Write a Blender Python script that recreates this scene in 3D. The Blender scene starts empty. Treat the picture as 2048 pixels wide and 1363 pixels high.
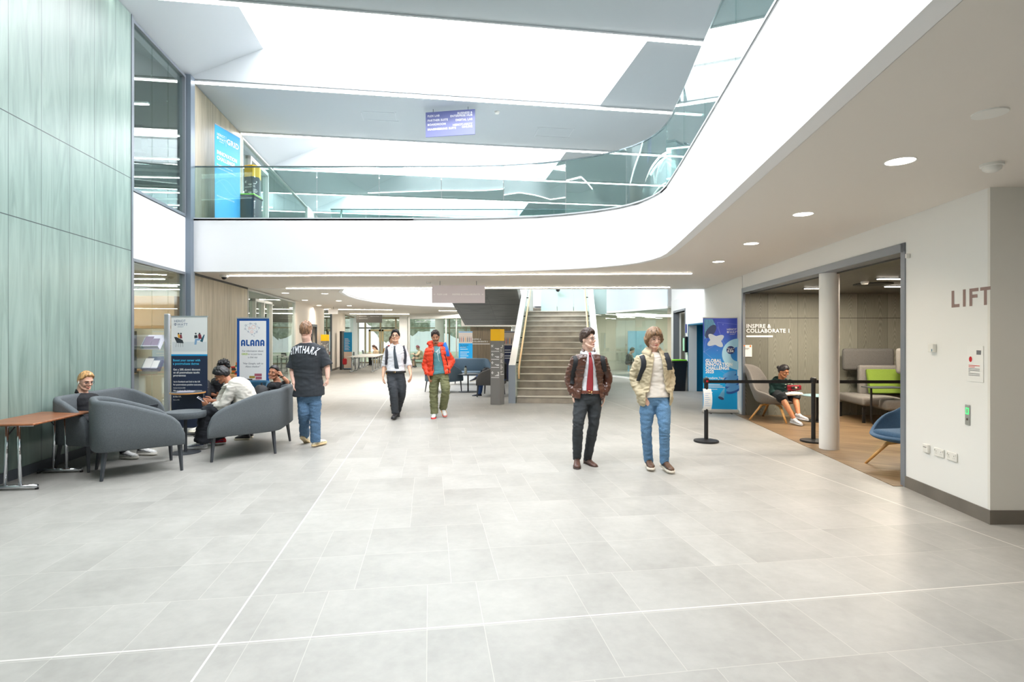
import bpy, math, random
from mathutils import Vector, Matrix, noise
from mathutils.bvhtree import BVHTree
rnd = random.Random(7)
C = bpy.context.scene.collection
F, EYE, HZ = 1100.0, 1.66, 675.0      # focal length in px of the 2048 frame, eye height, horizon row
K = 0.15
def G(px, py):                        # floor point seen at a pixel
    Y = F*EYE/(py-HZ); return Vector(((px-1024)/F*Y, Y, 0))
def P(px, py, Y):
    return Vector(((px-1024)/F*Y, Y, EYE-(py-HZ)/F*Y))
def B(s, c):                          # building axes -> plan
    return ((s-K*c)/(1+K*K), (c+K*s)/(1+K*K))
def LW(Y): return -4.87-.15*Y         # left wall line
def RW(Y): return 3.77+.10*Y          # right wall line
V3 = Vector
def lin(c):
    c = c/255.0
    return c/12.92 if c <= .04045 else ((c+.055)/1.055)**2.4
def col(rgb): return (lin(rgb[0]), lin(rgb[1]), lin(rgb[2]), 1)
# ---------------------------------------------------------------- materials
_M = {}
class NT:
    def __init__(s, m):
        s.t = m.node_tree; s.n = s.t.nodes; s.l = s.t.links; s.b = s.n['Principled BSDF']; s.out = s.n['Material Output']
    def add(s, kind, **kw):
        n = s.n.new(kind)
        for k, v in kw.items(): setattr(n, k, v)
        return n
    def put(s, sock, v):
        if isinstance(v, bpy.types.NodeSocket): s.l.new(v, sock)
        else: sock.default_value = v
    def m(s, op, a, b=0.0, c=0.0):
        n = s.add('ShaderNodeMath', operation=op)
        s.put(n.inputs[0], a); s.put(n.inputs[1], b); s.put(n.inputs[2], c)
        return n.outputs[0]
    def xyz(s, rot=0.0, scale=(1, 1, 1), gen='Object'):
        tc = s.add('ShaderNodeTexCoord'); mp = s.add('ShaderNodeMapping')
        s.l.new(tc.outputs[gen], mp.inputs[0]); mp.inputs['Rotation'].default_value = (0, 0, rot); mp.inputs['Scale'].default_value = scale
        return mp.outputs[0]
    def sep(s, v):
        n = s.add('ShaderNodeSeparateXYZ'); s.l.new(v, n.inputs[0]); return n.outputs
    def comb(s, x, y, z=0.0):
        n = s.add('ShaderNodeCombineXYZ'); s.put(n.inputs[0], x); s.put(n.inputs[1], y); s.put(n.inputs[2], z); return n.outputs[0]
    def noise(s, v, scale=5, detail=3, rough=.5):
        n = s.add('ShaderNodeTexNoise'); s.l.new(v, n.inputs['Vector']); n.inputs['Scale'].default_value = scale
        n.inputs['Detail'].default_value = detail; n.inputs['Roughness'].default_value = rough; return n.outputs['Fac']
    def mix(s, f, a, b):
        n = s.add('ShaderNodeMix', data_type='RGBA'); s.put(n.inputs[0], f)
        s.put(n.inputs[6], a); s.put(n.inputs[7], b); return n.outputs[2]
    def bump(s, h, st=.2, d=.01):
        n = s.add('ShaderNodeBump'); n.inputs['Strength'].default_value = st; n.inputs['Distance'].default_value = d
        s.l.new(h, n.inputs['Height']); s.l.new(n.outputs[0], s.b.inputs['Normal'])
def newmat(name):
    m = bpy.data.materials.new(name); m.use_nodes = True; return m, NT(m)
def mat(name, rgb=(200, 200, 200), rough=.6, metal=0.0, emit=0.0, var=0.0, vs=8, bump=0.0, bs=60, spec=.5, stretch=(1, 1, 1), coat=0.0):
    if name in _M: return _M[name]
    m, t = newmat(name); b = t.b
    b.inputs['Base Color'].default_value = col(rgb); b.inputs['Roughness'].default_value = rough; b.inputs['Metallic'].default_value = metal
    b.inputs['Specular IOR Level'].default_value = spec; b.inputs['Coat Weight'].default_value = coat
    if emit: b.inputs['Emission Color'].default_value = col(rgb); b.inputs['Emission Strength'].default_value = emit
    if var or bump:
        v = t.xyz(scale=stretch)
        if var:
            f = t.noise(v, vs, 4)
            f = t.m('MULTIPLY_ADD', f, 2.2, -.6)
            lo = col([max(0, c*(1-var)) for c in rgb]); hi = col([min(255, c*(1+var)) for c in rgb])
            n = t.add('ShaderNodeClamp'); t.l.new(f, n.inputs[0])
            t.l.new(t.mix(n.outputs[0], lo, hi), b.inputs['Base Color'])
        if bump: t.bump(t.noise(v, bs, 3), bump, .004)
    _M[name] = m; return m
def fabric(name, rgb, var=.16, sc=90, rough=.9):
    if name in _M: return _M[name]
    m, t = newmat(name); v = t.xyz()
    a = t.noise(t.xyz(scale=(1, 1, 6)), sc, 2); b_ = t.noise(t.xyz(scale=(6, 6, 1)), sc, 2)
    f = t.m('MULTIPLY_ADD', t.m('ADD', a, b_), 1.6, -1.1)
    n = t.add('ShaderNodeClamp'); t.l.new(f, n.inputs[0])
    t.l.new(t.mix(n.outputs[0], col([c*(1-var) for c in rgb]), col([min(255, c*(1+var)) for c in rgb])), t.b.inputs['Base Color'])
    t.b.inputs['Roughness'].default_value = rough; t.bump(f, .25, .004)
    _M[name] = m; return m
def glass(name, tint=(225, 240, 236), refl=1.0, dens=.0, rough=0.0):
    if name in _M: return _M[name]
    m, t = newmat(name); t.n.remove(t.b)
    tr = t.add('ShaderNodeBsdfTransparent'); tr.inputs[0].default_value = col(tint)
    gl = t.add('ShaderNodeBsdfGlossy'); gl.inputs['Color'].default_value = (.95, 1, .99, 1); gl.inputs['Roughness'].default_value = rough
    lw = t.add('ShaderNodeLayerWeight'); lw.inputs[0].default_value = .5
    fr = t.m('MULTIPLY_ADD', t.m('POWER', lw.outputs['Facing'], 5.0), .9, .045)
    mx = t.add('ShaderNodeMixShader'); f = t.m('MULTIPLY_ADD', fr, refl, dens)
    t.l.new(f, mx.inputs[0]); t.l.new(tr.outputs[0], mx.inputs[1]); t.l.new(gl.outputs[0], mx.inputs[2]); t.l.new(mx.outputs[0], t.out.inputs[0])
    _M[name] = m; return m
def wood(name, a, b_, scale=(1, 1, .12), sc=9, rough=.45, seams=None, rot=0.0, cath=0.0, seamcol=(60, 62, 60), plank=.55, phase=0.0, dist=1.2):
    """grain stretched along z; seams = heights of horizontal joints; plank = vertical joint pitch along x"""
    if name in _M: return _M[name]
    m, t = newmat(name); v = t.xyz(rot=rot); o = t.sep(v)
    pid = t.m('FLOOR', t.m('DIVIDE', t.m('ADD', o[0], phase), plank))
    off = t.m('MULTIPLY', pid, 7.31)
    if cath:   # cathedral figure: nested parabolic arches
        fx = t.m('SUBTRACT', t.m('FRACT', t.m('DIVIDE', t.m('ADD', o[0], phase), plank/2)), .5)
        wob = t.m('MULTIPLY', t.noise(t.comb(t.m('ADD', t.m('MULTIPLY', o[0], 3), off), off, t.m('MULTIPLY', o[2], .8)), 1.3, 2), 1.6)
        arch = t.m('ADD', t.m('MULTIPLY_ADD', t.m('MULTIPLY', fx, fx), cath, t.m('MULTIPLY', o[2], 1.3)), wob)
        w = t.m('SINE', t.m('MULTIPLY', arch, 38))
        f1 = t.m('MULTIPLY_ADD', w, .22, .5)
        f2 = t.noise(t.comb(t.m('ADD', t.m('MULTIPLY', o[0], 10), off), o[1], t.m('MULTIPLY', o[2], .6)), 6, 3)
        f = t.m('ADD', t.m('MULTIPLY', f1, .75), t.m('MULTIPLY', f2, .35))
    else:
        q = t.comb(t.m('ADD', t.m('MULTIPLY', o[0], scale[0]), off), t.m('MULTIPLY', o[1], scale[1]), t.m('MULTIPLY', o[2], scale[2]))
        n = t.add('ShaderNodeTexNoise'); t.l.new(q, n.inputs['Vector']); n.inputs['Scale'].default_value = sc; n.inputs['Detail'].default_value = 5; n.inputs['Distortion'].default_value = dist
        f = t.m('MULTIPLY_ADD', n.outputs['Fac'], 2.4, -.7)
    tone = t.m('MULTIPLY_ADD', t.m('FRACT', t.m('MULTIPLY', t.m('SINE', t.m('MULTIPLY', pid, 12.9898)), 437.5)), .35, -.17)
    f = t.m('ADD', f, tone)
    cl = t.add('ShaderNodeClamp'); t.l.new(f, cl.inputs[0])
    c = t.mix(cl.outputs[0], col(a), col(b_))
    fr = t.m('FRACT', t.m('DIVIDE', t.m('ADD', o[0], phase), plank))
    sm = t.m('LESS_THAN', fr, .006/plank)
    for h in (seams or ()):
        sm = t.m('MAXIMUM', sm, t.m('COMPARE', o[2], h, .006))
    t.l.new(t.mix(sm, c, col(seamcol)), t.b.inputs['Base Color'])
    t.b.inputs['Roughness'].default_value = rough
    _M[name] = m; return m
# ---------------------------------------------------------------- mesh building
class MB:
    def __init__(s): s.v = []; s.f = []; s.mi = []; s.cur = 0
    def add(s, vs, fs):
        n = len(s.v); s.v += [tuple(p) for p in vs]
        for f in fs: s.f.append(tuple(i+n for i in f)); s.mi.append(s.cur)
        return s
    def box(s, c, d, rz=0.0, M=None):
        x, y, z = d[0]/2, d[1]/2, d[2]/2; R = Matrix.Rotation(rz, 3, 'Z'); c = V3(c)
        vs = [c+R@V3((i*x, j*y, k*z)) for k in (-1, 1) for j in (-1, 1) for i in (-1, 1)]
        if M: vs = [M@v for v in vs]
        return s.add(vs, [(0, 2, 3, 1), (4, 5, 7, 6), (0, 1, 5, 4), (1, 3, 7, 5), (3, 2, 6, 7), (2, 0, 4, 6)])
    def prism(s, poly, z0, z1):
        n = len(poly); vs = [(p[0], p[1], z0) for p in poly]+[(p[0], p[1], z1) for p in poly]
        ar = sum(poly[i][0]*poly[(i+1) % n][1]-poly[(i+1) % n][0]*poly[i][1] for i in range(n))
        idx = list(range(n)) if ar > 0 else list(range(n))[::-1]
        fs = [tuple(reversed(idx)), tuple(i+n for i in idx)]
        for k in range(n):
            a, b_ = idx[k], idx[(k+1) % n]; fs.append((a, b_, b_+n, a+n))
        return s.add(vs, fs)
    def slab(s, p0, p1, z0, z1, t):   # wall slab from p0 to p1, thickness t to the left of travel
        p0 = V3(p0[:2]); p1 = V3(p1[:2]); d = (p1-p0).normalized(); n = V3((-d.y, d.x))*t
        return s.prism([p0, p1, p1+n, p0+n], z0, z1)
    def strip(s, pts, z0, z1, t):     # curved wall from a plan polyline
        n = len(pts); nr = []
        for i in range(n):
            a = V3(pts[max(0, i-1)][:2]); b_ = V3(pts[min(n-1, i+1)][:2]); d = (b_-a).normalized(); nr.append(V3((-d.y, d.x))*t)
        out = [V3(p[:2])+k for p, k in zip(pts, nr)]
        vs = []
        for p, q in zip(pts, out): vs += [(p[0], p[1], z0), (p[0], p[1], z1), (q.x, q.y, z1), (q.x, q.y, z0)]
        fs = []
        for i in range(n-1):
            a, b_ = i*4, i*4+4
            for k in range(4): fs.append((a+k, a+(k+1) % 4, b_+(k+1) % 4, b_+k))
        fs += [(3, 2, 1, 0), tuple(4*(n-1)+k for k in range(4))]
        return s.add(vs, fs)
    def loft(s, rings, cap=True, closed=True):
        n = len(rings[0]); vs = [p for r in rings for p in r]; fs = []
        for i in range(len(rings)-1):
            for j in range(n if closed else n-1):
                a, b_ = i*n+j, i*n+(j+1) % n; fs.append((a, b_, b_+n, a+n))
        if cap: fs += [tuple(range(n))[::-1], tuple((len(rings)-1)*n+j for j in range(n))]
        return s.add(vs, fs)
    def tube(s, pts, r, n=10, flat=None, up=None):
        pts = [V3(p) for p in pts]; rings = []; rr = r if isinstance(r, (list, tuple)) else [r]*len(pts)
        ref = V3(up) if up else None
        for i, p in enumerate(pts):
            a = pts[max(0, i-1)]; b_ = pts[min(len(pts)-1, i+1)]; d = (b_-a).normalized()
            u = ref if ref else (V3((0, 0, 1)) if abs(d.z) < .9 else V3((1, 0, 0)))
            x = d.cross(u)
            if x.length < 1e-5: x = d.cross(V3((.3, 1, .2)))
            x.normalize(); y = x.cross(d).normalized()
            if not ref: ref = y
            fl = flat if flat else 1.0
            rings.append([p+x*(math.cos(t)*rr[i])+y*(math.sin(t)*rr[i]*fl) for t in [2*math.pi*k/n for k in range(n)]])
        return s.loft(rings)
    def cyl(s, c, r, h, n=24, r2=None):
        return s.tube([V3(c), V3(c)+V3((0, 0, h))], [r, r if r2 is None else r2], n)
    def lathe(s, prof, c=(0, 0, 0), n=28, axis=None):
        c = V3(c); rings = [[c+V3((r*math.cos(2*math.pi*k/n), r*math.sin(2*math.pi*k/n), z)) for k in range(n)] for r, z in prof]
        return s.loft(rings)
    def ball(s, c, r, n=14, M=None):
        r = (r, r, r) if not isinstance(r, (tuple, list)) else r; c = V3(c)
        rings = []
        for i in range(n+1):
            a = -math.pi/2+math.pi*i/n; a = max(-1.5, min(1.5, a))
            rings.append([V3((r[0]*math.cos(a)*math.cos(b_), r[1]*math.cos(a)*math.sin(b_), r[2]*math.sin(a))) for b_ in [2*math.pi*k/(n*2) for k in range(n*2)]])
        if M: rings = [[c+M@p for p in q] for q in rings]
        else: rings = [[c+p for p in q] for q in rings]
        return s.loft(rings)
    def rbox(s, c, d, r=.03, rz=0.0, M=None, n=4):     # box with rounded vertical profile and softened top and bottom
        x, y, z = d[0]/2, d[1]/2, d[2]/2; r = min(r, x*.99, y*.99, z*.99); R = Matrix.Rotation(rz, 3, 'Z'); c = V3(c)
        rings = []
        def ring(ins, zz):
            o = []
            for qx, qy, a0 in ((1, 1, 0), (-1, 1, 90), (-1, -1, 180), (1, -1, 270)):
                for k in range(n+1):
                    a = math.radians(a0+90*k/n); rr = max(r-ins, .0005)
                    o.append(V3((qx*(x-r)+rr*math.cos(a), qy*(y-r)+rr*math.sin(a), zz)))
            return [c+(M@(R@p) if M else R@p) for p in o]
        for k in range(n+1):
            a = math.pi/2*k/n; rings.append(ring(r*(1-math.sin(a)), -z+r*(1-math.cos(a))))
        for k in range(n+1):
            a = math.pi/2*(1-k/n); rings.append(ring(r*(1-math.sin(a)), z-r*(1-math.cos(a))))
        return s.loft(rings)
    def poly2(s, pl, pts, d=0.0):
        return s.add([pl(a, b_, d) for a, b_ in pts], [tuple(range(len(pts)))])
    def rect2(s, pl, a0, b0, a1, b1, d=0.0): return s.poly2(pl, [(a0, b0), (a1, b0), (a1, b1), (a0, b1)], d)
    def disc2(s, pl, a, b_, r, d=0.0, n=24, ry=None, rot=0.0):
        ry = r if ry is None else ry
        pts = []
        for k in range(n):
            t = 2*math.pi*k/n; x = r*math.cos(t); y = ry*math.sin(t)
            pts.append((a+x*math.cos(rot)-y*math.sin(rot), b_+x*math.sin(rot)+y*math.cos(rot)))
        return s.poly2(pl, pts, d)
    def ring2(s, pl, a, b_, r0, r1, d=0.0, n=24, t0=0.0, t1=2*math.pi):
        vs = []; fs = []
        for k in range(n+1):
            t = t0+(t1-t0)*k/n
            vs += [pl(a+r0*math.cos(t), b_+r0*math.sin(t), d), pl(a+r1*math.cos(t), b_+r1*math.sin(t), d)]
        for k in range(n): fs.append((2*k, 2*k+1, 2*k+3, 2*k+2))
        return s.add(vs, fs)
    def line2(s, pl, a0, b0, a1, b1, w, d=0.0):
        l = math.hypot(a1-a0, b1-b0) or 1; nx, ny = -(b1-b0)/l*w/2, (a1-a0)/l*w/2
        return s.poly2(pl, [(a0+nx, b0+ny), (a0-nx, b0-ny), (a1-nx, b1-ny), (a1+nx, b1+ny)], d)
    def text(s, pl, body, size, a, b_, align='LEFT', bold=.0, d=0.0, ls=1.0, sx=1.0, italic=0.0):
        vs, fs, w = textmesh(body, bold, ls, italic)
        o = {'LEFT': 0, 'CENTER': -w/2, 'RIGHT': -w}[align]
        return s.add([pl(a+(x+o)*size*sx, b_+y*size, d) for x, y in vs], fs)
    def build(s, name, m, parent=None, smooth=False, label=None, bevel=0.0, org=None, props=None):
        me = bpy.data.meshes.new(name); vs = s.v
        if org is not None: vs = [(a-org[0], b_-org[1], c-org[2]) for a, b_, c in vs]
        me.from_pydata(vs, [], s.f)
        for q in (m if isinstance(m, (list, tuple)) else [m]): me.materials.append(q)
        if any(s.mi): me.polygons.foreach_set('material_index', s.mi)
        if smooth: me.polygons.foreach_set('use_smooth', [True]*len(me.polygons))
        me.validate(); me.update()
        o = bpy.data.objects.new(name, me); C.objects.link(o)
        if org is not None and parent is None: o.location = org
        if parent is not None: o.parent = parent
        if label: o['label'] = label
        for k, v in (props or {}).items(): o[k] = v
        if smooth == 'auto' or bevel:
            if bevel:
                md = o.modifiers.new('b', 'BEVEL'); md.width = bevel; md.segments = 2; md.limit_method = 'ANGLE'
        if smooth == 'auto':
            try: me.shade_auto_smooth = True
            except Exception: pass
            for p in me.polygons: p.use_smooth = True
            me_sharp(me)
        return o
def me_sharp(me, ang=50):
    import bmesh
    bm = bmesh.new(); bm.from_mesh(me)
    for e in bm.edges:
        if len(e.link_faces) == 2 and e.calc_face_angle(0) > math.radians(ang): e.smooth = False
    bm.to_mesh(me); bm.free()
_T = {}
def textmesh(body, bold, ls, italic=0.0):
    k = (body, bold, ls, italic)
    if k in _T: return _T[k]
    cu = bpy.data.curves.new('t', 'FONT'); cu.body = body; cu.size = 1; cu.offset = bold; cu.space_line = ls; cu.resolution_u = 3; cu.shear = italic; cu.space_character = 1+bold*2.6
    cu.fill_mode = 'BOTH'
    o = bpy.data.objects.new('t', cu); C.objects.link(o)
    dg = bpy.context.evaluated_depsgraph_get(); ev = o.evaluated_get(dg); me = ev.to_mesh()
    vs = [(v.co.x, v.co.y) for v in me.vertices]; fs = [tuple(p.vertices) for p in me.polygons]
    ev.to_mesh_clear(); bpy.data.objects.remove(o); bpy.data.curves.remove(cu)
    w = max([v[0] for v in vs] or [0]); _T[k] = (vs, fs, w); return _T[k]
def plane(o, r, up=(0, 0, 1)):
    o = V3(o); r = V3(r).normalized(); up = V3(up).normalized(); n = r.cross(up)
    return lambda a, b_, d=0.0: o+r*a+up*b_+n*d
def tag(o, label, cat, group=None):
    o['label'] = label; o['category'] = cat
    if group: o['group'] = group
    return o
def thing(name, label, cat, loc=(0, 0, 0), rz=0.0, group=None):
    o = bpy.data.objects.new(name, None); C.objects.link(o); o.empty_display_size = .1
    o.location = loc; o.rotation_euler = (0, 0, rz); return tag(o, label, cat, group)
def struct(o):
    o['kind'] = 'structure'; return o
def dup(root, loc, rz, label=None, group=None):
    r = root.copy(); C.objects.link(r); r.location = loc; r.rotation_euler = (0, 0, rz)
    if label: r['label'] = label
    if group: r['group'] = group
    for ch in list(root.children):
        c = ch.copy(); C.objects.link(c); c.parent = r
        for g in ch.children:
            d = g.copy(); C.objects.link(d); d.parent = c
    return r
# ---------------------------------------------------------------- common materials
WHITE = mat('white_paint', (236, 236, 234), .55)
FASC = mat('fascia_paint', (240, 241, 243), .45)
SOFF = mat('soffit_paint', (226, 220, 212), .6)
ROOF = mat('roof_perforated', (180, 187, 191), .7, bump=.3, bs=180)
WELL = mat('skylight_well_paint', (214, 219, 223), .6)
GREY = mat('grey_aluminium', (128, 134, 142), .4, .3)
DGREY = mat('dark_grey_metal', (66, 70, 76), .45, .2)
BLACK = mat('black_plastic', (22, 22, 24), .45)
CHROME = mat('chrome', (215, 218, 222), .12, 1.0)
SILV = mat('silver_aluminium', (196, 200, 206), .35, .7)
STRIP = mat('led_strip', (255, 252, 248), .5, emit=14)
DLITE = mat('downlight_lens', (255, 246, 232), .5, emit=16)
GLASS = glass('clear_glass', (244, 249, 248), 1.0, .01)
GLASSB = glass('balustrade_glass', (230, 243, 242), 1.3, .03)
GLASSW = glass('window_wall_glass', (236, 245, 243), 1.1, .02)
TEXTW = mat('white_lettering', (245, 245, 245), .6)
OAK = wood('oak', (205, 150, 84), (236, 190, 122), rough=.4, plank=9, seamcol=(205, 150, 84))
SKB = mat('skirting_tile', (112, 106, 98), .5, var=.08, vs=3)
# ================================================================ SETTING
def floor_mat():
    m, t = newmat('porcelain_tile_floor')
    v = t.xyz(); o = t.sep(v)
    s = t.m('MULTIPLY_ADD', o[1], K, o[0]); c = t.m('MULTIPLY_ADD', o[0], -K, o[1])
    rw = t.m('DIVIDE', t.m('ADD', c, 60-3.22), .588); r = t.m('FLOOR', rw); fr = t.m('FRACT', rw)
    h = t.m('FRACT', t.m('MULTIPLY', t.m('SINE', t.m('MULTIPLY', r, 12.9898)), 4375.85))
    h = t.m('MULTIPLY', t.m('FLOOR', t.m('MULTIPLY', h, 6)), 1/6.0)
    u = t.m('ADD', t.m('DIVIDE', t.m('ADD', s, 1.15+60*.972), .972), h); ui = t.m('FLOOR', u); uf = t.m('FRACT', u)
    big = t.m('GREATER_THAN', uf, .34)
    se = t.m('MAXIMUM', t.m('LESS_THAN', uf, .004), t.m('COMPARE', uf, .34, .0022))
    se = t.m('MAXIMUM', se, t.m('LESS_THAN', fr, .008))
    tid = t.m('ADD', t.m('MULTIPLY', ui, 2.0), big)
    wn = t.add('ShaderNodeTexWhiteNoise'); t.l.new(t.comb(tid, r), wn.inputs['Vector'])
    ph = t.m('MULTIPLY', wn.outputs['Value'], 40)
    q = t.comb(t.m('ADD', o[0], ph), t.m('ADD', o[1], ph), ph)
    cl = t.m('ADD', t.m('MULTIPLY', t.noise(q, 1.6, 5, .6), .7), t.m('MULTIPLY', t.noise(q, 14, 4, .6), .3))
    f = t.m('MULTIPLY_ADD', cl, 1.9, -.45)
    f = t.m('ADD', f, t.m('MULTIPLY_ADD', wn.outputs['Value'], .18, -.09))
    k = t.add('ShaderNodeClamp'); t.l.new(f, k.inputs[0])
    base = t.mix(k.outputs[0], col((140, 138, 133)), col((174, 172, 167)))
    base = t.mix(t.m('MULTIPLY', se, .45), base, col((200, 197, 188)))
    mv = t.m('MAXIMUM', t.m('COMPARE', c, 3.22, .006), t.m('MAXIMUM', t.m('COMPARE', s, -1.15, .006), t.m('COMPARE', s, 4.68, .006)))
    base = t.mix(mv, base, col((204, 201, 194)))
    t.l.new(base, t.b.inputs['Base Color'])
    t.l.new(t.m('MULTIPLY_ADD', k.outputs[0], .10, .40), t.b.inputs['Roughness'])
    return m
FLOOR = floor_mat()
GREEN = wood('green_stained_timber', (112, 134, 126), (146, 166, 158), scale=(2.2, 2.2, .22), sc=3.2, rough=.32, seams=(3.08, 4.26), rot=-math.atan2(1, -.15), seamcol=(52, 66, 66), phase=0)
TANW = wood('brown_stained_timber', (152, 142, 120), (190, 180, 158), scale=(3, 3, .2), sc=3.5, rough=.4, seams=(), rot=-math.atan2(1, -.15), seamcol=(74, 70, 60), plank=.6)
ALCW = wood('grey_ash_panelling', (82, 80, 70), (148, 148, 136), rough=.5, seams=(2.08,), cath=9.0, seamcol=(50, 50, 46), plank=.64, phase=.06)
SOFW = wood('grey_timber_soffit', (84, 84, 80), (116, 116, 110), scale=(.25, 4, 4), sc=5, rough=.5, plank=1.12, phase=.1, seams=(2.32, 2.75, 3.2), seamcol=(50, 50, 50))
def wood_floor():
    m, t = newmat('vinyl_plank_floor'); v = t.xyz(rot=.5); o = t.sep(v)
    pid = t.m('FLOOR', t.m('DIVIDE', o[1], .18)); q = t.comb(t.m('MULTIPLY_ADD', pid, 3.7, t.m('MULTIPLY', o[0], .9)), t.m('MULTIPLY', o[1], 9), pid)
    f = t.m('ADD', t.m('MULTIPLY_ADD', t.noise(q, 2.2, 6, .65), 2.4, -.75), t.m('MULTIPLY_ADD', t.m('FRACT', t.m('MULTIPLY', t.m('SINE', t.m('MULTIPLY', pid, 12.98)), 437.5)), .3, -.15))
    k = t.add('ShaderNodeClamp'); t.l.new(f, k.inputs[0])
    t.l.new(t.mix(k.outputs[0], col((98, 78, 56)), col((158, 132, 100))), t.b.inputs['Base Color']); t.b.inputs['Roughness'].default_value = .38
    return m
FY = 38.0
# floors
struct(MB().prism([(LW(-4), -4), (RW(-4)+6, -4.2), (RW(20)+5, 20), (14, FY), (LW(FY)-.3, FY), (LW(20)-.1, 20)], -.1, 0).build('floor', FLOOR))
struct(MB().prism([(RW(6.15)-.12, 6.15), (10, 6.15), (10, 11.9), (RW(11.8)-.12, 11.9)], .0, .006).build('floor_alcove', wood_floor()))
struct(MB().prism([(LW(8.9)-.1, 8.9), (-16, 8.9), (-16, 30), (LW(30)-.1, 30)], -.1, 0).build('floor_laboratory', mat('lab_vinyl', (150, 148, 142), .4)))
# green timber wall
a, b_ = (LW(-4), -4), (LW(8.97), 8.97)
struct(MB().slab(a, b_, 0.12, 6.94, .18).build('wall_left', GREEN))
struct(MB().slab((a[0]+.012, a[1]), (b_[0]+.012, b_[1]), 0, .12, .1).build('baseboard_left', mat('blue_grey_skirting', (86, 92, 100), .5)))
struct(MB().box((LW(8.99)-.07, 8.99, 3.47), (.16, .05, 6.94), .15).build('trim_1', GREY))
# white spandrel between the two window walls
wl = lambda y0, y1, z0, z1, t=.1, off=0.0: MB().slab((LW(y0)+off, y0), (LW(y1)+off, y1), z0, z1, t)
struct(wl(9.0, 11.17, 2.97, 4.07, .3, -.02).build('wall_spandrel', FASC))
def glazing(name, y0, y1, z0, z1, mull, fr=GREY, gm=GLASSW, fw=.05, doorat=None):
    e = thing(name, '', ''); del e['label']; del e['category']; struct(e)
    m = MB()
    m.slab((LW(y0), y0), (LW(y1), y1), z0, z0+fw, .1); m.slab((LW(y0), y0), (LW(y1), y1), z1-fw, z1, .1)
    m.slab((LW(y0), y0), (LW(y0+fw), y0+fw), z0+fw, z1-fw, .1); m.slab((LW(y1-fw), y1-fw), (LW(y1), y1), z0+fw, z1-fw, .1)
    struct(m.build('window_frame', fr, e))
    ys = [y0+fw]+list(mull)+[y1-fw]
    for i in range(len(ys)-1):
        g = 0.006 if 0 < i else 0
        struct(MB().slab((LW(ys[i]+g)-.045, ys[i]+g), (LW(ys[i+1]-.006)-.045, ys[i+1]-.006), z0+fw, z1-fw, .012).build('window_pane', gm, e))
    return e
glazing('window_1', 9.02, 11.0, 4.08, 6.9, (9.75, 10.35))
glazing('window_2', 9.02, 11.0, 0.0, 2.97, (9.75, 10.35))
struct(MB().box((LW(11.12)+.0, 11.12, 3.47), (.16, .2, 6.94), .15).build('trim_2', mat('blue_grey_column', (118, 130, 142), .4, .2)))
# brown timber wall, lower and upper floor
struct(wl(11.22, 14.72, 0, 2.96, .2).build('wall_timber_lower', TANW))
struct(wl(11.22, 14.3, 4.08, 6.92, .2).build('wall_timber_upper', TANW))
struct(wl(11.22, 14.72, 2.955, 3.0, .2, .012).build('trim_3', BLACK))
GFR = mat('pale_door_frame', (206, 208, 204), .4, .2)
glazing('window_3', 14.75, 20.0, 0, 2.98, (16.9, 18.4), GFR)
glazing('window_4', 14.33, 22.0, 4.08, 6.9, (15.6, 17.4, 18.6, 20.2), GFR)
m = MB()
for y in (15.3, 16.1, 16.9):
    m.slab((LW(y)+.03, y), (LW(y+.07)+.03, y+.07), 0, 2.75, .16)
m.slab((LW(15.3)+.03, 15.3), (LW(16.97)+.03, 16.97), 2.68, 2.75, .16)
struct(m.build('door_1', GFR))
m = MB()
for y in (14.9, 15.7, 16.5):
    m.slab((LW(y)+.03, y), (LW(y+.07)+.03, y+.07), 4.08, 6.6, .16)
m.slab((LW(14.9)+.03, 14.9), (LW(16.57)+.03, 16.57), 6.5, 6.6, .16)
struct(m.build('door_2', GFR))
# pale walls further down the left side
m = MB(); m.slab((LW(20), 20), (LW(22.6), 22.6), 0, 3, .25); m.slab((LW(23.6), 23.6), (LW(25.4), 25.4), 0, 3, .25); m.slab((LW(22.6), 22.6), (LW(23.6), 23.6), 2.2, 3, .25)
struct(m.build('wall_left_far', mat('warm_white_paint', (232, 222, 210), .6)))
m = MB(); m.slab((LW(22.6), 22.6), (LW(22.7), 22.7), 0, 2.2, -.05); m.slab((LW(23.5), 23.5), (LW(23.6), 23.6), 0, 2.2, -.05); m.slab((LW(22.6), 22.6), (LW(23.6), 23.6), 2.12, 2.22, -.05)
m.slab((LW(22.6)-.2, 22.6), (LW(23.6)-.2, 23.6), 0, 2.2, .04)
struct(m.build('door_3', DGREY))
glazing('window_5', 25.4, 27.5, 0, 2.98, (26.4,), GREY)
struct(wl(27.5, 31.7, 0, 3, .2).build('wall_left_end', mat('warm_white_paint')))
struct(wl(27.5, 31.7, 0, .1, .1, .012).build('baseboard_left_far', SKB))
glazing('window_6', 31.75, FY, 0, 2.98, (33, 34.5, 36), mat('bronze_frame', (168, 158, 132), .4, .3))
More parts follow.
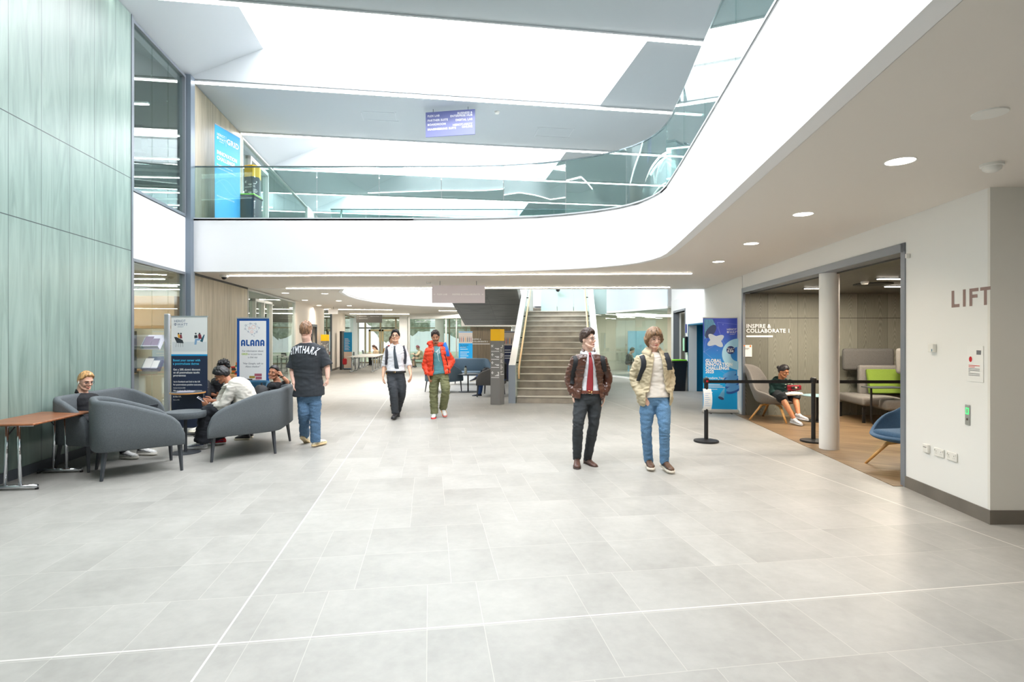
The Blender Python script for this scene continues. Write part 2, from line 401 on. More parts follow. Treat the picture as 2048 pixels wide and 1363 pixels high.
# rooms behind the glazed walls
LABW = mat('lab_wall_paint', (214, 210, 200), .7)
m = MB(); m.box((-16, 19, 3.4), (.2, 22, 7)); m.box((-13.2, 30, 3.4), (7, .2, 7)); m.slab((LW(8.9)-.2, 8.9), (-16, 8.9), 0, 7, .1)
struct(m.build('wall_laboratory', LABW))
m = MB(); m.slab((LW(14.6)-.22, 14.6), (-12.5, 14.0), 0, 2.96, .1)
struct(m.build('wall_laboratory_inner', LABW))
DCE = mat('exposed_ceiling', (104, 110, 112), .8)
m = MB(); m.prism([(LW(8.9)-.32, 8.9), (-16, 8.9), (-16, 30), (LW(30)-.32, 30)], 6.94, 7.1)
for k in range(7):
    m.box((-12.3, 9.8+k*1.7, 6.6), (6.4, .28, .6), .15)
struct(m.build('ceiling_laboratory', DCE))
m = MB(); m.prism([(LW(8.9)-.32, 8.9), (-16, 8.9), (-16, 30), (LW(30)-.32, 30)], 3.1, 4.0)
for k in range(5): m.box((-12.4, 10.0+k*1.5, 2.98), (6.4, .35, .22), .15)
struct(m.build('ceiling_laboratory_lower', mat('lab_soffit', (150, 148, 140), .8)))
STRIPL = mat('led_strip_warm', (255, 244, 226), .5, emit=30)
def striplight(name_label, p0, p1, z, w=.07, group=None, h=.03, cat='light'):
    p0 = V3(p0[:2]); p1 = V3(p1[:2]); c = (p0+p1)/2; L = (p1-p0).length; rz = math.atan2(p1.y-p0.y, p1.x-p0.x)
    t = thing('strip_light', name_label, cat, (c.x, c.y, z), rz, group)
    MB().box((0, 0, h/2+.004), (L, w+.03, h)).build('housing', mat('strip_housing', (228, 230, 232), .5), t)
    MB().box((0, 0, -.002), (L-.02, w, .012)).build('diffuser', STRIP if z > 4 else STRIPL, t)
    return t
for k in range(5):
    striplight('thin white strip light inside the glazed ground floor lab beside the green wall', (-14, 9.9+k*1.15), (LW(9.9+k)-.6, 10.0+k*1.25), 2.86, .06, 'strip lights inside the ground floor lab')
for k in range(6):
    striplight('thin white strip light inside the glazed upstairs lab beside the green wall', (-14, 10.2+k*1.7), (LW(10.2+k*1.7)-.7, 10.75+k*1.7), 6.22, .06, 'strip lights inside the upstairs lab')
# ---------------- roof
S0, S1 = -4.95, 12.0
def bay(c0, c1, s0=S0, s1=S1, z0=6.94, z1=7.1): return [B(s0, c0), B(s1, c0), B(s1, c1), B(s0, c1)]
m = MB()
for c0, c1 in ((-6, 3.3), (6.15, 9.38), (12.2, 15.28), (18.15, 21.28), (24.15, 40)): m.prism(bay(c0, c1), 6.94, 7.1)
for c0, c1 in ((3.3, 6.15), (9.38, 12.2), (15.28, 18.15), (21.28, 24.15)): m.prism(bay(c0, c1, 3.88), 6.94, 7.1)
struct(m.build('ceiling', ROOF))
SKY = [(3.3, 6.15), (9.38, 12.2), (15.28, 18.15), (21.28, 24.15)]
skylt = []
for c0, c1 in SKY:
    m = MB(); lo = [B(S0, c0), B(3.88, c0), B(3.88, c1), B(S0, c1)]; hi = [B(-3.42, c0+.12), B(3.8, c0+.12), B(3.8, c1-.12), B(-3.42, c1-.12)]
    vs = [(x, y, 6.95) for x, y in lo]+[(x, y, 7.6) for x, y in hi]+[(x, y, 7.2) for x, y in lo]+[(x, y, 7.7) for x, y in hi]
    m.add(vs, [(0, 1, 5, 4), (1, 2, 6, 5), (2, 3, 7, 6), (3, 0, 4, 7)])
    struct(m.build('ceiling_skylight_well', WELL))
    w = thing('window', '', ''); del w['label']; del w['category']; w.name = 'window_%d' % (7+len(skylt)); struct(w)
    struct(MB().prism(hi, 7.6, 7.62).build('window_pane', glass('skylight_glass', (250, 251, 252), 1.0, .01), w))
    L = bpy.data.lights.new('skylight_daylight', 'AREA'); L.shape = 'RECTANGLE'; L.size = 7.1; L.size_y = c1-c0-.3
    L.color = (.985, .985, 1.0); lo_ = bpy.data.objects.new('skylight_daylight', L); C.objects.link(lo_)
    x, y = B(.19, (c0+c1)/2); lo_.location = (x, y, 7.66); lo_.rotation_euler = (0, 0, math.atan(K)); skylt.append(L)
for c in (3.3, 6.22, 9.3, 12.28, 15.2, 18.22, 21.2, 24.22):
    p0, p1 = B(-4.85, c), B(6.4 if c < 14 else 8.5, c)
    lab = {3.3: 'white linear light on the roof above the near end of the hall', 6.22: 'white linear roof light over the near hall, one bay before the topmost in view', 9.3: 'topmost white linear roof light, along the near edge of the large skylight',
           12.28: 'long white linear light along the far edge of the large skylight, above the hanging sign', 15.2: 'long white linear roof light behind the hanging purple sign',
           18.22: 'white linear roof light seen through the upper balustrade, upper one of the three', 21.2: 'white linear roof light seen through the upper balustrade, middle one of the three', 24.22: 'white linear roof light seen through the upper balustrade, lowest one'}[c]
    striplight(lab, p0, p1, 6.9, .085, 'linear roof lights')
# access hatches
m = MB()
for (s, c, w, d) in ((-1.2, 13.6, .8, .5), (3.2, 14.0, .9, .6)):
    x, y = B(s, c)
    for dx, dy, a, b2 in ((0, -d/2, w, .02), (0, d/2, w, .02), (-w/2, 0, .02, d), (w/2, 0, .02, d)): m.box((x+dx, y+dy, 6.937), (a, b2, .008), math.atan(K))
struct(m.build('trim_4', mat('hatch_line', (190, 196, 200), .6)))
# ---------------- right and far upper walls
m = MB()
m.slab((RW(4.93), 4.93), (RW(6.15), 6.15), 0, 3.0, -.25)
m.slab((RW(6.15), 6.15), (RW(11.8), 11.8), 2.66, 3.0, -.25)
m.slab((RW(11.84), 11.84), (RW(11.95), 11.95), 0, 3.0, -.06); m.slab((RW(11.95), 11.95), (RW(14.9), 14.9), 0, 3.0, -.25)
m.slab((RW(14.9), 14.9), (RW(17.07), 17.07), 2.06, 3.0, -.25)
m.slab((RW(17.07), 17.07), (RW(17.57), 17.57), 0, 3.0, -.25)
m.slab((RW(17.57), 17.57), (RW(19.4), 19.4), 2.53, 3.0, -.25)
m.slab((RW(19.4), 19.4), (RW(19.9), 19.9), 0, 3.0, -.25)
m.slab((RW(-4)+1, -4), (RW(19.9)+.01, 19.9), 3.0, 6.94, -.25)
struct(m.build('wall_right', WHITE))
struct(MB().prism([(RW(4.9), 4.9), (12, 4.9), (12, 5.02), (RW(5.02)+.0005, 5.02)], 0, 3.0).build('wall_lift', mat('lift_lobby_paint', (226, 224, 218), .6)))
m = MB(); m.slab((RW(4.9)-.012, 4.888), (RW(6.13)-.012, 6.13), 0, .125, -.012); m.slab((RW(4.9)-.012, 4.888), (12, 4.888), 0, .125, .012)
struct(m.build('baseboard_right', SKB))
struct(MB().box((2.0, -4.1, 3.5), (14.6, .2, 7)).build('wall_back_unseen', WHITE)); struct(MB().box((9.1, .4, 1.5), (.2, 9, 3)).build('wall_lobby_unseen', WHITE))  # unseen walls, added to shut out sky light behind and beside the camera
# alcove frame and shell
m = MB()
m.slab((RW(6.12)-.012, 6.12), (RW(6.2)-.012, 6.2), 0, 2.72, -.3); m.slab((RW(11.76)-.012, 11.76), (RW(11.84)-.012, 11.84), 0, 2.72, -.05); m.slab((RW(6.12)-.012, 6.12), (RW(11.84)-.012, 11.84), 2.62, 2.72, -.3)
struct(m.build('trim_5', GREY))
ob = MB().box((2.14, .05, 1.3), (4.12, .1, 2.6)).build('wall_alcove_back', ALCW); ob.location = (4.9, 11.78, 0); struct(ob)
m = MB(); m.box((9.3, 11.9, 1.3), (.9, .2, 2.6)); m.box((10, 9, 1.3), (.15, 6, 2.6)); m.box((7.5, 6.0, 1.3), (5.6, .15, 2.6))
struct(m.build('wall_alcove_side', mat('alcove_paint', (206, 188, 172), .6)))
struct(MB().prism([(RW(6.15)+.2, 6.1), (10.1, 6.1), (10.1, 11.9), (RW(11.8)+.2, 11.9)], 2.6, 2.66).build('ceiling_alcove', wood('dark_ceiling_panel', (58, 55, 50), (84, 80, 72), scale=(3, .3, 1), sc=5, plank=1.2, seamcol=(30, 30, 28), rough=.35)))
# blue recess and dark doorway
m = MB()
x0 = lambda y: RW(y)+.0
m.slab((RW(14.9)+.45, 14.9), (RW(17.07)+.45, 17.07), 0, 2.06, -.05); m.slab((RW(17.07)-.01, 17.07), (RW(17.07)+.45, 17.07), 0, 2.06, .03); m.slab((RW(14.9)-.01, 14.9), (RW(14.9)+.45, 14.9), 0, 2.06, -.03)
m.slab((RW(14.88)-.015, 14.88), (RW(17.1)-.015, 17.1), 2.04, 2.08, -.46)
struct(m.build('door_4', mat('blue_recess_paint', (0, 104, 140), .5)))
m = MB(); m.box((RW(16)+.36, 15.9, 1.05), (.06, .4, .75), -.1); m.box((RW(16)+.33, 15.9, 1.0), (.03, .12, .1), -.1); m.box((RW(16)+.33, 15.9, 1.2), (.03, .16, .12), -.1)
tag(m.build('wall_panel_unit', mat('navy_panel', (24, 44, 62), .4), bevel=.005), 'dark wall mounted unit inside the blue recess', 'panel')
tag(MB().box((RW(16.1)+.4, 16.2, 1.75), (.01, .14, .3), -.1).build('paper_notice', mat('paper_white', (238, 238, 236), .7)), 'small white paper notice inside the blue recess', 'notice')
m = MB(); m.slab((RW(17.57)+.5, 17.57), (RW(19.4)+.5, 19.4), 0, 2.53, -.05)
m.slab((RW(19.4), 19.4), (RW(19.4)+.5, 19.4), 0, 2.53, .04); m.slab((RW(17.57), 17.57), (RW(17.57)+.5, 17.57), 0, 2.53, -.04)
struct(m.build('door_5', wood('grey_timber_door', (112, 110, 100), (150, 148, 136), scale=(3, 3, .2), sc=4, seams=(1.62,), plank=5, seamcol=(70, 70, 66))))
m = MB(); m.slab((RW(17.5)-.012, 17.5), (RW(17.57)-.012, 17.57), 0, 2.6, -.2); m.slab((RW(19.4)-.012, 19.4), (RW(19.47)-.012, 19.47), 0, 2.6, -.2); m.slab((RW(17.5)-.012, 17.5), (RW(19.47)-.012, 19.47), 2.53, 2.6, -.2)
struct(m.build('trim_6', GREY))
# far boundary of the upper level
m = MB(); m.slab((LW(30)-.3, 30), (12, 33), 4.08, 6.94, .2); m.slab((12, 33), (RW(19.9)+.2, 19.9), 4.0, 6.94, .2)
m.slab((LW(22), 22), (LW(30), 30), 4.08, 6.94, .1)
struct(m.build('wall_upper_far', WHITE))
# ---------------- upper slab: soffit, floor, fascia
edge1 = [(LW(11.17)+.02, 11.17), (-4, 11.17), (-2, 11.17), (-1, 11.16), (-.2, 11.1), (.5, 10.97), (1.1, 10.76), (1.6, 10.5), (2.0, 10.18), (2.25, 9.85), (2.4, 9.45), (2.46, 9.1), (2.46, 8.75), (2.35, 7.7), (2.1, 5.6), (1.87, 3.72), (1.66, 2.1), (1.5, .8), (1.1, -4)]
edge2 = [(-4.6, 15.1), (-4.95, 16.0), (-5.2, 17.4), (-5.3, 19.0), (-5.15, 20.6), (-4.6, 22.0), (-3.7, 23.1), (-2.6, 23.8), (-1, 24.3), (1, 24.5), (9, 24.5)]
poly1 = edge1+[(9.2, -4), (9.2, 5.0), (RW(4.9)+.3, 5.1), (RW(15.1)+.3, 15.1), (LW(15.1)-.2, 15.1), (LW(11.2)-.2, 11.2)]
poly2 = edge2+[(9, FY), (LW(FY)-.2, FY), (LW(15.1)-.2, 15.1)]
struct(MB().prism(poly2, 3.0, 3.05).build('ceiling_lower_far', SOFF))
m = MB(); m.prism(poly1, 4.04, 4.075)
m.prism(poly2[:-3]+[(9, 33), (LW(33)-.2, 33), (LW(15.1)-.2, 15.1)], 4.04, 4.075)
struct(m.build('floor_upper', mat('upper_carpet', (170, 172, 172), .8)))
m = MB(); m.strip(edge1, 3.0, 4.08, .12); struct(m.build('wall_fascia', FASC, smooth='auto'))
m = MB(); m.strip([(LW(15.1), 15.1)]+[(RW(15.1), 15.1)], 2.99, 4.08, -.1); m.strip(edge2, 2.99, 4.08, .1); struct(m.build('wall_fascia_far', FASC, smooth='auto'))
def offs0(pts, t):
    n = len(pts); o = []
    for i in range(n):
        a = V3(pts[max(0, i-1)][:2]); b2 = V3(pts[min(n-1, i+1)][:2]); d = (b2-a).normalized(); o.append((pts[i][0]-d.y*t, pts[i][1]+d.x*t))
    return o
struct(MB().prism(offs0(edge1, .118)+poly1[len(edge1):-1], 3.0, 3.05).build('ceiling_lower', SOFF))
def offs(pts, t):
    n = len(pts); o = []
    for i in range(n):
        a = V3(pts[max(0, i-1)][:2]); b2 = V3(pts[min(n-1, i+1)][:2]); d = (b2-a).normalized(); o.append((pts[i][0]-d.y*t, pts[i][1]+d.x*t))
    return o
def resample(pts, step):
    out = [V3(pts[0][:2])]; acc = 0
    L = [0]
    for i in range(1, len(pts)): L.append(L[-1]+(V3(pts[i][:2])-V3(pts[i-1][:2])).length)
    n = max(1, round(L[-1]/step)); res = []
    for k in range(n+1):
        d = L[-1]*k/n; i = 1
        while i < len(pts)-1 and L[i] < d: i += 1
        f = (d-L[i-1])/max(1e-6, L[i]-L[i-1]); res.append(V3(pts[i-1][:2]).lerp(V3(pts[i][:2]), f))
    return res
def balustrade(label, edge, sub=4, pw=1.28, z0=4.097, z1=5.14):
    t = thing('glass_balustrade', label, 'balustrade', (edge[0][0], edge[0][1], 4.08)); org = (edge[0][0], edge[0][1], 4.08)
    q = resample(offs(edge, .05), pw/sub)
    i = 0
    while i < len(q)-1:
        seg = q[i:i+sub+1]
        if len(seg) < 2: break
        d0 = (seg[1]-seg[0]).normalized()*.008; d1 = (seg[-1]-seg[-2]).normalized()*.008
        seg = [seg[0]+d0]+list(seg[1:-1])+[seg[-1]-d1]
        MB().strip(seg, z0, z1, .018).build('glass_panel', GLASSB, t, smooth='auto', org=org); i += sub
    q2 = resample(offs(edge, .059), .3)
    MB().strip([(p.x, p.y) for p in q2], z1, z1+.025, .03).build('top_rail', mat('rail_steel', (120, 132, 136), .25, .8), t, org=org)
    MB().strip([(p.x, p.y) for p in resample(offs(edge, -.006), .3)], 4.07, 4.096, .09).build('base_shoe', mat('shoe_steel', (196, 202, 206), .5), t, org=org)
    return t
balustrade('frameless glass balustrade curving along the white upper floor edge', edge1)
balustrade('far glass balustrade around the second opening behind the front one', edge2, z0=4.08)
balustrade('glass balustrade facing the stairs on the upper floor, seen through the front one', [(RW(15.1)-.3, 15.05), (LW(15.1)+2.2, 15.05)], z0=4.08)
for x, lab in ((-2.35, 'left one of the two blue-grey rail end boxes on the upper floor'), (-.2, 'right one of the two blue-grey rail end boxes on the upper floor')):
    tag(MB().rbox((x, 15.9, 4.5), (.34, .5, .85), .01).build('rail_end_box', mat('blue_grey_box', (92, 124, 136), .4)), lab, 'box')
# ---------------- lower ceiling lights
dl = None
def downlight(x, y, z, label, group, r=.098, r2=None):
    global dl
    if dl is None:
        dl = thing('downlight', label, 'light', (x, y, z), 0, group)
        MB().lathe([(r, .03), (r, -.002), (r*1.09, -.004), (r*1.09, .03)]).build('trim_ring', WHITE, dl, smooth=True)
        MB().lathe([(.001, -.001), (r*.99, -.001), (r*.99, .02), (.001, .02)]).build('lens', DLITE, dl)
        return dl
    return dup(dl, (x, y, z), 0, label, group)
dls = []
for (x, y), lab in zip(((2.95, 4.18), (3.16, 5.97), (3.41, 7.84), (3.64, 9.7)), ('largest, nearest round downlight in the soffit beside the right wall', 'second round downlight from the smoke detector end of the right soffit', 'third round downlight along the right soffit, above the round white column', 'farthest round downlight of the row on the right soffit')):
    downlight(x, y, 3.0, lab, 'downlights along the right soffit'); dls.append((x, y))
downlight(2.75, 2.3, 3.0, 'round downlight in the right soffit before the first in view', 'downlights along the right soffit')
for (x, y), lab in zip(((-6.8, 16.5), (-5.7, 16.75), (-7.4, 19.65), (-6.3, 20.0), (-8.0, 22.8), (-6.8, 23.0)), ('near wall-side', 'near hall-side', 'middle wall-side', 'middle hall-side', 'far wall-side', 'far hall-side')):
    downlight(x, y, 3.0, lab+' round downlight over the left corridor beyond the banners', 'downlights over the left corridor'); dls.append((x, y))
for p0, p1, lab in (((-6.2, 11.78), (3.72, 11.36), 'long white strip light in the lower ceiling just under the fascia'), ((-6.05, 14.74), (4.15, 14.45), 'long white strip light in the lower ceiling behind the hanging direction sign'),
                    ((-8.75, 25.6), (-5.7, 26.2), 'strip light over the left corridor above the white blank sign'), ((-9.0, 30.5), (-4.0, 31), 'strip light over the far study tables, left'), ((-3.6, 27), (1, 27.4), 'strip light over the far lounge beside the dark stair soffit'), ((-3.2, 31.5), (1.6, 32), 'strip light over the far glass rooms')):
    striplight(lab, p0, p1, 2.985, .06, 'strip lights in the lower ceiling')
# far rear glazing
BR = mat('bronze_frame')
e = thing('window_11', '', ''); del e['label']; del e['category']; struct(e)
xs = [-10.5, -9.6, -8.6, -7.6, -4.1, -1.2, 2.0, 6.0, 9.5]
m = MB()
for x in xs+[-3.0]: m.box((x, 36, 1.5), (.09, .12, 3))
m.box((-.5, 36, 2.95), (21, .12, .12)); m.box((-.5, 36, .04), (21, .12, .08)); m.box((-.5, 36, 2.3), (21, .1, .07)); m.box((-9.3, 36.0, 2.3), (3.4, .1, .06))
struct(m.build('window_frame', BR, e))
for i in range(len(xs)-1):
    struct(MB().box(((xs[i]+xs[i+1])/2, 36, 1.5), (xs[i+1]-xs[i]-.1, .012, 2.9)).build('window_pane', GLASS, e))
e = thing('door_6', '', ''); del e['label']; del e['category']; struct(e)
m = MB()
for x0_, x1_ in ((-9.35, -8.55), (-8.5, -7.7)):
    m.box((x0_+.06, 35.9, 1.1), (.12, .08, 2.2)); m.box((x1_-.06, 35.9, 1.1), (.12, .08, 2.2)); m.box(((x0_+x1_)/2, 35.9, .12), (.8, .08, .24)); m.box(((x0_+x1_)/2, 35.9, 2.14), (.8, .08, .12))
struct(m.build('door_frame', mat('champagne_door', (196, 178, 138), .4, .3), e))
struct(MB().box((-8.62, 35.8, 1.1), (.03, .05, .6)).box((-8.42, 35.8, 1.1), (.03, .05, .6)).build('door_handle', SILV, e))
m = MB(); m.box((-6.85, 34.9, 1.5), (.5, .5, 3)); m.box((-4.4, 33.4, 1.5), (.5, .3, 3)); m.box((-10.2, 35.7, 1.5), (.4, .3, 3.0))
struct(m.build('wall_far_piers', WHITE))
# outside
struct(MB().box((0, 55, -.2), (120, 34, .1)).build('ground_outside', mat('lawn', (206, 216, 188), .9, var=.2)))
def blob(c, r, n=26, seed=1):
    rings = []
    for i in range(n+1):
        a = max(-1.5, min(1.5, -math.pi/2+math.pi*i/n)); rg = []
        for k in range(n*2):
            b2 = math.pi*k/n; d = V3((math.cos(a)*math.cos(b2), math.cos(a)*math.sin(b2), math.sin(a)))
            q = 1+.35*noise.noise(d*2.2+V3((seed, 0, 0)))+.22*noise.noise(d*6+V3((0, seed, 0)))+.12*noise.noise(d*15)
            rg.append(V3(c)+V3((d.x*r[0], d.y*r[1], d.z*r[2]))*q)
        rings.append(rg)
    return MB().loft(rings)
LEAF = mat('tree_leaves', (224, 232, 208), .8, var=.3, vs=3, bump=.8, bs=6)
for i, (x, y, h, r, lab) in enumerate(((-19, 50, 5, 3.4, 'pale green tree outside behind the left study window'), (-11, 52, 5, 3.3, 'pale green tree outside behind the glazed double doors'), (-3.2, 49, 5, 3.2, 'pale green tree outside right of the glazed double doors'), (5, 53, 6, 3.6, 'pale green tree outside behind the far glass screens'))):
    t = thing('tree', lab, 'tree', (x, y, -.15)); blob((0, 0, h), (r, r, r*.9), seed=i*3).build('crown', LEAF, t, smooth=True)
    MB().tube([(0, 0, 0), (0, .1, h-1)], [.22, .14]).build('trunk', mat('bark', (92, 78, 62), .9), t)
# ================================================================ STAIRS
STONE = mat('stair_stone', (158, 150, 138), .55, var=.12, vs=3)
NOSE = mat('stair_nosing', (206, 200, 188), .5)
st = thing('staircase', 'wide stone staircase with pale step edges rising between white parapets', 'staircase', (.115, 14.05, 0), -math.atan(.1))
W_, GO, RI = 1.94, .318, .17
for k in range(15):
    z0 = max(0, (k-1)*RI); y0 = k*GO; y1 = y0+GO+.02 if k < 14 else y0+.4
    s_ = MB().box((W_/2, (y0+y1)/2, (z0+(k+1)*RI)/2), (W_, y1-y0, (k+1)*RI-z0)).build('step', STONE, st)
    MB().box((W_/2, y0-.004, (k+1)*RI-.008), (W_, .05, .026)).build('nosing', NOSE, s_)
MB().box((W_/2, 5.8, 2.45), (W_+.3, 2.6, .19)).box((-1.2, 6.5, 2.45), (2.4, 1.1, .19)).build('landing', STONE, st)
def pz(x0, x1, prof, m=None):
    m = m or MB(); n = len(prof); vs = [(x0, y, z) for y, z in prof]+[(x1, y, z) for y, z in prof]
    fs = [tuple(range(n)), tuple(reversed([i+n for i in range(n)]))]+[(i, i+n, (i+1) % n+n, (i+1) % n) for i in range(n)]
    return m.add(vs, fs)
SL = RI/GO
for x0, x1 in ((-.19, -.02), (W_+.02, W_+.19)):
    p_ = pz(x0, x1, [(-.12, 0), (-.12, .97), (.1, 1.06), (4.6, 1.06+4.5*SL), (7.2, 1.06+4.5*SL), (7.2, 0)]).build('parapet', WHITE, st)
    pz(x0-.004, x1+.004, [(-.126, 0), (-.126, .965), (-.1, .965), (-.1, 0)]).build('end_plate', mat('blue_grey_plate', (142, 150, 160), .45), p_)
RAILW = mat('pale_timber_rail', (226, 190, 140), .4)
for x in (.07, W_-.07):
    pts = [(x, -.12, .62), (x, -.13, .84), (x, -.06, .93), (x, .1, 1.02), (x, 4.5, 1.02+4.4*SL), (x, 5.4, 1.06+4.4*SL)]
    h_ = MB().tube(pts, .026).build('handrail', RAILW, st, smooth=True)
    for y in (.1, 1.3, 2.5, 3.7): MB().box((x+(-.045 if x < 1 else .045), y, .97+y*SL), (.08, .03, .03)).build('bracket', BLACK, h_)
    xg = x+(-.055 if x < 1 else .055)
    for y0, y1 in ((-.1, 1.45), (1.47, 2.95), (2.97, 4.5)):
        pz(xg-.006, xg+.006, [(y0, max(0, y0*SL)+.02), (y0, 1.1+y0*SL), (y1, 1.1+y1*SL), (y1, y1*SL)]).build('glass_panel', GLASS, st)
# return flight with its timber soffit
pz(-2.45, -.22, [(5.95, 2.12), (5.95, 2.5), (.95, 4.07), (.95, 3.62)]).build('upper_flight', SOFW, st)
pz(-2.52, -2.45, [(5.95, 2.5), (5.95, 3.3), (.95, 4.9), (.95, 4.0)]).build('upper_parapet', WHITE, st)
m = MB()
for k in range(4): m.box((.3+k*.62+.3, 6.9, 4.2), (.6, .03, 3.3))
m.build('landing_screen', mat('aqua_back_painted_glass', (196, 222, 220), .25), st)
tag(MB().ball((1.72, 20.6, 3.46), .08).build('camera_dome', BLACK), 'small black dome camera on the pale glass wall above the stairs', 'camera')
# ================================================================ curved glass meeting room
cv = [(3.3, 25.1), (3.9, 24.2), (4.45, 23.1), (4.9, 21.9), (5.25, 20.8), (5.6, 19.85)]
e = thing('window_12', '', ''); del e['label']; del e['category']; struct(e)
q = resample(cv, .72)
for a, b2 in zip(q[:-1], q[1:]):
    d = (b2-a)*.008; MB().slab(a+d, b2-d, .06, 2.72, .014).build('window_pane', GLASSW, e)
struct(MB().strip([tuple(p) for p in q], 0, .06, .05).strip([tuple(p) for p in q], 2.72, 2.8, .05).build('window_frame', WHITE, e))
struct(MB().strip([tuple(p) for p in q], 2.8, 5.2, .04).build('wall_spandrel_curved', mat('pale_blue_spandrel', (222, 232, 238), .25), smooth='auto'))
MR = mat('meeting_room_wall', (214, 212, 200), .7)
m = MB(); m.slab((RW(20)+.3, 20.1), (11, 24), 0, 2.8, -.1); m.slab((11, 24), (9, 29), 0, 2.8, -.1); m.slab((9, 29), (2.6, 27.6), 0, 2.8, -.1); m.slab((2.9, 27.6), (3.1, 25.2), 0, 2.8, -.1)
struct(m.build('wall_meeting_room', MR))
struct(MB().prism([(3.2, 25.2), (4.5, 23.2), (5.3, 20.9), (5.7, 19.95), (11, 24), (9, 29), (2.6, 27.6)], 2.75, 2.8).build('ceiling_meeting_room', mat('meeting_ceiling', (196, 198, 192), .7)))
for k in range(3):
    striplight('strip light inside the curved glass meeting room right of the stairs', (4.6+k*.2, 24.2+k*1.0), (8.6, 25.4+k*1.0), 2.7, .07, 'strip lights in the curved glass room')
tag(MB().box((6.25, 27.3, 1.0), (1.0, .05, 2.0)).build('blue_door_leaf', mat('blue_door', (96, 150, 178), .5)), 'pale blue door leaf inside the curved glass room', 'door')
# shell chairs
def shell_chair(label, loc, rz, group, shell=None, leg=None):
    t = thing('shell_chair', label, 'chair', loc, rz, group)
    m = MB(); rings = []
    for i in range(9):
        f = i/8.0; rg = []
        y = .22-.42*min(1, f*1.7) if f < .6 else -.2-.05*(f-.6)/.4; z = .45+(0 if f < .5 else .36*((f-.5)/.5)**1.1)
        for k in range(9):
            x = -.22+.44*k/8.0; rg.append(V3((x*(1-.1*(f > .8)), y-abs(x)**2*-.5*(f > .4), z+abs(x)**2*.8)))
        rings.append(rg)
    m.loft(rings, cap=False, closed=False); o = m.build('shell', shell or mat('grey_shell', (92, 104, 112), .5), t, smooth=True)
    md = o.modifiers.new('s', 'SOLIDIFY'); md.thickness = .014
    for sx in (-1, 1):
        for sy in (-1, 1): MB().tube([(sx*.12, sy*.1, .44), (sx*.22, sy*.2, 0)], [.011, .009], 8).build('leg', leg or SILV, t)
    return t
for i, (x, y, rz, lab) in enumerate(((5.55, 24.2, .3, 'blue-grey shell chair in the curved glass room, left of the two'), (6.2, 23.9, -1.2, 'blue-grey shell chair in the curved glass room, nearer the seated visitor'))):
    shell_chair(lab, (x, y, 0), rz, 'shell chairs in the curved glass room')
t = thing('meeting_table', 'pale meeting table inside the curved glass room', 'table', (6.2, 24.9, 0), .2)
MB().rbox((0, 0, .73), (2.0, .8, .03), .05).build('tabletop', mat('white_laminate', (228, 228, 224), .4), t)
for sx in (-.8, .8): MB().box((sx, 0, .36), (.05, .6, .7)).build('leg', SILV, t)
# ================================================================ TOTEMS, HANGING SIGNS
def totem(label, loc, rz, w0=.235, w1=.15, h=1.875, dark=(122, 121, 120)):
    t = thing('wayfinding_totem', label, 'sign', loc, rz)
    pl = [(0, 0), (w1*.72, w1*.95), (.02, .42), (-w0*.92, .32), (-w0, .07)]
    MB().prism(pl, 0, h*.845).build('post', mat('totem_grey_%d' % dark[0], dark, .5), t, bevel=.003)
    MB().prism(pl, h*.845, h).build('yellow_cap', mat('totem_yellow', (250, 196, 20), .5), t, bevel=.003)
    m = MB(); A = plane((-w0, .07, 0), (w0, -.07, 0)); wl_ = math.hypot(w0, .07); d = .002
    top = h*.8
    for k in range(4):
        y = top-.17-k*.2-(.05 if k == 3 else 0)
        m.rect2(A, .02, y-.012, wl_-.02, y, d)
        if k == 0: m.line2(A, .03, y+.14, .07, y+.1, .012, d); m.rect2(A, .025, y+.095, .036, y+.15, d); m.rect2(A, .025, y+.14, .08, y+.15, d)
        else: m.line2(A, .03, y+.11, .085, y+.11, .011, d); m.line2(A, .03, y+.11, .06, y+.145, .011, d); m.line2(A, .03, y+.11, .06, y+.075, .011, d)
        for j in range(2 if k < 3 else 5): m.rect2(A, wl_-.02-(.11, .07, .03, .03, .04)[j], y+.035+(1-j)*.022 if k < 3 else y+.03+j*.022, wl_-.02, y+.048+(1-j)*.022 if k < 3 else y+.043+j*.022, d)
    Bp = plane((0, 0, 0), (w1*.72, w1*.95, 0)); wr = math.hypot(w1*.72, w1*.95)
    m.line2(Bp, .02, top-.09, .08, top-.09, .014, d); m.line2(Bp, .08, top-.09, .12, top-.03, .014, d); m.line2(Bp, .12, top-.03, .085, top-.03, .01, d)
    yy = top-.13
    for w_ in (.04, .05, 0, .09, .12, .1, .05, 0, .08, .07, .1, 0, .05, .08, .1, .06, 0, .09, .05):
        if w_: m.rect2(Bp, .02, yy-.012, .02+w_, yy, d)
        yy -= .032
    m.rect2(Bp, .02, yy-.02, wr-.02, yy-.008, d)
    m.build('lettering', TEXTW, t); return t
totem('tall grey wayfinding totem with yellow cap and white arrows left of the stairs', (-.30, 13.62, 0), 0)
totem('grey wayfinding totem with yellow cap far down the left corridor', (-8.12, 24.0, 0), .1, h=1.8)
totem('dark wayfinding totem with amber cap on the upper floor beside the green lined bin', (-6.42, 13.6, 4.075), 0, h=1.87, dark=(70, 76, 82))
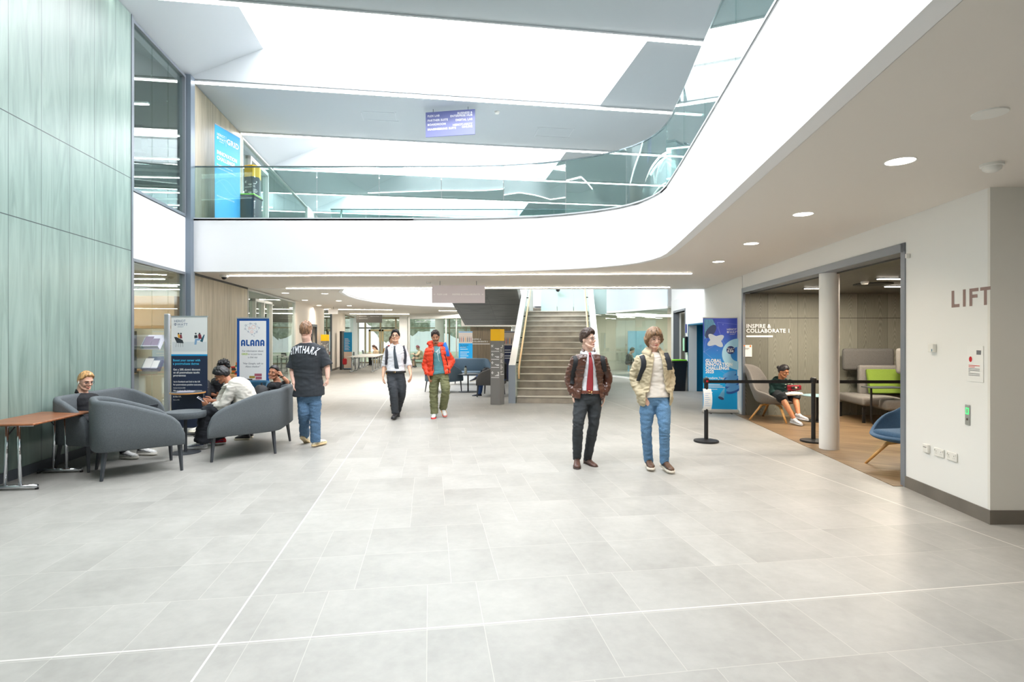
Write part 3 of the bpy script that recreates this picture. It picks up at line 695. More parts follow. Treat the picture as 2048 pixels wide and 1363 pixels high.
def hanging(label, c, w, h, rz, rgb, ceil, rows, rods=(.2, .8), tcol=None):
    t = thing('hanging_sign', label, 'sign', c, rz)
    MB().box((0, 0, 0), (w, .03, h)).build('panel', mat('sign_%d_%d' % rgb[:2], rgb, .35), t)
    m = MB(); pl = plane((-w/2, -.0175, -h/2), (1, 0, 0))
    for body, sz, a, b2, al, bo in rows: m.text(pl, body, sz, a*w, b2*h, al, bo, 0.0)
    m.build('lettering', tcol or TEXTW, t)
    for f in rods: MB().tube([((f-.5)*w, 0, h/2), ((f-.5)*w, 0, ceil-c[2])], .006, 6).build('suspension_rod', DGREY, t)
    return t
hanging('purple-blue hanging sign under the high roof listing suites and labs', (-1.42, 12.65, 6.585), 1.17, .57, -.17, (104, 110, 166), 6.94,
        [('FLEX LAB', .066, .04, .8, 'LEFT', .02), ('PARTNER SUITE', .066, .04, .62, 'LEFT', .02), ('BOARDROOM', .066, .04, .45, 'LEFT', .02), ('IMAGINEERING SUITE', .066, .04, .26, 'LEFT', .03),
         ('BUSINESS &', .066, .95, .84, 'RIGHT', .02), ('ENTERPRISE HUB', .066, .95, .74, 'RIGHT', .02), ('DIGITAL LAB', .066, .95, .57, 'RIGHT', .02), ('HERIOT-WATT', .066, .95, .38, 'RIGHT', .02), ('ONLINE', .066, .95, .28, 'RIGHT', .02)], (.15, .86))
hanging('pale lilac hanging sign in front of the stairs pointing to FLEX LAB', (-1.265, 13.0, 2.69), 1.25, .42, 0, (212, 205, 212), 3.0,
        [('\u2190  FLEX LAB', .055, .03, .44, 'LEFT', .015), ('INSPIRE & COLLABORATE  \u2192', .055, .97, .44, 'RIGHT', .015)], (.15, .84))
hanging('dark grey hanging sign far down the corridor above the study tables', (-6.75, 26, 2.56), 1.22, .38, 0, (132, 130, 126), 3.0,
        [('\u2190  ENGLISH SUITE', .052, .03, .74, 'LEFT', .02), ('\u2190  SEMINAR STUDIO', .052, .03, .46, 'LEFT', .02), ('CREATIVE STUDIO  \u2192', .052, .97, .74, 'RIGHT', .02)], (.2, .7))
hanging('small blank white hanging sign at the end of the left corridor', (-7.8, 24, 2.8), .42, .21, 0, (244, 244, 244), 3.0, [], (.5,))
# ================================================================ BANNERS
NAVY = mat('banner_navy', (34, 46, 72), .55); BW = mat('banner_white', (240, 240, 240), .55); CYAN = mat('banner_cyan', (0, 158, 222), .5)
def crest(m, pl, a, b_, s, d=.0015):
    m.text(pl, 'HERIOT', s, a, b_+s*.95, 'LEFT', .0, d, sx=.92); m.text(pl, 'WATT', s, a+s*.85, b_, 'LEFT', .0, d, sx=1.02)
    m.ring2(pl, a+s*.35, b_+s*.4, s*.22, s*.36, d, 10); m.rect2(pl, a+s*.3, b_+s*.02, a+s*.4, b_+s*.7, d)
    m.text(pl, 'UNIVERSITY', s*.34, a+s*.9, b_-s*.45, 'LEFT', 0, d)
def rollup(label, loc, rz, w, h, panelmat, cat='banner', base=True, top=SILV):
    t = thing('rollup_banner', label, cat, loc, rz)
    MB().box((0, 0, .06+(h-.06)/2), (w, .006, h-.06)).build('banner_panel', panelmat, t)
    MB().box((0, 0, h), (w+.01, .02, .022)).build('top_bar', top, t)
    if base:
        MB().rbox((0, 0, .045), (w+.05, .1, .09), .03).build('base_cassette', mat('cassette', (206, 204, 200), .4, .4), t, smooth=True)
        MB().tube([(0, .012, .06), (0, .012, h)], .009, 8).build('support_pole', SILV, t)
        for sx in (-1, 1): MB().box((sx*w*.3, 0, .008), (.03, .3, .012)).build('foot', DGREY, t)
    return t, plane((-w/2, -.004, 0), (1, 0, 0))
# 1 - white and navy banner with display pole
t, pl = rollup('tall white and navy banner offering a postgraduate degree, behind the round grey stool', (-5.63, 9.6, 0), 0, .63, 2.03, NAVY)
MB().rect2(pl, 0, 1.36, .63, 2.02, .001).build('photo_area', BW, t); MB().rect2(pl, 0, 1.345, .63, 1.372, .0015).build('blue_stripe', CYAN, t)
m = MB(); crest(m, pl, .05, 1.87, .062); m.build('crest_lettering', mat('crest_navy', (60, 84, 128), .5), t)
m = MB(); m.text(pl, 'Boost your career with', .056, .03, 1.25, 'LEFT', .02, .001, sx=.85); m.text(pl, 'a postgraduate degree', .056, .03, 1.19, 'LEFT', .02, .001, sx=.85); m.build('heading_lettering', mat('banner_sky', (70, 192, 236), .5), t)
m = MB()
for i, (s_, sz) in enumerate((('Get a 20% alumni discount', .048), ('on all postgraduate taught', .048), ('programmes', .048), (None, 0), ('1st in Scotland and 2nd in the UK', .038), ('for postgraduate positive outcomes.', .038), ('Graduate Outcomes 2024', .022), ('We produce the highest percentage', .038), ('of CEOs and', .038), ('in the UK.', .038), ('Novuna 2022', .022))):
    if s_: m.text(pl, s_, sz, .035, 1.09-i*.052, 'LEFT', .018, .001, sx=.86)
m.build('body_lettering', TEXTW, t)
def scenepic(pl, x0, y0, s, t):     # little picture of people talking in tub chairs
    g = MB(); g.rect2(pl, x0, y0, x0+s, y0+s*.28, .0015); g.build('picture_floor', mat('pic_floor', (222, 226, 228), .5), t)
    g = MB(); g.poly2(pl, [(x0+s*.05, y0+s*.42), (x0+s*.12, y0+s*.42), (x0+s*.3, y0+s*.33), (x0+s*.33, y0+s*.24), (x0+s*.13, y0+s*.25)], .002)
    for k in range(4): g.line2(pl, x0+s*(.12+.06*k), y0+s*.25, x0+s*(.1+.07*k), y0+s*.13, .004, .002)
    g.disc2(pl, x0+s*.18, y0+s*.52, s*.025, .002); g.disc2(pl, x0+s*.25, y0+s*.52, s*.025, .002); g.disc2(pl, x0+s*.68, y0+s*.52, s*.025, .002); g.disc2(pl, x0+s*.79, y0+s*.52, s*.025, .002)
    g.poly2(pl, [(x0+s*.64, y0+s*.47), (x0+s*.72, y0+s*.48), (x0+s*.74, y0+s*.4), (x0+s*.64, y0+s*.38)], .002); g.build('picture_dark', mat('pic_dark', (48, 54, 60), .6), t)
    g = MB(); g.poly2(pl, [(x0+s*.75, y0+s*.5), (x0+s*.83, y0+s*.5), (x0+s*.86, y0+s*.37), (x0+s*.76, y0+s*.37)], .0022); g.poly2(pl, [(x0+s*.22, y0+s*.49), (x0+s*.27, y0+s*.49), (x0+s*.29, y0+s*.38), (x0+s*.22, y0+s*.38)], .0022); g.build('picture_maroon', mat('pic_maroon', (136, 50, 66), .6), t)
    g = MB(); g.poly2(pl, [(x0+s*.15, y0+s*.5), (x0+s*.21, y0+s*.5), (x0+s*.24, y0+s*.38), (x0+s*.17, y0+s*.4)], .0022); g.build('picture_amber', mat('pic_amber', (236, 170, 60), .6), t)
    g = MB(); g.poly2(pl, [(x0+s*.66, y0+s*.37), (x0+s*.82, y0+s*.39), (x0+s*.8, y0+s*.32), (x0+s*.72, y0+s*.32), (x0+s*.7, y0+s*.2), (x0+s*.64, y0+s*.2)], .0022); g.build('picture_jeans', mat('pic_jeans', (140, 176, 212), .6), t)
    g = MB(); g.poly2(pl, [(x0+s*.8, y0+s*.3), (x0+s*.92, y0+s*.5), (x0+s*.94, y0+s*.48), (x0+s*.88, y0+s*.27)], .002); g.build('picture_teal', mat('pic_teal', (40, 92, 112), .6), t)
scenepic(pl, .02, 1.42, .6, t)
t = thing('leaflet_display_pole', 'silver pole stand with two leaflet trays, left of the postgraduate banner', 'display stand', (-6.03, 9.62, 0))
MB().rbox((0, 0, 1.04), (.095, .06, 2.08), .02).build('pole', SILV, t, smooth='auto'); MB().lathe([(.001, 0), (.2, 0), (.2, .012), (.03, .02), (.001, .02)]).build('base_disc', SILV, t)
AC = glass('acrylic', (232, 232, 248), 1.3, .06)
for z, full in ((1.6, 1), (1.22, 0)):
    Mx = Matrix.Rotation(math.radians(-35), 3, 'X'); o_ = MB()
    for c_, d_ in (((-.19, -.06, z), (.3, .012, .3)), ((-.19, -.1, z-.12), (.3, .06, .01)), ((-.34, -.08, z-.04), (.008, .07, .2)), ((-.04, -.08, z-.04), (.008, .07, .2))):
        o_.box((0, 0, 0), d_, 0, Matrix.Translation(V3((c_[0], -.09, z))) @ Mx.to_4x4() @ Matrix.Translation(V3((0, c_[1]+.09, c_[2]-z))))
    tr = o_.build('leaflet_tray', AC if not full else mat('white_tray', (236, 238, 250), .3), t)
    q = MB(); q.box((0, 0, 0), (.14, .006, .2), 0, Matrix.Translation(V3((-.25, -.13, z+.0))) @ Mx.to_4x4()); q.box((0, 0, 0), (.11, .006, .16), 0, Matrix.Translation(V3((-.12, -.14, z-.02))) @ Mx.to_4x4())
    q.build('leaflets', mat('leaflet_lilac' if full else 'leaflet_white', (150, 140, 160) if full else (240, 240, 240), .4), tr)
# 2 - ALANA banner
BLU = mat('alana_blue', (30, 84, 160), .5)
t, pl = rollup('white ALANA chatbot banner with a thick blue border behind the seated woman', (-4.99, 10.6, 0), 0, .62, 2.04, BLU)
MB().rect2(pl, .05, .1, .565, 1.985, .001).build('white_field', BW, t)
m = MB(); d = .002; x = .08; y = 1.5; s = .12
for ch in 'ALANA':
    w_ = .082
    if ch == 'A' or ch == 'N':
        m.rect2(pl, x, y, x+.03, y+.08, d); m.rect2(pl, x+.052, y, x+w_, y+.08, d); m.ring2(pl, x+w_/2, y+.08, .011, w_/2, d, 12, 0, math.pi)
        if ch == 'A': m.rect2(pl, x+.0302, y+.03, x+.0518, y+.05, d)
    else: m.rect2(pl, x, y+.0402, x+.03, y+.12, d); m.ring2(pl, x+.0398, y+.04, .01, .04, d, 12, math.pi, 1.5*math.pi); m.rect2(pl, x+.04, y, x+.07, y+.028, d)
    x += .096 if ch != 'L' else .082
m.build('alana_lettering', BLU, t)
m = MB()
for i, s_ in enumerate(('For information about', '', 'a chat say:')): m.text(pl, s_, .047, .307, 1.39-i*.06, 'CENTER', .005, d, sx=.95)
m.text(pl, 'or to just have', .047, .215, 1.33, 'LEFT', .005, d, sx=.95)
m.text(pl, '"Hey Google, talk to', .047, .307, 1.15, 'CENTER', .005, d, italic=.3); m.text(pl, 'Alana chatbot"', .047, .307, 1.09, 'CENTER', .005, d, italic=.3)
m.build('body_lettering', mat('text_grey', (96, 98, 112), .5), t)
m = MB(); m.text(pl, 'GRID', .05, .09, 1.33, 'LEFT', .03, d); m.build('green_lettering', mat('text_green', (168, 196, 40), .5), t)
nodes = [(.17, 1.9, .018), (.26, 1.935, .017), (.36, 1.93, .017), (.16, 1.83, .016), (.43, 1.85, .015), (.385, 1.77, .018), (.22, 1.775, .012), (.295, 1.72, .012), (.34, 1.74, .012), (.33, 1.695, .008)]
mA = MB()
for a, b2, r in nodes: mA.ring2(pl, a, b2, r-.004, r, d, 14)
for i, j in ((0, 1), (1, 2), (0, 3), (2, 4), (4, 5), (3, 6), (6, 7), (1, 4), (0, 5), (2, 5), (1, 6), (5, 8)): mA.line2(pl, nodes[i][0], nodes[i][1], nodes[j][0], nodes[j][1], .0022, d)
mA.build('network_drawing', mat('alana_line', (110, 126, 160), .5), t)
mA = MB()
for a, b2, r in ((.32, 1.865, .036), (.245, 1.845, .022), (.29, 1.775, .025)): mA.ring2(pl, a, b2, r-.005, r, d+.0005, 18)
mA.build('network_orange', mat('alana_orange', (244, 160, 130), .5), t)
for i, (a, b2, w_, h_, c_) in enumerate(((.34, .92, .14, .05, (176, 96, 112)), (.36, .86, .12, .05, (176, 96, 112)), (.3, .8, .14, .05, (186, 104, 120)), (.22, .745, .17, .05, (186, 104, 120)), (.2, .69, .12, .05, (186, 104, 120)),
        (.24, .88, .11, .045, (176, 150, 70)), (.3, .745, .1, .05, (196, 170, 90)), (.12, .82, .18, .05, (64, 54, 50)), (.08, .77, .1, .05, (78, 70, 62)))):
    MB().rect2(pl, a, b2, a+w_, b2+h_, .002+i*.0002).build('block_drawing', mat('blk_%d_%d' % (c_[0], c_[1]), c_, .6), t)
# 3 - GLOBAL INNOVATION CHALLENGE banner
def gradmat():
    m, t_ = newmat('blue_print_gradient'); o = t_.sep(t_.xyz())
    f = t_.m('DIVIDE', o[2], 2.1); k = t_.add('ShaderNodeClamp'); t_.l.new(f, k.inputs[0])
    r = t_.add('ShaderNodeValToRGB'); t_.l.new(k.outputs[0], r.inputs[0]); r.color_ramp.elements[0].color = col((0, 166, 232)); r.color_ramp.elements[0].position = .35
    r.color_ramp.elements[1].color = col((62, 82, 196)); r.color_ramp.elements[1].position = .85
    t_.l.new(r.outputs[0], t_.b.inputs['Base Color']); t_.b.inputs['Roughness'].default_value = .45; return m
t, pl = rollup('blue GLOBAL INNOVATION CHALLENGE 2025 roll-up banner beside the alcove', (4.585, 12.12, 0), -.16, .72, 2.1, gradmat())
mm = lambda n, c: mat(n, c, .5)
g = MB(); 
for a0, b0, a1, b1 in ((.02, 1.35, .4, 1.6), (.4, 1.6, .3, 2.0), (.3, 2.0, .72, 1.95), (.4, 1.6, .46, 1.25), (.02, 1.35, .2, 1.2), (.2, 1.05, .5, .85), (.3, 1.9, .5, 1.4), (.46, 1.25, .3, 1.05), (.02, 1.35, .1, 1.8)): g.line2(pl, a0, b0, a1, b1, .004, .001)
for a0, b0 in ((.4, 1.6), (.02, 1.35), (.46, 1.25), (.42, 1.95), (.3, 1.38)): g.disc2(pl, a0, b0, .01, .001, 8)
g.build('network_lines', mm('b3_lines', (140, 160, 230)), t)
g = MB(); g.ring2(pl, .74, 1.3, .16, .34, .0015, 30, math.pi*.5, math.pi*1.5); g.build('ring_drawing', mm('b3_ring', (170, 216, 240)), t)
g = MB(); g.disc2(pl, .58, 1.39, .088, .0025); g.build('navy_disc', mm('b3_navy', (30, 48, 110)), t)
g = MB(); g.poly2(pl, [(.02, 2.07), (.2, 2.07), (.27, 1.93), (.03, 1.62)], .0015); g.build('cap_side', mm('b3_cap', (110, 176, 214)), t)
g = MB()
for k in range(9): g.line2(pl, .03+k*.027, 2.06, .03+k*.022, 1.7+k*.025, .007, .0018)
g.disc2(pl, .16, 1.8, .17, .002, 28, .085, .95); g.build('cap_face', mm('b3_dark', (58, 70, 110)), t)
g = MB()
for rot in (.55, -.75): g.disc2(pl, .265, 1.6, .2, .0025, 24, .075, rot)
g.disc2(pl, .265, 1.6, .1, .0026); g.build('star_drawing', mm('b3_star', (196, 206, 222)), t)
for k, (a, b2) in enumerate(((.56, .86), (.6, .76), (.61, .66), (.63, .55))):
    g = MB(); g.disc2(pl, a, b2-.05, .15, .0015+k*.0004, 26, .06, .35); g.build('disc_edge', mm('b3_disc_edge', (44, 90, 170)), t)
    g = MB(); g.disc2(pl, a, b2, .15, .0017+k*.0004, 26, .06, .35); g.build('disc_top', mm('b3_disc', (92, 160, 220)), t)
g = MB(); g.poly2(pl, [(.32, .36), (.46, .58), (.44, .3)], .0015); g.build('cone_drawing', mm('b3_cone', (110, 180, 224)), t)
g = MB(); g.disc2(pl, .38, .33, .065, .0018, 18, .03, -.4); g.build('cone_base', mm('b3_dark'   , (58, 70, 110)), t)
g = MB(); crest(g, pl, .5, 1.76, .064, .003)
g.text(pl, 'GLOBAL', .1, .05, 1.12, 'LEFT', .035, .004, sx=.84); g.text(pl, 'INNOVATION', .1, .05, 1.04, 'LEFT', .035, .004, sx=.84); g.text(pl, 'CHALLENGE', .1, .05, .96, 'LEFT', .035, .004, sx=.84); g.text(pl, '2025', .1, .05, .88, 'LEFT', .035, .004, sx=.84)
g.text(pl, 'Transform Your', .07, .05, .75, 'LEFT', .012, .004, sx=.85); g.text(pl, 'Ideas into Reality', .07, .05, .69, 'LEFT', .012, .004, sx=.85)
g.text(pl, 'Win up to', .035, .58, 1.415, 'CENTER', .01, .004); g.text(pl, '\u00a35k', .085, .58, 1.345, 'CENTER', .02, .004)
for k in range(3): g.rect2(pl, .05, .625-k*.03, .36+.05*k, .635-k*.03, .004)
g.rect2(pl, .05, .52, .3, .53, .004); g.rect2(pl, .05, .45, .2, .465, .004)
g.build('lettering', TEXTW, t)
# 4 - upper floor GRID banner
t, pl = rollup('light blue GRID INNOVATION CHALLENGE banner standing on the upper floor by the timber wall', (-6.35, 12.29, 4.075), math.atan2(.83, .12), .86, 2.2, mm('grid_blue', (60, 172, 232)))
g = MB(); crest(g, pl, .06, 1.9, .085, .002); g.rect2(pl, .36, 1.83, .365, 2.05, .002); g.text(pl, 'GRID', .17, .39, 1.9, 'LEFT', .03, .002)
g.text(pl, 'INNOVATION', .115, .06, 1.58, 'LEFT', .035, .002, sx=.88); g.text(pl, 'CHALLENGE', .115, .06, 1.46, 'LEFT', .035, .002, sx=.88)
g.text(pl, 'Do you have a business idea', .045, .06, 1.34, 'LEFT', .01, .002); g.text(pl, 'you would like to develop further?', .045, .06, 1.27, 'LEFT', .01, .002)
g.text(pl, 'Start your innovation journey today', .04, .06, .66, 'LEFT', .01, .002); g.build('lettering', TEXTW, t)
g = MB()
for i in range(30):
    a0, a1 = .86*i/30, .86*(i+1)/30; f1 = lambda a: .9+.18*math.sin(a*4.6); f2 = lambda a: .92+.12*math.cos(a*5)
    g.line2(pl, a0, f1(a0), a1, f1(a1), .006, .002); g.line2(pl, a0, f2(a0), a1, f2(a1), .006, .002)
g.build('wave_lines', mm('wave_pale', (140, 208, 240)), t)
# far banners
def simplebanner(label, loc, rz, w, h, rgb, photo, lines):
    t, pl = rollup(label, loc, rz, w, h, mat('fb_%d_%d' % rgb[:2], rgb, .5), base=False)
    MB().box((0, .0, .03), (w, .08, .06)).build('base_cassette', DGREY, t)
    if photo == 'top': scenecrowd(pl, 0, h*.72, w, h*.26, t)
    if photo == 'bottom': MB().rect2(pl, 0, .08, w, h*.48, .001).build('picture_area', mat('pic_beige', (226, 206, 190), .6), t)
    g = MB()
    for k in range(lines): g.rect2(pl, w*.1, h*.62-k*h*.045-(k > 1)*.05 if photo == 'top' else h*.82-k*h*.033, w*(.55+.25*((k*37) % 5)/5), h*.632-k*h*.045-(k > 1)*.05 if photo == 'top' else h*.83-k*h*.033, .003)
    g.build('lettering', TEXTW, t); return t, pl
def scenecrowd(pl, x0, y0, w, h, t):
    MB().rect2(pl, x0, y0, x0+w, y0+h, .001).build('picture_area', mat('pic_hall', (214, 200, 188), .6), t)
    cols = ((60, 50, 52), (180, 70, 60), (40, 60, 90), (230, 150, 50), (70, 60, 60), (50, 60, 80), (140, 60, 70))
    for k, c_ in enumerate(cols):
        g = MB(); xx = x0+w*(.08+.135*k); g.rect2(pl, xx-.014, y0+h*.12, xx+.014, y0+h*.5, .002); g.disc2(pl, xx, y0+h*.56, .016, .002, 10); g.build('figure_drawing', mat('fig_%d' % k, c_, .6), t)
t, pl = simplebanner('cyan banner with a hall picture on top, in front of the far timber wall', (-2.15, 25.5, 0), 0, .64, 1.95, (0, 168, 236), 'top', 8)
g = MB(); g.text(pl, 'The Campbell', .065, .06, 1.3, 'LEFT', .02, .003); g.text(pl, 'Watts Cafe', .065, .06, 1.22, 'LEFT', .02, .003); g.build('dark_lettering', NAVY, t)
simplebanner('tall blue banner with a beige picture below, at the end of the left corridor', (-8.5, 28.5, 0), 0, .42, 1.95, (0, 148, 208), 'bottom', 10)
tag(MB().box((-8.86, 28.7, 1.0), (.1, .5, 2.0)).build('black_screen_edge', BLACK), 'narrow black panel edge left of the tall blue corridor banner', 'panel')
simplebanner('white and navy banner partly hidden behind the yellow capped totem', (-.08, 21, 0), 0, .5, 1.9, (46, 52, 84), 'top', 4)
# far timber pod and glass rooms
struct(MB().box((-1.1, 28.6, 1.1), (2.1, .3, 2.25)).build('wall_timber_pod', wood('far_brown_timber', (120, 106, 88), (150, 134, 112), scale=(3, 3, .2), sc=4, rough=.5, plank=.6, seams=(1.55,), seamcol=(84, 74, 62))))
g = MB(); P5 = plane((-2.1, 28.44, 0), (1, 0, 0)); g.text(P5, 'INSPIRE &', .1, .05, 1.55, 'LEFT', .02); g.text(P5, 'COLLABORATE 2', .1, .05, 1.43, 'LEFT', .02); g.rect2(P5, .05, 1.32, .95, 1.36)
tag(g.build('wall_lettering', TEXTW), 'white INSPIRE and COLLABORATE lettering on the far timber wall behind the totem', 'lettering')
struct(MB().box((-.9, 28.4, 2.62), (3.4, .5, .75)).box((.6, 28.5, 1.3), (1.2, .3, 2.6)).build('wall_far_room', WHITE))
e = thing('window_13', '', ''); del e['label']; del e['category']; struct(e)
for i, (a, b2) in enumerate((((-5.7, 30.6), (-4.6, 30.2)), ((-4.6, 30.2), (-3.6, 29.8)), ((-3.55, 29.8), (-3.0, 29.4)), ((-2.95, 29.4), (-2.2, 28.7)))):
    MB().slab(a, b2, .05, 2.7, .014).build('window_pane', GLASSW, e)
struct(MB().slab((-5.72, 30.6), (-4.6, 30.2), 2.7, 3.0, .06).slab((-4.6, 30.2), (-2.2, 28.7), 2.7, 3.0, .06).box((-3.57, 29.8, 1.4), (.08, .08, 2.8)).box((-5.72, 30.6, 1.4), (.1, .1, 2.8)).box((-2.97, 29.4, 1.4), (.06, .06, 2.8)).build('window_frame', GFR, e))
# ================================================================ FURNITURE
GF = fabric('grey_wool', (92, 98, 102)); TEALF = fabric('teal_wool', (34, 78, 104)); BLUEG = fabric('blue_grey_wool', (92, 112, 128)); GREYW = fabric('warm_grey_wool', (126, 122, 118)); LEGD = mat('charcoal_leg', (62, 66, 72), .5)
def rot2(v, a): return V3((v[0]*math.cos(a)-v[1]*math.sin(a), v[0]*math.sin(a)+v[1]*math.cos(a)))
def tub_sofa(label, loc, rz, back=.94, arm=.82, splay=32.4, h0=.92, h1=.64, fab=GF, group=None, th=.085, z0=.33, name='tub_sofa', over=.1, cat='sofa'):
    """local frame: faces +x, the back facet runs along y and is centred on the origin"""
    t = thing(name, label, cat, loc, rz, group)
    sp = math.radians(splay); b = back/2+over*.6
    d1 = V3((math.cos(sp), -math.sin(sp))); d2 = V3((math.cos(sp), math.sin(sp))); L = arm+over
    # outer path near-arm front -> back -> far-arm front, with rounded corners
    c1 = V3((-over*.7, -b)); c2 = V3((-over*.7, b)); r = .2
    path = []; par = []
    for k in range(15): f = k/14.0; path.append(c1+d1*(L-(L-r)*f)); par.append((1-f)*(L-r)/L+r/L)
    for k in range(1, 7):
        f = k/6.0; a = c1+d1*r; e = c1+V3((0, r)); path.append(a*(1-f)**2+c1*2*f*(1-f)+e*f*f); par.append(r/L*(1-f))
    for k in range(1, 8): f = k/7.0; path.append((c1+V3((0, r))).lerp(c2-V3((0, r)), f)); par.append(0)
    for k in range(1, 7):
        f = k/6.0; a = c2-V3((0, r)); e = c2+d2*r; path.append(a*(1-f)**2+c2*2*f*(1-f)+e*f*f); par.append(r/L*f)
    for k in range(1, 15): f = k/14.0; path.append(c2+d2*(r+(L-r)*f)); par.append(r/L+(L-r)/L*f)
    n = len(path); rings = []; inner = []
    for i, p in enumerate(path):
        a = path[max(0, i-1)]; b2 = path[min(n-1, i+1)]; tg = (b2-a).normalized(); nr = V3((-tg.y, tg.x))*-1
        if (V3((.5, 0))-p).dot(nr) < 0: nr = -nr
        s = par[i]; zt = h0-(h0-h1)*max(0, (s-.12)/.88)**1.25
        e = max(0, (s-.80)/.20); zt = zt-(zt-z0-.13)*(1-math.sqrt(max(0, 1-e*e)))*.9
        w = th*(1 if s < .96 else .8); q = []
        prof = [(0, z0+.02), (.02, z0), (w-.02, z0), (w, z0+.02), (w, zt-.045), (w*.95, zt-.022), (w*.78, zt-.006), (w*.5, zt), (w*.22, zt-.006), (w*.05, zt-.022), (0, zt-.045), (0, (z0+zt)/2)]
        for u, z in prof: q.append(V3((p.x+nr.x*u, p.y+nr.y*u, z)))
        rings.append(q); inner.append(p+nr*w)
    MB().loft(rings).build('backrest', fab, t, smooth='auto')
    poly = [inner[i] for i in range(1, n-1)]
    fr = [(V3((poly[-1].x+.02, poly[-1].y-.02))), V3(((poly[0].x+poly[-1].x)/2+.07, 0)), V3((poly[0].x+.02, poly[0].y+.02))]
    pl = [(p.x, p.y) for p in poly]+[(p.x, p.y) for p in fr]
    cx = sum(p[0] for p in pl)/len(pl); cy_ = sum(p[1] for p in pl)/len(pl)
    rr = []
    for z, s in ((z0, .96), (z0+.02, 1.0), (z0+.1, 1.0), (z0+.13, .985), (z0+.14, .93)):
        rr.append([V3((cx+(x-cx)*s, cy_+(y-cy_)*s, z)) for x, y in pl])
    MB().loft(rr).build('seat', fab, t, smooth='auto')
    for q, dd in ((V3((.02, -back/2)), (-.02, -.02)), (V3((.02, back/2)), (-.02, .02)), (V3((0, -back/2))+d1*arm, (.01, -.01)), (V3((0, back/2))+d2*arm, (.01, .01))):
        MB().tube([(q.x+dd[0], q.y+dd[1], 0), (q.x-dd[0], q.y-dd[1], z0+.03)], [.017, .03], 4).build('leg', LEGD, t)
    return t
# A: against the green wall; C: facing it, back to the walkway; B: nearest one seen from behind
tub_sofa('grey angular tub sofa against the green wall, with the blond man in it', (-5.80, 7.60, 0), math.radians(7), back=1.42, arm=.5, splay=20)
tub_sofa('grey angular tub sofa turned to the wall, three friends around it, nearest the walkway', (-3.48, 8.36, 0), math.radians(190.5))
tub_sofa('nearest grey tub armchair seen from behind, beside the brown folding table', (-4.72-.27, 6.34+.30, 0), math.radians(40.5), back=.72, arm=.8, splay=0, over=.12, h0=.93, name='tub_armchair', cat='armchair')
tub_sofa('dark teal tub sofa under the white and navy banner, with the folded-arms student', (-5.05, 10.35, 0), math.radians(-90), back=.9, arm=.62, splay=18, fab=TEALF, h0=.86, h1=.66)
# round side tables
def pedestal(label, loc, rt, zt, tt, mt, rb=.2, name='side_table', group=None, mb=None):
    t = thing(name, label, 'table', loc, 0, group)
    MB().lathe([(.001, zt-tt), (rt*.96, zt-tt), (rt, zt-tt*.7), (rt, zt-tt*.25), (rt*.97, zt), (.001, zt)], n=40).build('tabletop', mt, t, smooth='auto')
    MB().cyl((0, 0, .012), .022, zt-tt-.012).build('stem', mb or LEGD, t); MB().lathe([(.001, 0), (rb, 0), (rb, .008), (.03, .016), (.001, .016)], n=32).build('base', mb or LEGD, t)
    return t
pedestal('round stool table with thick grey fabric top on a dark disc foot', (-4.72, 7.95, 0), .27, .60, .09, GF)
t = thing('laptop_table', 'small wooden edged tablet table with a dark top in front of the student in black', 'table', (-5.42, 9.4, 0))
MB().lathe([(.001, .0), (.27, 0), (.27, .018), (.001, .018)], n=40).build('tabletop', mat('tabletop_edge', (214, 152, 84), .45), t, smooth='auto').location = (-.12, 0, .715)
MB().lathe([(.001, .0), (.262, 0), (.001, .002)], n=40).build('top_surface', mat('slate_top', (86, 92, 98), .4), t).location = (-.12, 0, .734)
MB().tube([(-.25, 0, .012), (.14, 0, .012), (.15, 0, .03), (.15, 0, .7), (.1, 0, .712)], .014, 8).build('frame', LEGD, t); MB().tube([(.1, -.2, .012), (.14, 0, .012), (.1, .2, .012)], .012, 8).build('foot', LEGD, t)
tag(MB().box((-5.56, 9.38, .742), (.24, .17, .012), .3).build('magazine', mat('lilac_cover', (190, 186, 200), .4)), 'lilac grey magazine lying on the wooden edged tablet table', 'magazine')
# brown folding table
BRN = wood('walnut_laminate', (120, 72, 46), (172, 112, 76), scale=(.5, 4, 4), sc=5, rough=.3, plank=9, rot=-math.atan2(1, -.15), seamcol=(120, 72, 46))
def ttable(label, loc, rz, L, W, top, legm, group=None, edge=None, h=.74):
    t = thing('folding_table', label, 'table', loc, rz, group)
    tp_ = MB().rbox((0, 0, h-.0125), (L, W, .025), .012).build('tabletop', top, t)
    for sx in (-1, 1):
        x = sx*(L/2-.14); m = MB()
        m.tube([(x, -W*.42, .035), (x, W*.42, .035)], .022, 10); 
        for sy in (-.06, .06): m.tube([(x, sy*1.25, .04), (x, sy*.9, h-.03)], .017, 10)
        m.tube([(x, -W*.36, h-.035), (x, W*.36, h-.035)], .014, 8)
        lg = m.build('leg', legm, t, smooth=True)
        g = MB()
        for sy in (-.42, .42): g.cyl((x, W*sy*.97, 0), .018, .02, 10)
        g.build('glide', BLACK, lg)
        MB().tube([(x, .06, h-.16), (x-sx*.16, .05, h-.03)], .007, 6).build('brace', LEGD, t)
    return t
t = ttable('brown walnut folding table on chrome T legs against the green wall', (-5.50, 6.38, 0), math.atan2(1, -.15), 1.06, .58, BRN, CHROME)
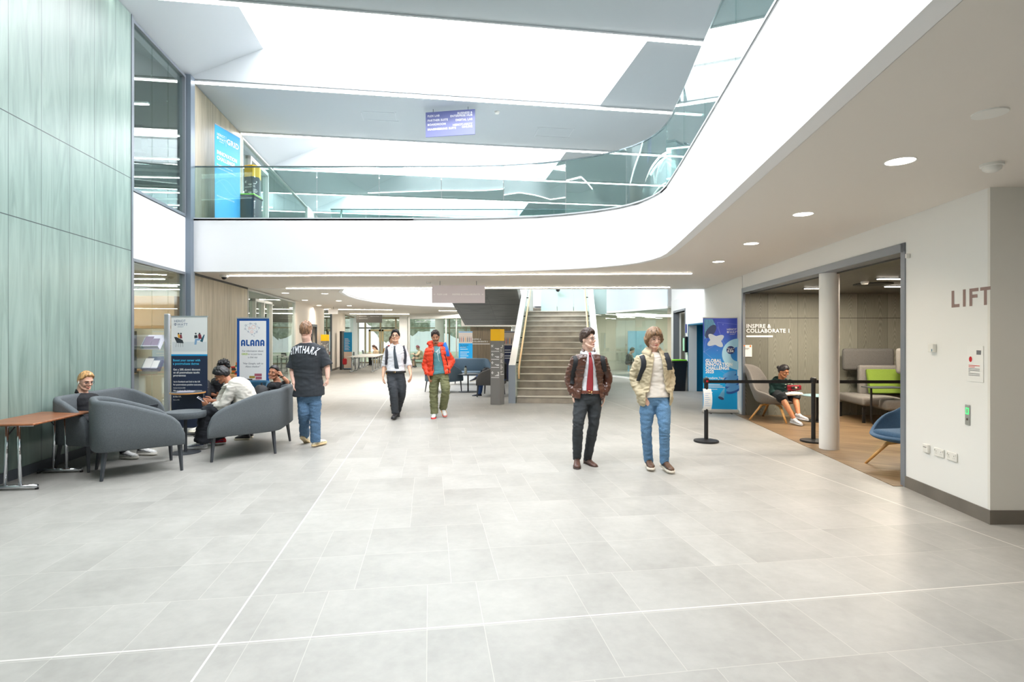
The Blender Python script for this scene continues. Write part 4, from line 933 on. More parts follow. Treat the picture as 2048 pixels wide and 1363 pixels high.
# far white tables
WL = mat('white_laminate')
for i in range(5):
    Y = 26.8+i*1.15
    ttable('white topped flip table on T legs in the far study row, %s of the row' % ('nearest', 'second', 'third', 'fourth', 'last')[i], (-7.3-(Y-26.8)*.13, Y, 0), 0, 1.3, .7, WL, SILV, 'white study tables')
def cafe_chair(label, loc, rz, group, m=None):
    t = thing('cafe_chair', label, 'chair', loc, rz, group); m = m or DGREY
    MB().rbox((0, 0, .45), (.42, .42, .025), .06).build('seat', m, t); MB().rbox((0, -.2, .72), (.4, .02, .2), .05).build('backrest', m, t)
    for sx in (-1, 1):
        for sy in (-1, 1): MB().tube([(sx*.18, sy*.18, 0), (sx*.17, sy*.17, .44 if sy > 0 else .8)], .011, 6).build('leg', m, t)
    return t
for i, (x, y, rz, lab) in enumerate(((-7.95, 32.3, 1.8, 'dark cafe chair under the long haired student at the far tables'), (-9.2, 31.2, -1.6, 'dark cafe chair on the wall side of the far white tables'), (-9.3, 33.0, -1.4, 'dark cafe chair farthest along the white tables'), (-6.6, 31.6, .8, 'dark cafe chair behind the white shirt walker, left of the hooded student'), (-5.6, 30.5, 1.9, 'dark cafe chair under the student in the beige hoodie'))):
    cafe_chair(lab, (x, y, 0), rz, 'dark cafe chairs')
pedestal('small round far table before the student in the beige hoodie', (-6.25, 30.4, 0), .4, .74, .03, WL, .25)
for (x, y, lab) in ((-8.9, 29.6, 'small red bag standing on the far white table'), ): tag(MB().rbox((x, y, .83), (.3, .2, .18), .05).build('bag', mat('red_cloth', (196, 40, 50), .7)), lab, 'bag')
tag(MB().rbox((-8.15, 26.8, .5), (.2, .16, .3), .06).tube([(-8.2, 26.8, .64), (-8.15, 26.8, .72), (-8.1, 26.8, .64)], .01).build('bag', mat('red_cloth')), 'red bag hanging under the nearest white study table', 'bag')
for x, y, lab in ((-8.4, 31.6, 'open dark laptop before the long haired student'), (-9.0, 30.6, 'open dark laptop on the far white tables, wall side')):
    t = thing('laptop', lab, 'laptop', (x, y, .742), 1.6); MB().box((0, 0, .008), (.34, .23, .014)).build('keyboard_base', DGREY, t); MB().box((0, .14, .12), (.34, .012, .23), 0, Matrix.Rotation(-.2, 4, 'X')).build('screen', DGREY, t)
# lounge set behind the orange jacket
tub_sofa('blue grey tub armchair directly behind the man in the orange jacket, seen from its back', (-2.3, 16.65, 0), math.radians(60), back=.8, arm=.66, splay=5, fab=BLUEG, name='tub_armchair', cat='armchair')
tub_sofa('blue grey tub sofa facing the hall behind the bottle table', (-1.5, 19.9, 0), math.radians(-97), back=1.1, arm=.62, splay=25, fab=BLUEG)
tub_sofa('dark grey tub armchair behind the yellow capped totem, holding a black backpack', (-.28, 15.75, 0), math.radians(170), back=.75, arm=.62, splay=8, fab=fabric('charcoal_wool', (84, 84, 86)), h0=.88, name='tub_armchair', cat='armchair')
t = pedestal('small round black pedestal table with a drink bottle, left of the totem', (-1.35, 16.9, 0), .34, .56, .025, mat('slate_top'), .3, mb=BLACK)
t = thing('drink_bottle', 'grey drink bottle with a black cap on the small pedestal table', 'bottle', (-1.4, 16.6, .562))
MB().lathe([(.001, 0), (.04, 0), (.042, .02), (.042, .17), (.025, .2), (.001, .2)]).build('body', mat('bottle_grey', (150, 158, 150), .3), t, smooth='auto'); MB().lathe([(.001, .2), (.03, .2), (.03, .235), (.012, .24), (.012, .26), (.001, .26)]).build('cap', BLACK, t)
# ---------------- alcove
def lounge_chair(label, loc, rz, fab, hb=1.06, ha=.6, hf=.42):
    t = thing('lounge_chair', label, 'chair', loc, rz)
    n = 36; rings = []
    def H(u):   # rim height round the bowl, u=0 is the back (-x)
        u = abs(u)
        if u < .55: return hb-.06*(u/.55)**2
        if u < 1.25: f = (u-.55)/.7; f = f*f*(3-2*f); return hb-.06-(hb-.06-ha)*f
        if u < 2.4: f = (u-1.25)/1.15; f = f*f*(3-2*f); return ha-(ha-hf)*f
        return hf
    for j in range(13):
        v = j/12.0; rg = []
        for i in range(n):
            u = -math.pi+2*math.pi*i/n; hh = H(u)
            if v < .4: f = v/.4; r = .33*f+.003; z = .34+.03*f*f
            else: f = (v-.4)/.6; r = .33+.12*math.sin(f*math.pi/2)+(.14*max(0, math.cos(u))*f*f if abs(u) < 1.57 else 0); z = .37+(hh-.37)*f**1.15
            if hh > .75 and v > .7: r *= 1-.10*(v-.7)/.3*(abs(u)/.6)
            rg.append(V3((-r*math.cos(u), r*math.sin(u)*(.95 if v > .4 else 1), z)))
        rings.append(rg)
    o = MB().loft(rings, cap=False).build('seat_shell', fab, t, smooth=True)
    md = o.modifiers.new('s', 'SOLIDIFY'); md.thickness = .05; md.offset = 0; md = o.modifiers.new('u', 'SUBSURF'); md.levels = 1; md.render_levels = 1
    MB().rbox((.06, 0, .42), (.56, .56, .1), .05).build('cushion', fab, t, smooth='auto')
    for a in (45, 135, 225, 315):
        d = V3((math.cos(math.radians(a)), math.sin(math.radians(a)), 0))
        MB().tube([d*.06+V3((0, 0, .33)), d*.26+V3((0, 0, .29)), d*.5+V3((0, 0, 0))], [.028, .032, .02], 8, flat=.75).build('leg', OAK, t, smooth=True)
    return t
lounge_chair('tall backed grey shell lounge chair with oak legs, holding the reading woman', (5.3, 11.12, .006), math.radians(-45), GREYW, hb=1.12)
lounge_chair('dusty blue shell lounge chair with oak legs cut off by the white lift wall', (5.08, 6.98, .006), math.radians(192), fabric('dusty_blue_wool', (72, 104, 136)), hb=.95, ha=.66)
t = thing('booth_bench', 'grey high backed booth bench with lime green cushion inside the alcove', 'bench', (6.65, 10.45, .006), -.12)
def rb(nm, c, d, m, r=.05): return MB().rbox(c, d, r).build(nm, m, t, smooth='auto')
rb('seat', (.45, .72, .42), (.72, 1.1, .17), GREYW); rb('seat', (.86, .2, .38), (.95, .55, .2), GREYW)
rb('backrest', (.95, 1.0, .78), (1.1, .14, .62), GREYW); rb('backrest', (1.32, .45, .7), (.14, 1.1, .85), GREYW)
rb('screen_panel', (.65, 1.12, 1.2), (1.0, .12, .46), fabric('charcoal_felt', (94, 92, 90)), .06); rb('screen_panel', (1.2, .42, 1.2), (.75, .12, .5), GREYW, .06)
pz(.50, 1.2, [(.80, .52), (.92, 1.0), (.86, 1.02), (.68, .54)]).build('cushion', fabric('lime_wool', (116, 140, 50)), t, bevel=.02)
for x, y in ((.15, .25), (.15, 1.2), (.5, -.02), (1.25, -.02)): MB().box((x, y, .15), (.045, .045, .3)).build('leg', BLACK, t)
t = thing('side_table', 'small black cantilever side table in front of the booth bench', 'table', (6.9, 10.35, .006), .1)
MB().rbox((.1, 0, .72), (.66, .34, .018), .02).build('tabletop', DGREY, t); MB().tube([(-.15, 0, .71), (-.15, 0, .1), (-.1, 0, .02), (.25, 0, .02)], .018, 8).build('frame', BLACK, t)
pedestal('low round pale blue table half hidden by the white column', (6.05, 10.9, .006), .3, .52, .02, mat('pale_blue_top', (150, 182, 192), .4), .22, mb=BLACK)
t = thing('office_chair', 'black castor base of an office chair behind the booth bench', 'chair', (7.95, 9.9, .006))
for k in range(5): a = k*1.257; MB().tube([(0, 0, .12), (.3*math.cos(a), .3*math.sin(a), .09)], .02, 6).ball((.3*math.cos(a), .3*math.sin(a), .035), .034, 6).build('leg', BLACK, t)
MB().cyl((0, 0, .1), .03, .35).build('stem', BLACK, t); MB().rbox((0, 0, .48), (.48, .46, .08), .04).build('seat', BLACK, t); MB().rbox((.2, 0, .8), (.06, .42, .5), .03).build('backrest', BLACK, t)
tag(MB().box((8.6, 11.68, 1.3), (.5, .06, .16)).build('wall_screen', BLACK), 'black screen on the pale wall at the back of the alcove', 'screen')
struct(MB().cyl((4.74, 8.22, 0), .135, 3.0, 40).build('column', WHITE, smooth='auto'))
for x, y, lab in ((6.3, 9.6, 'round black recess in the dark alcove ceiling, left of the detector'), (6.2, 8.3, 'round black recess in the dark alcove ceiling, nearest the white wall')):
    tag(MB().lathe([(.001, 2.585), (.3, 2.585), (.3, 2.6), (.001, 2.6)], (x, y, 0)).build('ceiling_speaker', BLACK), lab, 'speaker')
for x, y, lab in ((5.75, 10.4, 'short slot light in the alcove ceiling left of the white column'), (6.0, 8.7, 'short slot light in the alcove ceiling, nearest'), (7.0, 10.0, 'short slot light in the alcove ceiling, farthest right')):
    t = thing('slot_light', lab, 'light', (x, y, 2.588)); MB().box((0, 0, 0), (.42, .06, .012)).build('lens', DLITE, t); MB().box((0, 0, .006), (.46, .1, .01)).build('frame', GREY, t)
# wall text and notice in alcove
pA = plane((4.98, 11.765, 0), (1, 0, 0)); g = MB(); g.text(pA, 'INSPIRE &', .115, .03, 1.87, 'LEFT', .03); g.text(pA, 'COLLABORATE 1', .115, .03, 1.77, 'LEFT', .03); g.rect2(pA, .03, 1.67, .6, 1.71)
tag(g.build('wall_lettering', TEXTW), 'white INSPIRE & COLLABORATE 1 lettering on the grey ash panelling', 'lettering')
t = thing('paper_notice', 'white notice on the ash panelling under the INSPIRE lettering', 'notice', (5.04, 11.76, 1.38)); pn = plane((-.09, -.008, -.12), (1, 0, 0))
MB().box((0, 0, 0), (.18, .004, .25)).build('sheet', mat('paper_white'), t); g = MB(); g.rect2(pn, .0, .22, .03, .24); g.rect2(pn, .13, .2, .16, .24); g.build('orange_marks', mat('notice_orange', (236, 120, 40), .6), t)
g = MB(); g.rect2(pn, .03, .17, .12, .18); g.rect2(pn, .03, .15, .1, .156); g.build('print', mat('print_grey', (120, 120, 124), .7), t)
# ---------------- barrier
def stanchion(label, x, y, z=0.0):
    t = thing('barrier_post', label, 'barrier', (x, y, z), 0, 'black retractable belt posts')
    MB().lathe([(.001, 0), (.19, 0), (.195, .012), (.19, .028), (.06, .045), (.001, .045)], n=40).build('base', BLACK, t, smooth='auto')
    MB().cyl((0, 0, .04), .032, .9).build('post', BLACK, t, smooth='auto'); MB().rbox((0, 0, .975), (.085, .085, .1), .03).build('belt_head', BLACK, t, smooth='auto'); return t
stanchion('black barrier post with a white leaflet in front of the blue banner', 3.1, 8.78); t2 = stanchion('black barrier post standing against the round white column', 4.8, 8.76, .006)
stanchion('black barrier post behind the wall end by the blue lounge chair', 6.55, 8.72, .006)
for a, b2, lab in (((3.14, 8.78), (4.76, 8.76), 'black barrier belt between the leaflet post and the column post'), ((4.84, 8.76), (6.51, 8.72), 'black barrier belt running behind the white column to the right')):
    tag(MB().slab(a, b2, .935, .985, .004).build('barrier_belt', mat('black_webbing', (20, 20, 22), .8)), lab, 'belt')
MB().box((0, -.045, .97), (.03, .01, .03)).build('red_button', mat('red_button', (200, 30, 40), .5), bpy.data.objects['barrier_post'])
t = thing('paper_leaflet', 'white printed leaflet taped to the leading barrier post', 'leaflet', (3.1, 8.72, .68), .05); pn = plane((-.06, -.01, -.17), (1, 0, 0))
g = MB(); g.loft([[V3((-.06+.018*abs(z)*0, 0+.04*(z/.17)**2, z)) for z in [.17-.34*k/8 for k in range(9)]], [V3((.07, -.02+.05*(z/.17)**2, z)) for z in [.17-.34*k/8 for k in range(9)]]], cap=False, closed=False)
o = g.build('sheet', mat('paper_white'), t); md = o.modifiers.new('s', 'SOLIDIFY'); md.thickness = .002
g = MB()
for k in range(7): g.rect2(plane((-.045, -.012, -.12), (1, -.15, 0)), 0, .02+k*.033, .08-(k % 3)*.015, .026+k*.033, .0)
g.build('print', mat('print_blue', (150, 180, 220), .6), t)
# ---------------- lift wall fittings
u = V3((.1, 1, 0)).normalized()
def wp(Y, z): return V3((RW(Y)-.0015, Y, z))
pL = plane(wp(5.39, 1.955), -u)      # to the viewer's right is nearer
g = MB(); TC = .163
for ch, a in (('L', .0), ('I', .155), ('F', .24), ('T', .375)):
    st_ = .036
    if ch == 'L': g.rect2(pL, a, 0, a+st_, TC); g.rect2(pL, a+st_, 0, a+.11, .03)
    if ch == 'I': g.rect2(pL, a, 0, a+st_, TC)
    if ch == 'F': g.rect2(pL, a, 0, a+st_, TC); g.rect2(pL, a+st_, TC-.03, a+.115, TC); g.rect2(pL, a+st_, .075, a+.1, .105)
    if ch == 'T': g.rect2(pL, a, TC-.03, a+.125, TC); g.rect2(pL, a+.045, 0, a+.045+st_, TC-.03)
tag(g.build('wall_lettering', mat('mauve_brown', (150, 124, 118), .6)), 'mauve brown LIFT lettering on the white wall at the right', 'lettering')
def wallbox(nm, label, cat, Y, z, w, h, d, m, par=None):
    t = thing(nm, label, cat, wp(Y, z), math.atan2(u.y, u.x))
    MB().rbox((0, d/2, 0), (w, d, h), .006).build('body', m, t); return t, plane((0, d+.0012, 0), (-1, 0, 0))
WP = mat('white_plastic', (232, 231, 226), .35)
def twin(t, pl):
    g = MB()
    for sx in (-.035, .035):
        g.rect2(pl, sx-.003, .004, sx+.003, .014); g.rect2(pl, sx-.012, -.014, sx-.006, -.01); g.rect2(pl, sx+.006, -.014, sx+.012, -.01)
    g.build('socket_holes', DGREY, t)
    for sx in (-.058, .058): MB().box((-sx, .014, .02), (.01, .008, .016)).build('rocker_switch', WP, t)
t, pl = wallbox('socket_outlet', 'white double power socket low on the lift wall, nearer the corner', 'socket', 5.375, .50, .146, .086, .012, WP); twin(t, pl); t['group'] = 'double sockets on the lift wall'
t, pl = wallbox('socket_outlet', 'white double power socket low on the lift wall, in the middle of three', 'socket', 5.56, .50, .146, .086, .012, WP); twin(t, pl); t['group'] = 'double sockets on the lift wall'
t, pl = wallbox('data_outlet', 'white data outlet, leftmost of the three low outlets on the lift wall', 'socket', 5.75, .505, .086, .086, .025, WP)
g = MB()
for k in range(4): g.rect2(pl, -.028+k*.014, .008, -.02+k*.014, .018)
g.build('ports', DGREY, t)
t, pl = wallbox('thermostat', 'small white thermostat box at head height on the lift wall', 'thermostat', 5.65, 1.555, .085, .085, .035, WP); MB().rect2(pl, .018, -.035, .032, -.01).build('display', mat('thermo_blue', (90, 130, 150), .4), t)
t, pl = wallbox('wall_sensor', 'tiny white door sensor at the top corner of the alcove opening', 'sensor', 6.05, 2.56, .03, .05, .04, WP)
t, pl = wallbox('lift_call_plate', 'steel lift call plate with a glowing green square button', 'lift button', 5.17, .935, .062, .19, .006, mat('brushed_plate', (168, 170, 166), .4, .6))
g = MB(); g.rect2(pl, -.018, .008, .018, .015); g.rect2(pl, -.018, .06, .018, .067); g.rect2(pl, -.018, .008, -.011, .067); g.rect2(pl, .011, .008, .018, .067); g.build('green_ring', mat('green_glow', (40, 240, 90), .5, emit=4), t)
MB().rect2(pl, -.011, .015, .011, .06).build('button_face', mat('button_grey', (150, 158, 150), .4), t); g = MB(); g.disc2(pl, 0, -.04, .011); g.build('key_hole', mat('key_dark', (70, 52, 40), .4), t)
t = thing('paper_notice', 'white poppy notice taped to the wall under the LIFT lettering', 'notice', wp(5.075, 1.42), math.atan2(u.y, u.x)); MB().box((0, .002, 0), (.2, .003, .33)).build('sheet', mat('paper_white'), t); pn = plane((0, .005, 0), (-1, 0, 0))
g = MB(); g.rect2(pn, .02, .085, .075, .125); g.rect2(pn, -.08, -.03, -.08+.0, -.03); 
for k in range(5): g.rect2(pn, -.08, -.05-k*.015, .06-(k == 2)*.12, -.045-k*.015)
g.build('print', mat('print_grey'), t); g = MB(); g.disc2(pn, -.055, .04, .02, 0, 14, .026); g.build('poppy', mat('poppy_red', (200, 16, 30), .5), t); g = MB(); g.rect2(pn, -.08, -.02, .06, -.014); g.rect2(pn, -.08, -.034, 0, -.028); g.build('red_print', mat('print_red', (220, 90, 90), .6), t)
# ceiling fittings
t = thing('smoke_detector', 'white smoke detector on the soffit at the far right', 'detector', (3.70, 4.24, 3.0)); MB().lathe([(.001, 0), (.075, 0), (.075, -.02), (.06, -.026), (.001, -.026)]).build('base', WP, t, smooth='auto'); MB().lathe([(.001, -.026), (.062, -.026), (.058, -.045), (.035, -.062), (.001, -.062)]).build('head', WP, t, smooth='auto')
tag(MB().lathe([(.001, 3.0), (.09, 3.0), (.088, 2.992), (.001, 2.99)], (2.85, 3.28, 0)).build('ceiling_speaker', WP), 'flush round white cover on the soffit near the top right', 'speaker')
def dome(label, x, y, z):
    t = thing('dome_camera', label, 'camera', (x, y, z)); MB().lathe([(.001, 0), (.085, 0), (.085, -.035), (.075, -.05), (.001, -.05)]).build('housing', WP, t, smooth='auto'); MB().ball((0, 0, -.05), (.055, .055, .05), 8).build('lens', mat('smoked_lens', (30, 32, 36), .1), t, smooth=True)
dome('white dome security camera under the soffit above the timber wall', -6.15, 11.75, 3.0)
for x, y, z, lab in ((-2.0, 13.2, 3.0, 'small white detector left of the lilac hanging sign'), (5.9, 9.2, 2.6, 'white smoke detector on the dark alcove ceiling'), (-.35, 12.85, 6.94, 'white detector on the high roof right of the purple sign')):
    t = thing('smoke_detector', lab, 'detector', (x, y, z)); MB().lathe([(.001, 0), (.06, 0), (.06, -.02), (.045, -.05), (.001, -.055)]).build('base', WP, t, smooth='auto')
# bins
def wheelie(label, x, y, z, h, w, lidc, rz=0.0, body=DGREY):
    t = thing('recycling_bin', label, 'bin', (x, y, z), rz); m = MB()
    rings = []
    for f in (0, .06, 1): q = w*(.8+.2*f)/2; hh = f*h*.9; rings.append([V3((q*a, q*b3, hh)) for a, b3 in ((-1, -.9), (-.9, -1), (.9, -1), (1, -.9), (1, .9), (.9, 1), (-.9, 1), (-1, .9))])
    m.loft(rings).build('body', body, t, bevel=.006)
    MB().rbox((0, 0, h*.93), (w*1.07, w*1.07, h*.06), .05).build('rim', BLACK, t, smooth='auto')
    MB().rbox((-.0, 0, h*.975), (w*.98, w*.98, h*.045), .06).build('lid', mat('lime_lid', lidc, .4), t, smooth='auto'); return t
wheelie('black wheelie bin with a lime green lid beside the blue recess', 5.2, 17.3, 0, .98, .46, (130, 220, 40), .1, mat('black_bin', (34, 34, 36), .45))
wheelie('dark bin with a lime green rim on the upper floor behind the balustrade', -6.2, 13.0, 4.075, .95, .42, (120, 220, 40))
t = thing('sanitiser_dispenser', 'green and black hand sanitiser unit on the white wall above the black bin', 'dispenser', (RW(17.2)-.06, 17.22, 1.45)); MB().rbox((0, 0, 0), (.1, .24, .5), .03).build('body', BLACK, t, smooth='auto'); MB().box((-.055, 0, .0), (.01, .16, .4)).build('green_front', mat('pale_green', (170, 226, 190), .5), t)
tag(MB().box((RW(17.3)-.02, 17.32, 1.95), (.01, .08, .28)).build('wall_sign', mat('sign_indigo', (70, 80, 160), .5)), 'tiny indigo sign on the white wall between dark door and blue recess', 'sign')
# ---------------- lab interior behind the left glass
def bench(label, x, y, rz, L, group):
    t = thing('lab_bench', label, 'table', (x, y, 0), rz, group); MB().box((0, 0, .88), (L, .8, .04)).build('worktop', OAK, t)
    for sx in (-1, 1): MB().box((sx*(L/2-.1), 0, .43), (.06, .7, .86)).build('leg', LEGD, t)
    MB().box((0, 0, .8), (L-.2, .5, .1)).build('underframe', BLACK, t)
for i in range(3): bench('pale timber lab bench behind the ground floor glass, %s' % ('nearest the glass', 'middle row', 'back row')[i], -8.9-i*.6, 10.6+i*1.1, .15, 2.4, 'lab benches')
for i, (x, y) in enumerate(((-8.2, 10.3), (-7.9, 10.5), (-9.4, 11.3))):
    tag(MB().rbox((x-.3-(i == 2)*.2, y+.35+(i == 2)*.3, 1.0), (.22, .16, .19), .02, .3).build('parts_bin', mat('lab_blue', (40, 90, 170), .5)), 'blue parts bin on the lab bench behind the glass, %s' % ('leftmost', 'beside the leftmost', 'on the bench behind')[i], 'box', 'blue parts bins')
t = thing('storage_cabinet', 'tall grey-beige storage cabinet inside the ground floor lab', 'cabinet', (-10.2, 13.7, 0), -.2); MB().box((0, 0, 1.15), (1.4, .5, 2.3)).build('body', mat('cabinet_beige', (170, 164, 152), .6), t)
for sx in (-.35, .35): d_ = MB().box((sx, -.26, 1.15), (.68, .02, 2.2)).build('door', mat('cabinet_beige'), t); MB().box((sx*.2, -.28, 1.1), (.02, .02, .3)).build('handle', DGREY, d_)
tag(MB().box((-8.3, 12.9, 2.25), (1.0, .4, .75)).build('wall_cupboard', mat('cupboard_brown', (150, 118, 84), .6)), 'brown wall cupboard inside the lab above the display pole', 'cupboard')
t = thing('equipment_rack', 'dark equipment rack on the lab bench behind the leaflet trays', 'equipment', (-8.5, 11.6, .9)); MB().box((0, 0, .45), (.9, .4, .9)).build('frame', mat('rack_dark', (52, 58, 64), .5), t)
for k in range(4): MB().box((0, -.21, .12+k*.22), (.8, .02, .16)).build('module', DGREY, t)
for i, (x, y, z, c_) in enumerate(((-7.6, 10.4, .9, (120, 60, 60)), (-7.9, 10.7, .9, (60, 90, 70)), (-8.3, 10.3, .9, (70, 70, 80)), (-8.7, 10.9, .9, (190, 180, 160)), (-9.1, 10.4, .9, (60, 64, 70)))):
    tag(MB().rbox((x, y, z+.08), (.26, .2, .16), .02, .3*i).build('supply_box', mat('box_%d' % i, c_, .6)), '%s supply box on the lab bench behind the glass' % ('maroon', 'dark green', 'slate', 'cream', 'charcoal')[i], 'box')
# shelves with books behind the student in black
t = thing('low_bookshelf', 'low timber bookcase by the brown timber wall, between the two standing banners', 'bookcase', (-6.0, 11.9, 0), math.atan2(1, -.15)-math.pi)
MB().box((0, 0, .02), (1.0, .3, .04)).box((0, 0, .42), (1.0, .3, .03)).box((0, 0, .86), (1.0, .3, .04)).box((-.49, 0, .44), (.03, .3, .88)).box((.49, 0, .44), (.03, .3, .88)).build('carcass', mat('shelf_wood', (206, 160, 110), .5), t)
k = 0
cols = ((190, 60, 50), (222, 132, 60), (236, 226, 200), (70, 90, 120), (60, 60, 62), (120, 150, 90), (200, 190, 170))
nm = ('red', 'orange', 'cream', 'navy', 'black', 'green', 'buff')
for row, (x, y, z0_) in enumerate(((-5.75, 11.75, .88), (-5.95, 11.98, .88))):
    z = z0_
    for j in range(6 if row == 0 else 4):
        c_ = cols[(k*3+row) % 7]; h_ = .03+.012*(k % 3)
        tag(MB().box((x+.01*(k % 3), y, z+h_/2), (.26, .19, h_), .1*((k*5) % 4)).build('book', mat('book_%d' % ((k*3+row) % 7), c_, .6)), '%s book lying %s in the %s pile on the low bookcase' % (nm[(k*3+row) % 7], ('lowest', 'second from the bottom', 'third from the bottom', 'fourth', 'fifth', 'topmost')[j], ('nearer', 'farther')[row]), 'book', 'books piled on the low bookcase')
        z += h_+.001; k += 1
# room behind the pale door frames: a few chairs
for i, (x, y) in enumerate(((-9.6, 17.2), (-9.0, 18.6), (-10.4, 18.4))):
    shell_chair('pale shell chair inside the glazed room past the pale door, %s' % ('nearest', 'right one', 'rear one')[i], (x, y, 0), i*1.3, 'pale chairs in the glazed room', mat('tan_shell', (196, 172, 142), .5))
# ================================================================ PEOPLE
def remesh(mb, vox, sm=3, adapt=0.0):
    me = bpy.data.meshes.new('tmp'); me.from_pydata(mb.v, [], mb.f); me.validate(); me.update()
    o = bpy.data.objects.new('tmp', me); C.objects.link(o)
    r = o.modifiers.new('r', 'REMESH'); r.mode = 'VOXEL'; r.voxel_size = vox; r.adaptivity = adapt
    s = o.modifiers.new('s', 'SMOOTH'); s.factor = .5; s.iterations = sm
    dg = bpy.context.evaluated_depsgraph_get(); ev = o.evaluated_get(dg); out = bpy.data.meshes.new_from_object(ev)
    bpy.data.objects.remove(o); bpy.data.meshes.remove(me); return out
def wrinkle(me, amp, fr, seed=0, rid=1.0):
    if not amp: return
    sd = V3((seed*1.7, seed*.3, 0)); nn = [v.normal.copy() for v in me.vertices]
    for v, n in zip(me.vertices, nn):
        p = V3((v.co.x*fr*.5, v.co.y*fr*.5, v.co.z*fr*1.0))+sd
        k = noise.noise(p+V3((noise.noise(p*.5)*1.2,)*3)); k2 = noise.noise(p*2.0)
        v.co += n*amp*((.6-math.sqrt(k*k+.004)*2.6)*.8*rid+(.35-math.sqrt(k2*k2+.003)*1.9)*.55)
def finish(me, name, m, parent, org, solid=0.0, props=None, label=None):
    for v in me.vertices: v.co -= V3(org)
    me.materials.clear()
    for q in (m if isinstance(m, (list, tuple)) else [m]): me.materials.append(q)
    for p in me.polygons: p.use_smooth = True
    me.name = name; o = bpy.data.objects.new(name, me); C.objects.link(o); o.parent = parent
    if solid: md = o.modifiers.new('s', 'SOLIDIFY'); md.thickness = solid; md.offset = -1
    if label: o['label'] = label
    return o
def cutmesh(me, fn):
    import bmesh
    bm = bmesh.new(); bm.from_mesh(me); d = [f for f in bm.faces if fn(f.calc_center_median(), f.normal)]
    bmesh.ops.delete(bm, geom=d, context='FACES')
    bd = [v for v in bm.verts if any(e.is_boundary for e in v.link_edges)]
    for _ in range(12):
        nw = {}
        for v in bd:
            q = [e.other_vert(v).co for e in v.link_edges if e.is_boundary]
            if len(q) == 2: nw[v] = v.co*.4+(q[0]+q[1])*.3
        for v, c in nw.items(): v.co = c
    bm.to_mesh(me); bm.free()
def joinmesh(a, b_):
    n = len(a.vertices); vs = [v.co[:] for v in a.vertices]+[v.co[:] for v in b_.vertices]
    fs = [tuple(p.vertices) for p in a.polygons]+[tuple(i+n for i in p.vertices) for p in b_.polygons]
    me = bpy.data.meshes.new('j'); me.from_pydata(vs, [], fs); me.update(); bpy.data.meshes.remove(a); bpy.data.meshes.remove(b_); return me
def polyr(mb, pts, rad, n=14, puff=0.0, step=.035, pl=.075, wob=0.0, seed=0, flat=None):
    pts = [V3(p) for p in pts]; P_, R_ = [], []
    acc = 0
    for i in range(len(pts)-1):
        L = (pts[i+1]-pts[i]).length; k = max(2, int(L/(step if not puff else .012)))
        for j in range(k):
            f = j/k; P_.append(pts[i].lerp(pts[i+1], f)); r = rad[i]+(rad[i+1]-rad[i])*f
            s = acc+L*f
            if puff: r *= 1-puff+puff*1.5*abs(math.sin(math.pi*s/pl))**.6
            if wob: r *= 1+wob*noise.noise(V3((s*22, seed, 0)))
            R_.append(r)
        acc += L
    P_.append(pts[-1]); R_.append(rad[-1])
    for _ in range(3):
        Q = P_[:]
        for i in range(1, len(P_)-1): Q[i] = (P_[i-1]+P_[i]*2+P_[i+1])/4
        P_ = Q
    mb.tube(P_, R_, n); return mb
TORSO = [(-.17, .105, .09), (-.08, .15, .108), (.02, .168, .118), (.14, .162, .112), (.3, .145, .102), (.48, .150, .108), (.64, .168, .118), (.78, .178, .120), (.88, .168, .108), (.94, .140, .092), (.98, .095, .078), (1.0, .07, .066)]
def tinterp(f):
    for i in range(len(TORSO)-1):
        a, b_ = TORSO[i], TORSO[i+1]
        if a[0] <= f <= b_[0]: t = (f-a[0])/(b_[0]-a[0]); return a[1]+(b_[1]-a[1])*t, a[2]+(b_[2]-a[2])*t
    return (TORSO[0] if f < 0 else TORSO[-1])[1:]
SKINS = {}
def skin(rgb):
    k = 'skin_%d_%d_%d' % rgb
    if k in _M: return _M[k]
    m = mat(k, rgb, .5, var=.05, vs=30); m.node_tree.nodes['Principled BSDF'].inputs['Subsurface Weight'].default_value = .08
    m.node_tree.nodes['Principled BSDF'].inputs['Subsurface Radius'].default_value = (.02, .008, .005); return m
def hairmat(rgb): return mat('hair_%d_%d' % rgb[:2], rgb, .42, var=.4, vs=50, bump=.6, bs=120, stretch=(1, 1, .22))
